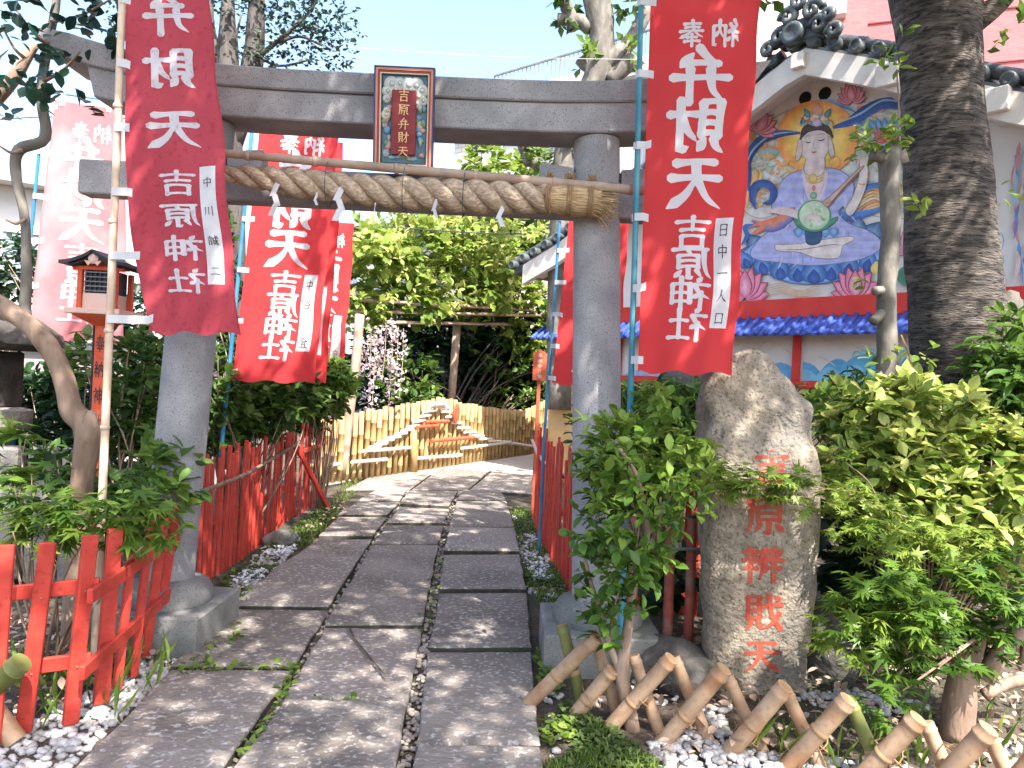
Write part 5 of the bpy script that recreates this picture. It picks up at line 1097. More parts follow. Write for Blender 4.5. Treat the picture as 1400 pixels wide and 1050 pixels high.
for x, y in ((272, 418), (462, 396)): pa.stroke([(x + 26 * math.cos(t), y + 26 * math.sin(t)) for t in np.linspace(0, 6.28, 12)], 5, (.62, .36, .10), taper=False)
for q in (0, 14): pa.stroke([(318 + q, 440), (340, 470 + q), (372, 480 + q), (405, 465 + q), (420 - q, 440)], 5, (.60, .42, .12))
pa.disc(366, 472, 20, 22, (.72, .52, .18), (.5, .3, .08)); pa.disc(369, 515, 8, 14, (.6, .2, .14)); pa.disc(368, 548, 16, 16, (.24, .44, .28), (.1, .25, .14))
# arms, sash, lute
pa.stroke([(110, 610), (92, 560), (108, 505), (155, 495), (188, 525), (180, 570), (140, 585)], 34, BL, BD); pa.stroke([(90, 660), (180, 690), (250, 650), (280, 600)], 44, BL, OR); pa.stroke([(80, 690), (160, 665), (230, 640), (270, 600)], 18, (.68, .18, .10))
pa.stroke([(45, 770), (70, 730), (60, 690), (100, 680)], 20, BL); pa.stroke([(90, 720), (130, 700), (150, 670)], 20, (.68, .18, .10))
pa.stroke([(160, 618), (240, 618), (310, 640), (380, 655)], 34, SK, SKE)
pa.smooth([(600, 385), (612, 440), (600, 520), (560, 610), (530, 640), (512, 610), (545, 550), (570, 470), (578, 400)], SK, (.70, .60, .55)); pa.stroke([(568, 492), (585, 500), (604, 496)], 8, (.62, .36, .10))
pa.smooth([(275, 650), (380, 680), (475, 645), (440, 690), (370, 712), (300, 690)], (.06, .20, .12), (.10, .30, .18)); pa.disc(372, 640, 76, 72, (.10, .28, .14)); pa.disc(372, 638, 68, 65, (.58, .66, .46), (.46, .60, .42))
for k in range(26): a, q = R_.uniform(0, 6.28), R_.uniform(5, 52); pa.disc(372 + q * math.cos(a), 638 + q * math.sin(a), R_.uniform(4, 12), R_.uniform(3, 8), R_.choice(((.22, .42, .20), (.50, .60, .34), (.66, .68, .56), (.34, .50, .30))), rot=a)
pa.smooth([(405, 580), (455, 540), (575, 425), (585, 432), (470, 560), (432, 600)], (.56, .30, .22), (.62, .40, .30)); pa.stroke([(430, 600), (500, 520), (588, 425)], 5, IN)
pa.stroke([(320, 650), (370, 640), (400, 655)], 22, SK, SKE)
for k in range(4): pa.stroke([(355, 640 + k * 8), (385, 640 + k * 9), (405, 650 + k * 8)], 6, SK, SKE)
for k in range(4): pa.stroke([(565 + k * 12, 415), (570 + k * 12, 392), (580 + k * 9, 376)], 9, SK, SKE)
# pink lotuses and mist lines below
pa.lotus(60, 1005, 120, (.68, .16, .26), (.78, .50, .56)); pa.lotus(555, 1000, 118, (.68, .16, .26), (.78, .50, .56)); pa.lotus(790, 800, 80, (.70, .26, .38), (.78, .56, .60)); pa.petal(640, 900, 60, 40, 10, (.70, .55, .16), YE)
for k in range(5): pa.stroke([(150, 960 + k * 9), (230, 940 + k * 11), (300, 975 + k * 6), (400, 950 + k * 9)], 5, (.62, .44, .26))
pa.disc(800, 910, 60, 48, (.05, .16, .10), (.07, .22, .13))
# mist outlines beyond the tree and the painted return
for P in ([(1180, 720), (1205, 715), (1220, 745), (1210, 800), (1185, 805)], [(1190, 805), (1215, 815), (1220, 850), (1195, 860)]): pa.stroke(P, 5, (.22, .40, .62))
pa.stroke([(1190, 860), (1225, 900), (1230, 960), (1190, 990)], 4, (.5, .4, .3))
for k in range(26): x = R_.uniform(1262, 1340); y = R_.uniform(300, 960); pa.stroke([(x, y), (x + R_.uniform(-14, 14), y + 60), (x + R_.uniform(-18, 18), y + 130)], R_.uniform(8, 22), R_.choice(((.10, .28, .50), (.55, .22, .26), (.30, .45, .52), (.62, .45, .42), (.16, .20, .42))))
part('mural', pa.mb, 'mural_paint', hall, fix=False)
# wave paintings on the low panels
cw = lambda x, y, h: on_plane(x, y, W0, wn, h); pb_ = Paint(cw, .004)
def wave(x0, x1, yb, yt, col):
    n = 14; P = [(x0, yb)]
    for i in range(n + 1): t = i / n; P.append((lerp(x0, x1, t), lerp(yb, yt, .35 + .65 * abs(math.sin(t * 7.2 + x0)) ** .8 * (.55 + .45 * t))))
    pb_.fill(P + [(x1, yb)], col)
wave(1098, 1205, 522, 484, (.10, .36, .60)); wave(1150, 1330, 523, 470, (.12, .42, .66)); wave(1098, 1180, 522, 498, (.22, .52, .70)); wave(855, 960, 524, 500, (.30, .50, .68)); wave(960, 1085, 524, 494, (.14, .38, .62)); wave(1335, 1420, 520, 470, (.12, .40, .64))
for k in range(16):
    x = R_.uniform(860, 1390); y = R_.uniform(462, 500); pb_.stroke([(x, y), (x + 12, y - 9), (x + 28, y - 4), (x + 40, y + 5)], 1.6, R_.choice(((.66, .54, .36), (.60, .62, .42), (.40, .58, .62))))
for k in range(7): x = 1165 + k * 11; pb_.stroke([(x, 492), (x + 3, 482 - 2 * k % 5), (x + 11, 482), (x + 10, 490)], 2.2, (.22, .60, .66))
part('wave_painting', pb_.mb, 'mural_paint', hall, fix=False)
cd = Paint(lambda x, y, h: on_plane(x, y, W0, wn, h), .034)
for k in range(30):
    x = R_.uniform(770, 1350); y = R_.uniform(534, 575); cd.stroke([(x, y), (x + 8, y - 8), (x + 18, y - 2), (x + 12, y + 6), (x + 6, y + 2)], 2.0, R_.choice(((.70, .58, .36), (.30, .30, .20), (.40, .34, .2))))
part('dado_scrolls', cd.mb, 'mural_paint', hall, fix=False)

# ---------------------------------------------------------------- buildings behind
def uvbox(name, P0, ex, ey, L, D, z0, z1, mat, parent):
    """box with metre UVs for brick; ex = along the front, ey = depth direction"""
    P0, ex, ey = Vector(P0), Vector(ex), Vector(ey); o0 = Vector(parent['at'])
    c = [P0, P0 + ex * L, P0 + ex * L + ey * D, P0 + ey * D]; V = [Vector((q.x, q.y, z)) - o0 for z in (z0, z1) for q in c]; F = [(0, 1, 5, 4), (1, 2, 6, 5), (2, 3, 7, 6), (3, 0, 4, 7), (4, 5, 6, 7)]
    me = bpy.data.meshes.new(name); me.from_pydata(V, [], F); uv = me.uv_layers.new(name='UVMap'); li = 0
    for fi, f in enumerate(F):
        Ls = (L, D, L, D, L)[fi]; q = [(0, z0), (Ls, z0), (Ls, z1), (0, z1)] if fi < 4 else [(0, 0), (L, 0), (L, D), (0, D)]
        for k in range(4): uv.data[li].uv = q[k]; li += 1
    me.materials.append(MATS[mat]); o = bpy.data.objects.new(name, me); COL.objects.link(o); o.parent = parent; return o
# white brick house with outside stair rail
Q0 = at(617, 300, 24.5); Q1 = at(905, 300, 20.0); be = Q1 - Q0; be.z = 0; BLn = be.length; be.normalize(); bn = Vector((-be.y, be.x, 0)); bn = -bn if bn.y > 0 else bn
wb = thing('brick_house', 'pale brick building with shuttered window and sloping roof railing behind the gate', 'building', (Q0.x, Q0.y, 0))
q0 = Vector((Q0.x, Q0.y, 0)); zt0 = at(690, 112, 23.4).z
uvbox('wall', q0, be, -bn, BLn + 1.5, 8, 0, zt0 - .4, 'brick_white', wb)
def wbp(px, py, off=0.0): return on_plane(px, py, q0, bn, off)
def pane(par, x0, x1, y0, y1, mat, fm, off=.03, mull=1):
    a, b = wbp(x0, y0, off), wbp(x1, y1, off); sa, sb = (a - q0).dot(be), (b - q0).dot(be); z1_, z0_ = max(a.z, b.z), min(a.z, b.z); axb = (be, bn, Zu); cc = lambda s, z, o: q0 + be * s + bn * o + Zu * z
    mb = MB(); mb.box(cc((sa + sb) / 2, (z0_ + z1_) / 2, .01), ((sb - sa) / 2, .02, (z1_ - z0_) / 2), axb); w_ = part('window', mb, mat, par); t = .06
    for s0, s1, y_0, y_1 in ((sa - t, sb + t, z1_, z1_ + t), (sa - t, sb + t, z0_ - t, z0_), (sa - t, sa, z0_, z1_), (sb, sb + t, z0_, z1_)) + (((sa + sb) / 2 - .03, (sa + sb) / 2 + .03, z0_, z1_),) * mull:
        mb = MB(); mb.box(cc((s0 + s1) / 2, (y_0 + y_1) / 2, .05), ((s1 - s0) / 2, .04, (y_1 - y_0) / 2), axb); part('frame', mb, fm, w_)
pane(wb, 664, 710, 204, 245, 'shutter', 'concrete_pale'); pane(wb, 738, 757, 176, 206, 'glass', 'metal_grey', mull=0); pane(wb, 880, 900, 180, 230, 'glass', 'metal_grey', mull=0)
a, b = wbp(640, 182), wbp(720, 176); mb = MB(); mb.box((a + b) / 2 + bn * .06, ((b - a).length * .8, .06, .08), (be, bn, Zu)); part('string_course', mb, 'bamboo_old', wb)
ra, rb = wbp(676, 104, .1), wbp(905, 36, .1); mb = MB(); bar(mb, ra - Vector((0, 0, .9)), rb - Vector((0, 0, 1.0)), .25, .22); cop = part('parapet', mb, 'concrete_pale', wb)
rail = part('handrail', MB().tube([ra, rb], .04, 6), 'metal_grey', wb)
nb_ = 38
for i in range(nb_):
    p = ra.lerp(rb, i / (nb_ - 1)); mb = MB(); mb.tube([p, p - Vector((0, 0, .85))], .028 if i % 8 == 0 else .014, 5); part('baluster', mb, 'metal_grey', rail)
uvbox('upper_storey', q0 + be * (BLn * .98), be, -bn, 1.5, 7, zt0 - .5, zt0 + 6, 'brick_white', wb)
# pink tiled block
Q2 = at(1040, 200, 27.0); pe = Vector((.93, -.36, 0)).normalized(); pnm = Vector((-.36, -.93, 0)).normalized(); pk = thing('pink_building', 'tall pink tiled apartment block rising behind the hall roof', 'building', (Q2.x, Q2.y, 0))
uvbox('wall', (Q2.x, Q2.y, 0), pe, -pnm, 26, 10, 0, 32, 'brick_pink', pk)
Q2v = Vector((Q2.x, Q2.y, 0))
for k in range(10):
    mb = MB(); z = 4 + k * 1.7; mb.box(Q2v + pe * 14.5 + pnm * .02 + Zu * z, (11.5, .02, .02), (pe, pnm, Zu)); part('joint_line', mb, 'maroon', pk)
uvbox('stair_tower', Q2v + pnm * 1.2 + pe * .6, pe, -pnm, 2.6, 1.1, 0, at(1060, 24, 26).z, 'brick_pink', pk)
mb = MB(); p = on_plane(1068, 22, Q2v + pnm * 1.2, pnm, .05); mb.box(p + pe * .3, (1.7, .35, .30), (pe, pnm, Zu)); part('tower_cap', mb, 'concrete_pale', pk)
p = on_plane(1057, 42, Q2v + pnm * 1.2, pnm, .02); mb = MB(); mb.box(p, (.26, .03, .19), (pe, pnm, Zu)); w_ = part('window', mb, 'glass', pk)
for sx, sz, hx, hz in ((0, .21, .30, .025), (0, -.21, .30, .025), (-.28, 0, .025, .19), (.28, 0, .025, .19)): mb = MB(); mb.box(p + pe * sx + Zu * sz + pnm * .02, (hx, .04, hz), (pe, pnm, Zu)); part('frame', mb, 'white_paint', w_)
# low white house, pale left house, plaster wall
def house(name, label, px0, px1, Y0, Y1, pyt, wallm, roofm, rh=.8):
    a, b = at(px0, 300, Y0), at(px1, 300, Y1); a.z = b.z = 0; d = (b - a); L = d.length; d.normalize(); nn = Vector((-d.y, d.x, 0)); nn = -nn if nn.y > 0 else nn; zt_ = at(px0, pyt, Y0).z
    t = thing(name, label, 'building', tuple(a)); mb = MB(); mb.prism([a, b, b + Zu * zt_, a + Zu * zt_], -nn * 6); part('wall', mb, wallm, t)
    mb = MB(); mb.prism([a - d * .4 + nn * .5 + Zu * (zt_ + .01), a - d * .4 - nn * 3 + Zu * (zt_ + rh), a - d * .4 - nn * 6.5 + Zu * (zt_ + .01)], d * (L + .8)); part('roof', mb, roofm, t)
    for k in range(2):
        c = a + d * L * (.3 + .4 * k) + nn * .01 + Zu * zt_ * .72; mb = MB(); mb.box(c, (.7, .03, .5), (d, nn, Zu)); w_ = part('window', mb, 'glass', t)
        for sx, sz, hx, hz in ((0, .53, .78, .04), (0, -.53, .78, .04), (-.74, 0, .04, .49), (.74, 0, .04, .49), (0, 0, .03, .49)): mb = MB(); mb.box(c + d * sx + Zu * sz + nn * .02, (hx, .04, hz), (d, nn, Zu)); part('frame', mb, 'white_paint', w_)
    return t
house('white_house', 'low white house with grey sloping roof glimpsed above the vine pergola', 440, 640, 21, 19, 318, 'concrete_pale', 'metal_grey', 1.0)
house('pale_house', 'pale beige house wall at the left edge behind the faded banner', -260, 100, 13, 15, 215, 'concrete_pale', 'concrete_pale', .3)
a, b = at(-120, 470, 9.5), at(330, 470, 10.5); gw = thing('garden_wall', 'plain grey-brown plastered garden wall behind the lantern', 'wall', (a.x, a.y, 0)); z1_ = at(100, 478, 9.8).z
mb = MB(); mb.prism([Vector((a.x, a.y, 0)), Vector((b.x, b.y, 0)), Vector((b.x, b.y, z1_)), Vector((a.x, a.y, z1_))], (0, .2, 0)); part('panel', mb, 'grey_wall', gw)
mb = MB(); bar(mb, Vector((a.x, a.y + .1, z1_ + .05)), Vector((b.x, b.y + .1, z1_ + .05)), .2, .05); part('coping', mb, 'roof_tile', gw)
# stone lantern and stone posts on the left edge
SY = 5.6; c = at(-12, 500, SY); sl = thing('stone_lantern', 'weathered stone lantern cut by the left edge behind leaves', 'stone lantern', (c.x, SY, -.05)); cx = c.x; zz = lambda py: at(0, py, SY).z
mb = MB(); rings = []
for z, r in ((zz(478), .36), (zz(470), .44), (zz(455), .42), (zz(438), .30), (zz(420), .16), (zz(405), .06)): rings.append([Vector((cx + r * math.cos(k * .2618) * (1 + .08 * (k % 4 == 2)), SY + r * math.sin(k * .2618), z + .05 * (k % 4 == 0) * (r > .4))) for k in range(24)])
mb.loft(rings); part('cap', mb, 'stone_dark', sl, True, angle=50)
mb = MB(); mb.bbox((cx, SY, (zz(480) + zz(556)) / 2), (.15, .15, (zz(480) - zz(556)) / 2), b=.01); fb = part('fire_box', mb, 'stone_dark', sl); mb = MB(); mb.box((cx + .03, SY - .15, (zz(490) + zz(545)) / 2), (.08, .01, .10)); part('paper_window', mb, 'paper', fb)
mb = MB(); mb.lathe((cx, SY, 0), [(.16, zz(600)), (.27, zz(585)), (.28, zz(560)), (.20, zz(556))], 20); part('platform', mb, 'stone_grey', sl, True, angle=40)
mb = MB(); mb.lathe((cx, SY, 0), [(.22, -.1), (.16, .1), (.13, .5), (.15, zz(600))], 18); part('shaft', mb, 'stone_grey', sl, True)
sw = thing('stone_posts', 'row of rough grey stone posts with a rail behind the low red fence', 'stone fence', tuple(at(50, 800, 5.3)))
for px in (-30, 15, 62, 108):
    p = at(px, 610, 5.4); mb = MB(); mb.bbox((p.x, p.y, p.z / 2), (.085, .07, p.z / 2), b=.02); part('post', mb, 'stone_grey', sw)
p, q = at(-60, 668, 5.45), at(140, 672, 5.45); mb = MB(); bar(mb, p, q, .05, .06, .01); part('rail', mb, 'stone_grey', sw)
# small red sign by the gate
p = at(738, 500, 9.2); sg_ = thing('notice_sign', 'small red wooden notice board with peaked top on a thin post', 'sign', (p.x, p.y, -.05)); sc = 9.2 / FPX
mb = MB(); mb.prism([p + Vector((-9 * sc, 0, -20 * sc)), p + Vector((9 * sc, 0, -20 * sc)), p + Vector((9.5 * sc, 0, 17 * sc)), p + Vector((0, 0, 22 * sc)), p + Vector((-9.5 * sc, 0, 17 * sc))], (0, .03, 0)); bd = part('board', mb, 'sign_red', sg_)
mb = MB(); mb.bbox((p.x, p.y + .05, (p.z) / 2), (.022, .02, p.z / 2 + .05)); part('post', mb, 'sign_red', sg_)
for k in range(5):
    m = MB(); letter(m, '奉納中日神'[k], lambda x, y, h: p + Vector(((x - 50) / 100 * .05, -.002 - h, .12 - k * .062 + (y - 50) / 100 * .05)), 10); part('character', m, 'cream', bd, fix=False)
# overhead wires
for i, (P, r) in enumerate(((((-40, 20, 9), (200, 40, 9), (480, 65, 10), (700, 78, 12), (905, 82, 13)), .006), (((-20, 165, 11), (60, 160, 11), (180, 162, 11)), .008), (((500, 308, 14), (640, 318, 14), (720, 320, 14)), .012))):
    mb = MB(); mb.tube(curve([at(*q) for q in P], 6), r, 5); tag(part('overhead_wire', mb, 'wire_pale' if i == 0 else 'wire'), ('thin pale wire crossing the sky above the torii lintel', 'dark cable behind the leafy branch at the left edge', 'slack dark cable in front of the low white house')[i], 'wire')

# ---------------------------------------------------------------- trees
def trunk_px(mb, spec, Y, n=28, rough=.05, freq=3.0, fine=.02, steps=40, seed=1.0):
    """spec rows (py, x_left, x_right): a trunk surveyed by its outline at distance Y"""
    rings = []; T = np.linspace(0, len(spec) - 1, steps)
    for t in T:
        py, xl, xr = (float(np.interp(t, range(len(spec)), [q[k] for q in spec])) for k in range(3)); a, b = at(xl, py, Y), at(xr, py, Y); c = (a + b) / 2; r = (b - a).length / 2; ring = []
        for k in range(n):
            th = 6.2832 * k / n; d = Vector((math.cos(th), math.sin(th), 0)); p = c + d * r
            ring.append(c + d * r * (1 + rough * nz(p, freq, seed) + fine * nz(p, freq * 4, seed)))
        rings.append(ring)
    mb.loft(rings); return mb
CY = 5.6; ch = thing('cherry_tree', 'massive dark-barked tree trunk in front of the painted hall', 'tree', (at(1310, 600, CY).x, CY, -.05))
mb = trunk_px(MB(), [(840, 1225, 1420), (700, 1252, 1395), (600, 1258, 1382), (540, 1256, 1378), (480, 1250, 1378), (420, 1246, 1368), (340, 1242, 1358), (260, 1240, 1352), (200, 1238, 1346), (120, 1238, 1338), (50, 1230, 1336), (0, 1222, 1338), (-60, 1212, 1345), (-160, 1200, 1350)], CY, 56, .06, 2.6, .022, 90); part('trunk', mb, 'bark_cherry', ch, True)
for i, (px, py, r) in enumerate(((1372, 430, .12), (1366, 505, .11), (1380, 470, .08), (1345, 285, .07), (1258, 300, .05))):
    c = at(px, py, CY - .08 + .05 * (i == 3)); mb = MB(); mb.ball(c, (r, r, r * 1.25), 16, 10); mb.v = [tuple(Vector(v) + (Vector(v) - c) * (.45 * nz(Vector(v), 14, 3) + .2 * nz(Vector(v), 34, 5))) for v in mb.v]; part('burl', mb, 'bark_grey', ch, True)
mb = MB(); base = at(1280, -60, CY)
crown = [((2.1, 6.7, 7.4), (1.3, 1.1, .6)), ((3.0, 8.0, 7.6), (1.0, .9, .5)), ((.4, 2.5, 6.3), (1.7, .8, .6)), ((-.9, 2.6, 6.3), (.9, .7, .5)), ((1.6, 2.6, 6.2), (1.1, .7, .5)), ((2.3, 1.7, 6.0), (2.0, 1.7, .8)), ((.6, 1.6, 6.1), (1.7, 1.5, .7)), ((3.6, 3.9, 6.4), (1.8, 1.6, .8)), ((1.5, 3.6, 5.9), (1.5, 1.2, .6)), ((4.8, 6.4, 7.5), (1.9, 1.6, .9)), ((1.4, -2.6, 6.3), (1.9, 1.5, .8)), ((2.6, 6.0, 7.0), (1.7, 1.4, .8)), ((-.9, 1.7, 6.2), (1.1, 1.1, .6)), ((.4, -.6, 6.2), (2.0, 1.4, .8)), ((2.6, -.8, 6.4), (1.6, 1.2, .8)), ((.3, 4.9, 6.6), (1.4, 1.2, .6)), ((5.2, 4.2, 7.2), (1.5, 1.4, .8)), ((-.8, -2.4, 6.2), (1.6, 1.4, .7))]
for i, (c, r) in enumerate(crown): stems(mb, base + Vector((0, 0, .2)), [c], .16, .03, .12, 7, 6, i)
mb.tube(curve([at(1330, 30, CY), at(1362, 8, CY - .1), at(1390, -20, CY - .2), at(1430, -80, CY - .3)], 5), radii([.10, .06, .05], 16), 8)
part('limbs', mb, 'bark_cherry', ch, True)
lv = Leaves('tiny', 21)
for c, r in crown: lv.blob(c, r, int((230 if r[1] < .9 else 165) * r[0] * r[1]), 8, .115, shell=.15, vbase=.5, tl=.18)
for px, py, Y, n in ((1040, 4, 4.6, 10), (1020, -6, 4.5, 8), (1385, 22, 5.2, 14), (880, 12, 7, 14), (1372, 40, 5.2, 5), (1234, 60, 5.3, 5)):
    lv.blob(at(px, py, Y), (M_PX(14, Y), .1, M_PX(14, Y)), max(2, n // 4), 4, .10, vbase=.7)
lv.build(ch, 'leaf_mid', 'crown')
sp = Leaves('oval', 22)
for px, py in ((1260, 275), (1272, 260), (1262, 292), (1358, 272), (1365, 262), (1372, 268)): sp.blob(at(px, py, CY - .42 if px < 1300 else CY), (.03, .03, .03), 2, 2, .10, vbase=.85, shell=0)
sp.build(ch, 'leaf_fresh', 'sprouts')

PY_ = 5.15; pt = thing('pruned_tree', 'slim grey pruned trunk with leaf tufts beside the massive dark trunk', 'tree', (at(1215, 560, PY_).x, PY_, -.05))
mb = MB(); P = [at(x, y, PY_) for x, y in ((1205, 800), (1212, 560), (1213, 480), (1212, 400), (1218, 320), (1216, 260), (1217, 215), (1222, 200))]; P = curve(P, 5); mb.tube(P, [q * (1 + .12 * nz(p, 9, 2)) for p, q in zip(P, radii([.085, .075, .066, .062, .06, .062, .075, .05], len(P)))], 14); part('trunk', mb, 'bark_grey', pt, True)
mb = MB()
for a, b, r in (((1217, 222), (1193, 212), .045), ((1218, 225), (1240, 212), .05), ((1212, 400), (1196, 398), .035), ((1212, 425), (1194, 440), .04), ((1206, 520), (1200, 512), .035)): mb.tube([at(*a, PY_), at((a[0] + b[0]) / 2, (a[1] + b[1]) / 2 - 2, PY_ - .03), at(*b, PY_ - .05)], [r, r * .85, r * .9], 9)
part('stub', mb, 'bark_grey', pt, True)
lv = Leaves('oval', 31)
for px, py, n in ((1195, 195, 8), (1215, 192, 8), (1235, 190, 6), (1180, 205, 4), (1160, 150, 0), (1205, 90, 3), (1218, 88, 2), (1230, 495, 4), (1245, 480, 3), (1196, 495, 3), (1190, 380, 2), (1255, 500, 3)): 
    if n: lv.blob(at(px, py, PY_ - .03), (.05, .05, .05), n, 3, .085, vbase=.65, shell=.2)
lv.build(pt, 'leaf_fresh', singles=140)
mb = MB(); mb.tube(curve([at(1228, 205, PY_), at(1229, 150, PY_), at(1226, 95, PY_)], 4), .006, 5); mb.tube(curve([at(1240, 560, PY_ - .1), at(1246, 500, PY_ - .1), at(1232, 458, PY_ - .1)], 4), .006, 5); part('twig', mb, 'bark_brown', pt)

# slender leaning tree, left foreground
TYL = 4.35; lt = thing('crape_myrtle', 'slender smooth-barked leaning tree with dark round leaves behind low red fence', 'tree', tuple(gnd(88, 860)))
mb = MB(); P = curve([at(x, y, TYL) for x, y in ((96, 900), (104, 760), (112, 660), (120, 590), (98, 560), (88, 520), (70, 480), (40, 445), (0, 418), (-50, 395))], 5); mb.tube(P, [q * (1 + .08 * nz(p, 11, 1)) for p, q in zip(P, radii([.055, .055, .058, .075, .062, .056, .054, .052, .056, .06], len(P)))], 14); part('trunk', mb, 'bark_brown', lt, True)
mb = MB(); P = curve([at(x, y, TYL + .03) for x, y in ((40, 450), (34, 430), (36, 380), (34, 300), (22, 240), (26, 205), (62, 188), (56, 130), (64, 70), (76, 10), (84, -60))], 5); mb.tube(P, [q * (1 + .1 * nz(p, 12, 4)) for p, q in zip(P, radii([.030, .034, .027, .025, .029, .032, .03, .026, .024, .022, .02], len(P)))], 12); part('limb', mb, 'bark_grey', lt, True)
mb = MB(); P = curve([at(x, y, TYL + .25) for x, y in ((-20, 150), (15, 112), (35, 82), (50, 60))], 4); mb.tube(P, radii([.045, .035, .02], len(P)), 10); part('limb', mb, 'bark_brown', lt, True)
for a, b in (((34, 80), (5, 40)), ((30, 205), (0, 200)), ((62, 110), (110, 70)), ((35, 300), (8, 300)), ((66, 60), (20, 10)), ((70, 30), (150, 0))):
    mb = MB(); mb.tube(curve([at(*a, TYL), at((a[0] + b[0]) / 2, (a[1] + b[1]) / 2 + 6, TYL - .05), at(*b, TYL - .08)], 4), radii([.012, .005], 9), 6); part('twig', mb, 'bark_brown', lt, True)

mb = MB(); c = at(120, 588, TYL - .025); mb.ball(c, (.05, .05, .10), 14, 9); mb.v = [tuple(Vector(v) + (Vector(v) - c) * .5 * nz(Vector(v), 18, 2)) for v in mb.v]; part('burl', mb, 'bark_brown', lt, True)
lv = Leaves('round', 33)
for px, py, rx, ry, n in ((20, 15, 40, 30, 26), (85, 5, 60, 22, 22), (15, 60, 26, 30, 12), (165, 20, 26, 36, 34), (172, 55, 18, 14, 10), (150, 8, 30, 14, 10), (105, 72, 32, 16, 16), (78, 88, 14, 14, 6), (25, 130, 26, 20, 16), (50, 150, 14, 12, 8), (68, 145, 12, 10, 4), (20, 100, 14, 10, 5), (55, 110, 14, 14, 5), (90, 142, 20, 8, 4), (118, 152, 16, 8, 4), (-5, 140, 14, 20, 8)): lv.blob(at(px, py, TYL - .1), (M_PX(rx, TYL), .12, M_PX(ry, TYL)), max(2, int(n * .42)), 3, .088, vbase=.35 if py < 60 or px > 130 else .6, vvar=.3, shell=.2, flat=1, spread=1.1)
lv.build(lt, 'leaf_teal', singles=300)

# trees behind the torii
def far_tree(name, label, Y, trunk, limbs, blobs, leafm, bark, kind='tiny', size=.16, per=7, seed=1, group=None, rt=.06):
    b = at(trunk[0][1], trunk[0][0], Y) if 0 else None; x0 = (trunk[0][1] + trunk[0][2]) / 2; p = at(x0, trunk[0][0], Y); t = thing(name, label, 'tree', (p.x, p.y, -.05), group)
    mb = trunk_px(MB(), trunk, Y, 18, .12, 3, .05, 36, seed); part('trunk', mb, bark, t, True)
    if limbs:
        for L_ in limbs:
            mb = MB(); P = curve([at(x, y, Y + dy) for x, y, dy in L_[1]], 4); mb.tube(P, [max(.012, q) * (1 + .15 * nz(p, 6, seed)) for p, q in zip(P, radii(L_[0], len(P)))], 9)
            part('limb', mb, bark, t, True)
    lv = Leaves(kind, seed)
    for px, py, rx, ry, rd, n, vb in blobs: lv.blob(at(px, py, Y), (M_PX(rx, Y), rd, M_PX(ry, Y)), n, per, size, vbase=vb, shell=.15, vvar=.35, tl=.2)
    lv.build(t, leafm, 'crown'); return t
far_tree('conifer', 'dark-trunked tree with wispy blue-green foliage above the torii lintel', 8.6, [(640, 300, 345), (480, 302, 340), (300, 298, 334), (170, 296, 330), (90, 296, 326), (30, 300, 322), (-40, 306, 318)],
   [([.11, .12, .10, .08], ((318, 200, 0), (345, 90, .1), (350, 30, .1), (352, -40, .1))), ([.05, .04], ((300, 90, 0), (288, 30, 0), (286, -30, 0))), ([.035, .02, .01], ((350, 80, .1), (385, 52, 0), (420, 20, 0), (440, -10, 0))), ([.02, .01], ((380, 58, 0), (410, 50, 0), (440, 62, 0))), ([.02, .01], ((320, 60, 0), (330, 20, 0))), ([.02, .01], ((345, 70, 0), (380, 90, 0), (430, 80, 0)))],
   [(410, 30, 34, 26, .5, 60, .5), (445, 55, 30, 20, .4, 40, .5), (380, 80, 34, 16, .4, 45, .6), (400, -5, 50, 24, .5, 60, .4), (450, 15, 24, 22, .3, 26, .5), (350, 10, 30, 26, .4, 40, .35), (300, 20, 26, 30, .4, 40, .35), (340, 78, 26, 12, .3, 24, .7), (445, 85, 24, 12, .3, 16, .5), (150, 40, 12, 18, .3, 18, .5), (420, 60, 40, 30, .4, 26, .5), (475, 30, 14, 26, .2, 10, .5), (320, 460, 40, 50, .4, 40, .3)], 'needle_dark', 'bark_dark', 'tiny', .065, 5, 41)
far_tree('pruned_tree', 'hard-pruned grey tree with cut limbs rising behind the lintel', 13.5, [(560, 745, 785), (420, 748, 784), (300, 752, 786), (200, 758, 790), (150, 772, 802), (100, 800, 836), (60, 806, 840), (20, 800, 838), (-40, 790, 830)],
   [([.20, .14, .12], ((815, 90, 0), (850, 70, 0), (872, 40, 0), (885, 10, 0))), ([.13, .10], ((808, 40, 0), (790, 28, 0), (762, 26, 0))), ([.14, .15, .16], ((830, 110, 0), (850, 95, 0), (862, 78, 0))), ([.10, .12], ((810, 95, 0), (800, 88, 0), (795, 80, 0))), ([.12, .10, .12], ((765, 260, 0), (745, 235, 0), (722, 215, 0))), ([.10, .09], ((725, 225, 0), (715, 200, 0), (712, 180, 0))), ([.12, .10], ((785, 40, 0), (770, 0, 0), (745, -20, 0)))],
   [(772, 12, 14, 14, .3, 14, .3), (860, 8, 16, 12, .3, 12, .4), (808, 80, 12, 12, .3, 8, .9), (770, 205, 10, 14, .3, 12, .4), (722, 195, 10, 14, .3, 10, .9), (745, 225, 12, 10, .3, 8, .9), (858, 78, 12, 8, .2, 8, .9)], 'leaf_mid', 'bark_grey', 'tiny', .2, 6, 43)

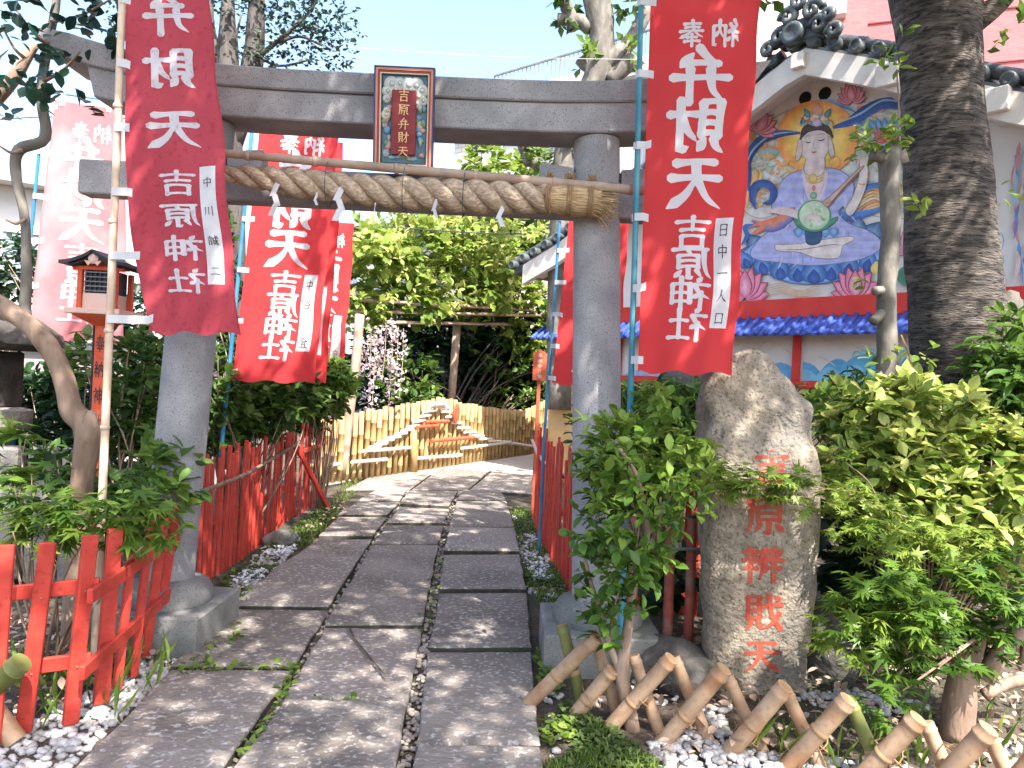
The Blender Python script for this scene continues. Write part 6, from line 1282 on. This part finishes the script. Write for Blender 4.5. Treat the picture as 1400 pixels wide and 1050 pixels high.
# ---------------------------------------------------------------- shrubs and hedges
def shrub(name, label, cat, base, blobs, leaf, mat, size, per=5, singles=0, seed=1, bark='bark_brown', stem_r=.012, nst=6, group=None, up=.45, vvar=.3, spread=1.0, flat=.6, shell=.45, tl=.10, droop=0, hub=None, dens=1.0):
    base = Vector(base); t = thing(name, label, cat, (base.x, base.y, base.z), group); lv = Leaves(leaf, seed); mb = MB(); r = random.Random(seed)
    for px, py, Y, rx, ry, rd, n, vb in blobs:
        c = at(px, py, Y); R_ = (M_PX(rx, Y), rd, M_PX(ry, Y)); lv.blob(c, R_, max(2, int(n * dens)), per, size, up=up, vbase=vb, vvar=vvar, spread=spread, flat=flat, shell=shell, tl=tl, droop=droop)
        tips = [c + Vector((r.uniform(-.7, .7) * R_[0], r.uniform(-.7, .7) * R_[1], r.uniform(-.5, .8) * R_[2])) for _ in range(nst)]
        stems(mb, (hub or base) + Vector((r.uniform(-.04, .04), r.uniform(-.04, .04), 0)), tips, stem_r, stem_r * .25, .10, 5, 4, seed + int(px))
    part('stem', mb, bark, t, True); lv.build(t, mat, singles=singles); return t
G_ = lambda px, py, Y: Vector((at(px, py, Y).x, Y, -.08))
# right: azalea mass, maple, hedge
shrub('azalea_bush', 'bright yellow-green azalea bush right of the inscribed stone', 'bush', G_(1260, 900, 4.5), [(1190, 590, 4.6, 60, 36, .25, 110, .45), (1250, 570, 4.55, 90, 45, .3, 200, .75), (1330, 620, 4.5, 80, 60, .3, 200, .75), (1200, 650, 4.45, 80, 55, .3, 170, .45), (1280, 690, 4.35, 100, 60, .3, 230, .7), (1370, 720, 4.3, 50, 60, .25, 110, .85), (1150, 560, 4.8, 40, 28, .2, 60, .4), (1225, 540, 4.8, 50, 20, .2, 50, .6)], 'oval', 'leaf_yellow', .105, 6, 300, 51, vvar=.45, tl=.05, dens=.62, flat=.8)
shrub('maple_tree', 'low green maple with star-shaped leaves spreading over the bamboo lattice', 'tree', G_(1310, 980, 3.6), [(1215, 820, 3.55, 60, 26, .2, 38, .4), (1180, 860, 3.5, 50, 30, .2, 36, .75), (1250, 850, 3.5, 70, 40, .25, 60, .35), (1330, 830, 3.6, 70, 45, .25, 60, .25), (1380, 800, 3.6, 40, 40, .2, 30, .3), (1240, 900, 3.45, 50, 26, .2, 30, .25), (1165, 880, 3.45, 28, 14, .15, 12, .9), (1330, 880, 3.6, 40, 24, .2, 26, .2), (1205, 955, 3.3, 24, 12, .08, 8, .3)], 'maple', 'leaf_maple', .10, 5, 300, 53, stem_r=.014, nst=2, dens=.8, hub=at(1335, 870, 3.6), vvar=.3, flat=.4, shell=.2, tl=.09)
mb = MB(); P = curve([at(x, y, 3.6) for x, y in ((1308, 1010), (1312, 960), (1318, 915), (1330, 880), (1340, 850))], 5); mb.tube(P, [q * (1 + .12 * nz(p, 14, 1)) for p, q in zip(P, radii([.075, .07, .065, .05, .04], len(P)))], 14)
mb.tube(curve([at(x, y, 3.62) for x, y in ((1345, 930), (1362, 900), (1395, 862), (1430, 830))], 4), radii([.045, .04, .035], 13), 10); mb.tube(curve([at(x, y, 3.7) for x, y in ((1345, 950), (1375, 935), (1420, 925))], 4), .028, 9)
mt_ = [o for o in COL.objects if o.get('category') == 'tree' and o.name.startswith('maple_tree')][0]; part('trunk', mb, 'bark_brown', mt_, True)
shrub('maple_sapling', 'light green maple spray arching across the inscribed stone', 'tree', G_(1150, 930, 4.4), [(1040, 668, 3.84, 70, 12, .06, 26, .65), (985, 655, 3.88, 40, 14, .08, 16, .6), (1100, 672, 3.85, 40, 12, .06, 16, .75), (1180, 700, 3.95, 60, 26, .12, 34, .8), (1220, 740, 3.9, 70, 30, .15, 40, .75), (1290, 760, 3.9, 60, 40, .2, 40, .8), (1150, 650, 4.1, 30, 24, .1, 14, .6)], 'maple', 'leaf_fresh', .078, 5, 300, 57, nst=1, stem_r=.007, hub=at(1195, 692, 4.05), flat=.35, shell=.1, tl=.08)
mb = MB(); mb.tube(curve([at(x, y, 4.2) for x, y in ((1282, 810), (1240, 765), (1205, 715), (1190, 690))], 4), radii([.022, .02, .016], 13), 8); mb.tube(curve([at(x, y, 3.9) for x, y in ((1290, 800), (1300, 760), (1298, 720))], 4), .018, 8)
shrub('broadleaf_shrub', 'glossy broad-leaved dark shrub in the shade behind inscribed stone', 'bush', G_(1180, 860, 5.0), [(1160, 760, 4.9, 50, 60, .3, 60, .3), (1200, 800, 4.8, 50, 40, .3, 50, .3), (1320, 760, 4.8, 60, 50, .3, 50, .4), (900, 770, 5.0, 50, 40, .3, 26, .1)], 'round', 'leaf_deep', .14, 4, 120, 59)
shrub('rhododendron', 'long-leaved green shrub against the dark trunk at the right edge', 'bush', G_(1400, 700, 4.8), [(1385, 520, 4.75, 36, 36, .25, 46, .55), (1405, 470, 4.8, 26, 30, .2, 26, .6), (1395, 570, 4.7, 40, 36, .25, 46, .35), (1395, 660, 4.6, 30, 30, .2, 30, .6)], 'narrow', 'leaf_mid', .17, 6, 200, 61)
shrub('azalea_hedge', 'mid-green azalea hedge between the right pillar and inscribed stone', 'hedge', G_(900, 800, 5.4), [(900, 560, 5.4, 60, 26, .3, 110, .5), (950, 570, 5.3, 40, 40, .3, 100, .5), (860, 600, 5.2, 40, 36, .3, 90, .45), (930, 620, 5.1, 60, 36, .3, 130, .4), (880, 650, 5.2, 60, 40, .3, 100, .3), (800, 590, 5.5, 16, 24, .2, 30, .4), (1130, 570, 5.5, 40, 30, .3, 60, .5), (1180, 545, 5.7, 60, 24, .3, 80, .5)], 'narrow', 'leaf_mid', .10, 6, 200, 63)
# centre: small-leaved shrub with twin stems growing through the lattice
cs = shrub('privet_shrub', 'small-leaved green shrub growing before the right torii pillar', 'bush', G_(858, 1000, 3.62), [(855, 640, 3.75, 50, 36, .22, 100, .6), (885, 610, 3.85, 56, 30, .2, 80, .75), (835, 595, 3.9, 28, 18, .15, 34, .7), (822, 720, 3.65, 26, 42, .16, 54, .35), (838, 800, 3.6, 32, 42, .16, 54, .2), (875, 730, 3.6, 42, 40, .18, 60, .35), (905, 690, 3.65, 46, 34, .15, 60, .55), (940, 660, 3.75, 40, 26, .15, 50, .75), (870, 780, 3.55, 34, 26, .14, 34, .3), (832, 860, 3.6, 20, 28, .12, 22, .2), (818, 660, 3.7, 22, 24, .15, 34, .6), (890, 570, 4.0, 50, 22, .15, 50, .7), (960, 640, 3.85, 26, 16, .1, 22, .8)], 'oval', 'leaf_maple', .072, 6, 300, 65, nst=2, stem_r=.007, flat=.8, dens=.55, hub=at(876, 760, 3.62))
mb = MB()
for P_, R_ in ((((866, 1010), (858, 960), (850, 920), (858, 860), (866, 800), (884, 740), (880, 690), (868, 645), (845, 610)), [.036, .034, .036, .024, .02, .017, .014, .01, .008]), (((850, 920), (832, 880), (822, 840), (806, 790), (795, 740)), [.022, .016, .012, .01, .006]), (((872, 790), (893, 760), (900, 720), (903, 680)), [.014, .011, .009, .006])):
    P = curve([at(x, y, 3.62) for x, y in P_], 5); mb.tube(P, [q * (1 + .15 * nz(p, 18, 2)) for p, q in zip(P, radii(R_, len(P)))], 10)
part('trunk', mb, 'bark_brown', cs, True)
# left garden
shrub('maple_shrub', 'bright green maple with drooping star leaves over the low red fence', 'tree', G_(70, 880, 4.0), [(60, 700, 3.75, 70, 22, .15, 34, .6), (130, 720, 3.7, 60, 22, .15, 30, .65), (20, 660, 3.9, 40, 24, .15, 20, .5), (40, 735, 3.6, 40, 16, .12, 18, .7), (180, 690, 3.8, 40, 22, .15, 22, .4), (20, 600, 4.1, 30, 26, .15, 12, .5), (200, 740, 3.7, 26, 14, .1, 10, .6)], 'maple', 'leaf_maple', .115, 5, 300, 67, nst=2, stem_r=.010, flat=.35, shell=.15, tl=.1, droop=.35, dens=.6)
shrub('camellia_shrub', 'leafy green shrub around the lantern post', 'bush', G_(190, 820, 4.7), [(200, 540, 5.6, 50, 40, .3, 70, .5), (190, 600, 5.5, 55, 46, .3, 80, .4), (225, 620, 4.95, 26, 40, .2, 30, .5), (180, 680, 4.75, 50, 30, .25, 46, .4), (210, 700, 4.5, 36, 26, .2, 30, .5), (118, 500, 5.4, 14, 36, .12, 20, .6), (200, 480, 5.7, 40, 24, .2, 40, .5), (80, 650, 4.9, 40, 36, .25, 34, .3), (240, 680, 4.35, 20, 22, .12, 18, .75), (232, 640, 4.4, 20, 20, .1, 14, .8)], 'oval', 'leaf_mid', .11, 5, 300, 69, shell=.25)
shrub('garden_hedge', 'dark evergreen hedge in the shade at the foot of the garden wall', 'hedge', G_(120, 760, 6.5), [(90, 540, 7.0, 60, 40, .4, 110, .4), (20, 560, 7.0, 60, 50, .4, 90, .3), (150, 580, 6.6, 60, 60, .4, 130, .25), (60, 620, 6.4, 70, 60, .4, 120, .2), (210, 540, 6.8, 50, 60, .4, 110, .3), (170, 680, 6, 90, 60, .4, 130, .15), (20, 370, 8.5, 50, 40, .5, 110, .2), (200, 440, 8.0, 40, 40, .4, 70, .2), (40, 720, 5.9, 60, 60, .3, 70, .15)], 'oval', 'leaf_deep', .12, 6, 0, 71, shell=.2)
shrub('fence_shrub', 'mixed green shrubs behind the left picket fence under the banners', 'bush', G_(330, 760, 7.0), [(300, 570, 6.9, 36, 44, .3, 120, .5), (340, 562, 7.4, 46, 42, .3, 190, .6), (385, 560, 8.8, 44, 44, .3, 190, .5), (400, 540, 7.6, 36, 40, .4, 110, .4), (300, 520, 6.6, 26, 40, .3, 50, .4), (290, 400, 8.2, 40, 120, .4, 110, .15), (350, 480, 8.2, 50, 60, .4, 90, .15)], 'oval', 'leaf_mid', .11, 6, 150, 73, shell=.25)
shrub('round_shrub', 'rounded bright green shrub beside the far red banner', 'bush', G_(440, 690, 9.0), [(442, 532, 9.0, 34, 34, .4, 180, .6), (455, 520, 8.8, 26, 26, .3, 90, .8), (425, 560, 9.2, 26, 28, .3, 80, .4)], 'oval', 'leaf_mid', .11, 6, 120, 75, shell=.3)
# vine pergola behind the bamboo gate
VY = 13.0; vn = thing('vine_pergola', 'sunlit yellow-green grapevine spreading over bamboo props behind the gate', 'pergola', tuple(G_(600, 640, VY)))
lv = Leaves('grape', 81); lv2 = Leaves('oval', 82)
for px, py, Y, rx, ry, rd, n, vb in ((520, 380, 12.2, 50, 45, .7, 120, .55), (580, 350, 13, 70, 40, .9, 180, .7), (640, 360, 13.2, 70, 45, .9, 180, .75), (700, 400, 13.6, 50, 40, .8, 120, .7), (560, 410, 12.4, 70, 26, .6, 110, .6), (640, 415, 12.8, 60, 24, .6, 100, .6), (500, 430, 11.8, 26, 24, .4, 40, .5), (720, 450, 13.5, 30, 40, .5, 70, .7), (610, 320, 14, 80, 26, .9, 120, .85), (500, 345, 13, 40, 30, .6, 70, .8), (680, 340, 14, 60, 36, .8, 120, .7)):
    Y = max(Y, 13.0 + (px - 481) * .0205); lv.blob(at(px, py, Y), (M_PX(rx, Y), rd, M_PX(ry, Y)), int(n * .34), 5, .20, vbase=vb, shell=.25, vvar=.4, tl=.25, flat=.9); lv2.blob(at(px, py - 10, Y), (M_PX(rx * 1.15, Y), rd, M_PX(ry * 1.25, Y)), int(n * .42), 5, .18, vbase=vb + .1, shell=.2, vvar=.4, tl=.3, flat=1.0, up=.9)
lv.build(vn, 'leaf_fresh', singles=300); lv2.build(vn, 'leaf_yellow', 'shoots')
mb = MB(); mb.tube(curve([at(x, y, 11.4) for x, y in ((492, 430), (486, 500), (476, 580), (468, 652))], 3), .07, 9); part('prop', mb, 'bamboo_old', vn, True)
mb = MB(); mb.tube([at(626, 430, 16.2), at(613, 600, 16.2)], .085, 9); part('prop', mb, 'bamboo_old', vn, True)
for a, b in (((470, 425), (745, 432)), ((490, 410), (740, 425)), ((480, 440), (720, 444))): mb = MB(); mb.tube([at(*a, 13.2), at(*b, 18.0)], .035, 7); part('trellis_bar', mb, 'bamboo_old', vn, True)
shrub('street_tree', 'pale green leafy tree behind the pergola before the brick building', 'tree', G_(690, 560, 19), [(700, 260, 19, 60, 36, .9, 110, .6), (660, 230, 19, 22, 40, .5, 40, .6), (640, 300, 18.8, 60, 30, .8, 90, .7), (720, 310, 18.8, 50, 40, .8, 100, .5), (700, 350, 18.8, 50, 40, .8, 90, .55), (725, 215, 19.3, 14, 26, .4, 16, .7)], 'oval', 'leaf_fresh', .26, 6, 120, 83, nst=3, stem_r=.06, bark='bark_dark', tl=.2)
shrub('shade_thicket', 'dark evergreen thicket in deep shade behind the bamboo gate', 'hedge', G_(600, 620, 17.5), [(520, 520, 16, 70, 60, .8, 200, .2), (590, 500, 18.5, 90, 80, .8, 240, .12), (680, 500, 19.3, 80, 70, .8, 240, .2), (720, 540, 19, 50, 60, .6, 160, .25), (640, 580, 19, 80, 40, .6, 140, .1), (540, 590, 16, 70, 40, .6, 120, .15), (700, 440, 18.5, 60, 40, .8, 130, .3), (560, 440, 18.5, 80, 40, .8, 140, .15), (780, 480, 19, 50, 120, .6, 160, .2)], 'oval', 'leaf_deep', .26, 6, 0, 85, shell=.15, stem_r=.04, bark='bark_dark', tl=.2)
bh = shrub('dogwood_shrub', 'loose light-leaved shrub with open branches behind the gate panels', 'bush', G_(640, 560, 18.2), [(560, 520, 14.6, 34, 36, .4, 70, .5), (690, 490, 18.0, 46, 30, .5, 60, .6), (700, 545, 18.0, 40, 14, .4, 36, .8), (545, 545, 14.2, 30, 20, .3, 30, .4), (735, 550, 18.2, 20, 30, .3, 26, .6)], 'oval', 'leaf_mid', .17, 5, 150, 87, stem_r=.03, tl=.2)
# hanging strings of pink blossom
fl = []
for i in range(11):
    x = 496 + i * 5.4 + rng.uniform(-2, 2); y0 = 440 + abs(i - 7) * 3; y1 = y0 + rng.uniform(70, 150) - abs(i - 5) * 4; Y = 12.4 + rng.uniform(-.3, .3); a, b = at(x, y0, Y), at(x - 6, y1, Y)
    t = thing('blossom_garland', 'hanging string of pale pink blossom beneath the vine pergola', 'garland', tuple(a), 'strings of pink blossom'); mb = MB(); mb.tube([a, a.lerp(b, .5) + Vector((.02, 0, 0)), b], .006, 4); part('string', mb, 'straw_leaf', t)
    lv = Leaves('round', 200 + i); n = int((a - b).length / .085)
    for k in range(n): lv.blob(a.lerp(b, (k + .5) / n), (.03, .03, .03), 2, 3, .055, shell=.1, flat=1, spread=1.4)
    me = lv.build(t, 'leaf_yellow', 'blossom'); me.data.materials[0] = MATS['petal_pink']
# ground cover
def cover(name, polys, kind, mat, size, seed, upright=False, vb=.5):
    lv = Leaves(kind, seed); r = np.random.default_rng(seed)
    for poly, n, dens in polys:
        P = np.array(scatter(poly, n, seed, dens)); n = len(P); P[:, 2] += .01
        if upright: D = np.stack([r.normal(size=n) * .5, r.normal(size=n) * .5, np.ones(n)], 1); N = r.normal(size=(n, 3))
        else: D = np.stack([r.normal(size=n), r.normal(size=n), .35 * np.abs(r.normal(size=n)) + .1], 1); N = np.stack([r.normal(size=n) * .3, r.normal(size=n) * .3, np.ones(n)], 1); P[:, 2] += r.random(n) * size * 1.4
        D /= np.linalg.norm(D, axis=1)[:, None]; lv.put(P, D, N, size * (.5 + r.random(n)), np.clip(vb + r.normal(size=n) * .25, 0, 1))
    return lv.build(None, mat, name)
Lm = [(300, 790), (340, 760), (400, 720), (440, 690), (470, 690), (450, 715), (420, 740), (380, 790), (330, 830)]; Rm = [(700, 690), (722, 695), (760, 770), (790, 820), (740, 830), (716, 780), (700, 720)]; Fm = [(735, 880), (760, 950), (830, 990), (900, 1040), (880, 1090), (745, 1090), (738, 980)]; Fl = [(262, 880), (300, 860), (330, 850), (335, 870), (290, 905), (240, 930)]
cover('moss_cover', [(Lm, 3000, (2, -.1)), (Rm, 2600, (2, -.05)), (Fm, 4200, (1.6, -.15))], 'tiny', 'moss', .030, 91)
cover('grass_tufts', [(Fm, 700, (2.5, .1)), (Lm, 500, (2, .1)), (Rm, 500, (2, .1)), ([(440, 690), (480, 650), (500, 660), (470, 690)], 500, None)], 'blade', 'leaf_fresh', .06, 92, True)
cover('clover_patch', [(Fl, 260, None), ([(735, 880), (765, 930), (800, 1000), (748, 1010)], 260, (2, 0)), ([(560, 860), (570, 830), (600, 760), (606, 760), (596, 860)], 60, None), ([(375, 960), (400, 905), (410, 905), (390, 960)], 70, None), ([(262, 905), (400, 904), (400, 916), (262, 918)], 90, None), ([(330, 1030), (350, 985), (372, 975), (350, 1030)], 70, None), ([(430, 952), (540, 952), (540, 964), (430, 962)], 70, None), ([(330, 850), (330, 870), (310, 880)], 30, None), (Lm, 300, (2, 0)), (Rm, 200, (2, 0))], 'round', 'leaf_fresh', .034, 93)
cover('phlox_flowers', [([(315, 790), (350, 760), (395, 725), (415, 735), (380, 775), (340, 800)], 700, (2.5, -.05)), ([(706, 730), (720, 730), (760, 790), (745, 800), (715, 770)], 500, (2.5, -.1))], 'round', 'moss', .028, 94).data.materials[0] = MATS['petal_white']
cover('leaf_litter', [([(880, 880), (1400, 820), (1420, 1060), (900, 1040)], 900, None), ([(0, 840), (250, 820), (220, 900), (0, 980)], 500, None), ([(440, 720), (480, 690), (470, 680), (410, 730)], 60, None)], 'oval', 'moss', .05, 95).data.materials[0] = MATS['bamboo_old']
cover('grass_blades', [([(100, 960), (235, 870), (262, 880), (170, 980)], 26, None), ([(0, 900), (200, 850), (220, 890), (60, 990)], 80, (1.5, 0)), ([(1000, 1000), (1400, 980), (1400, 1060), (1000, 1060)], 60, None)], 'blade', 'leaf_fresh', .17, 96, True)
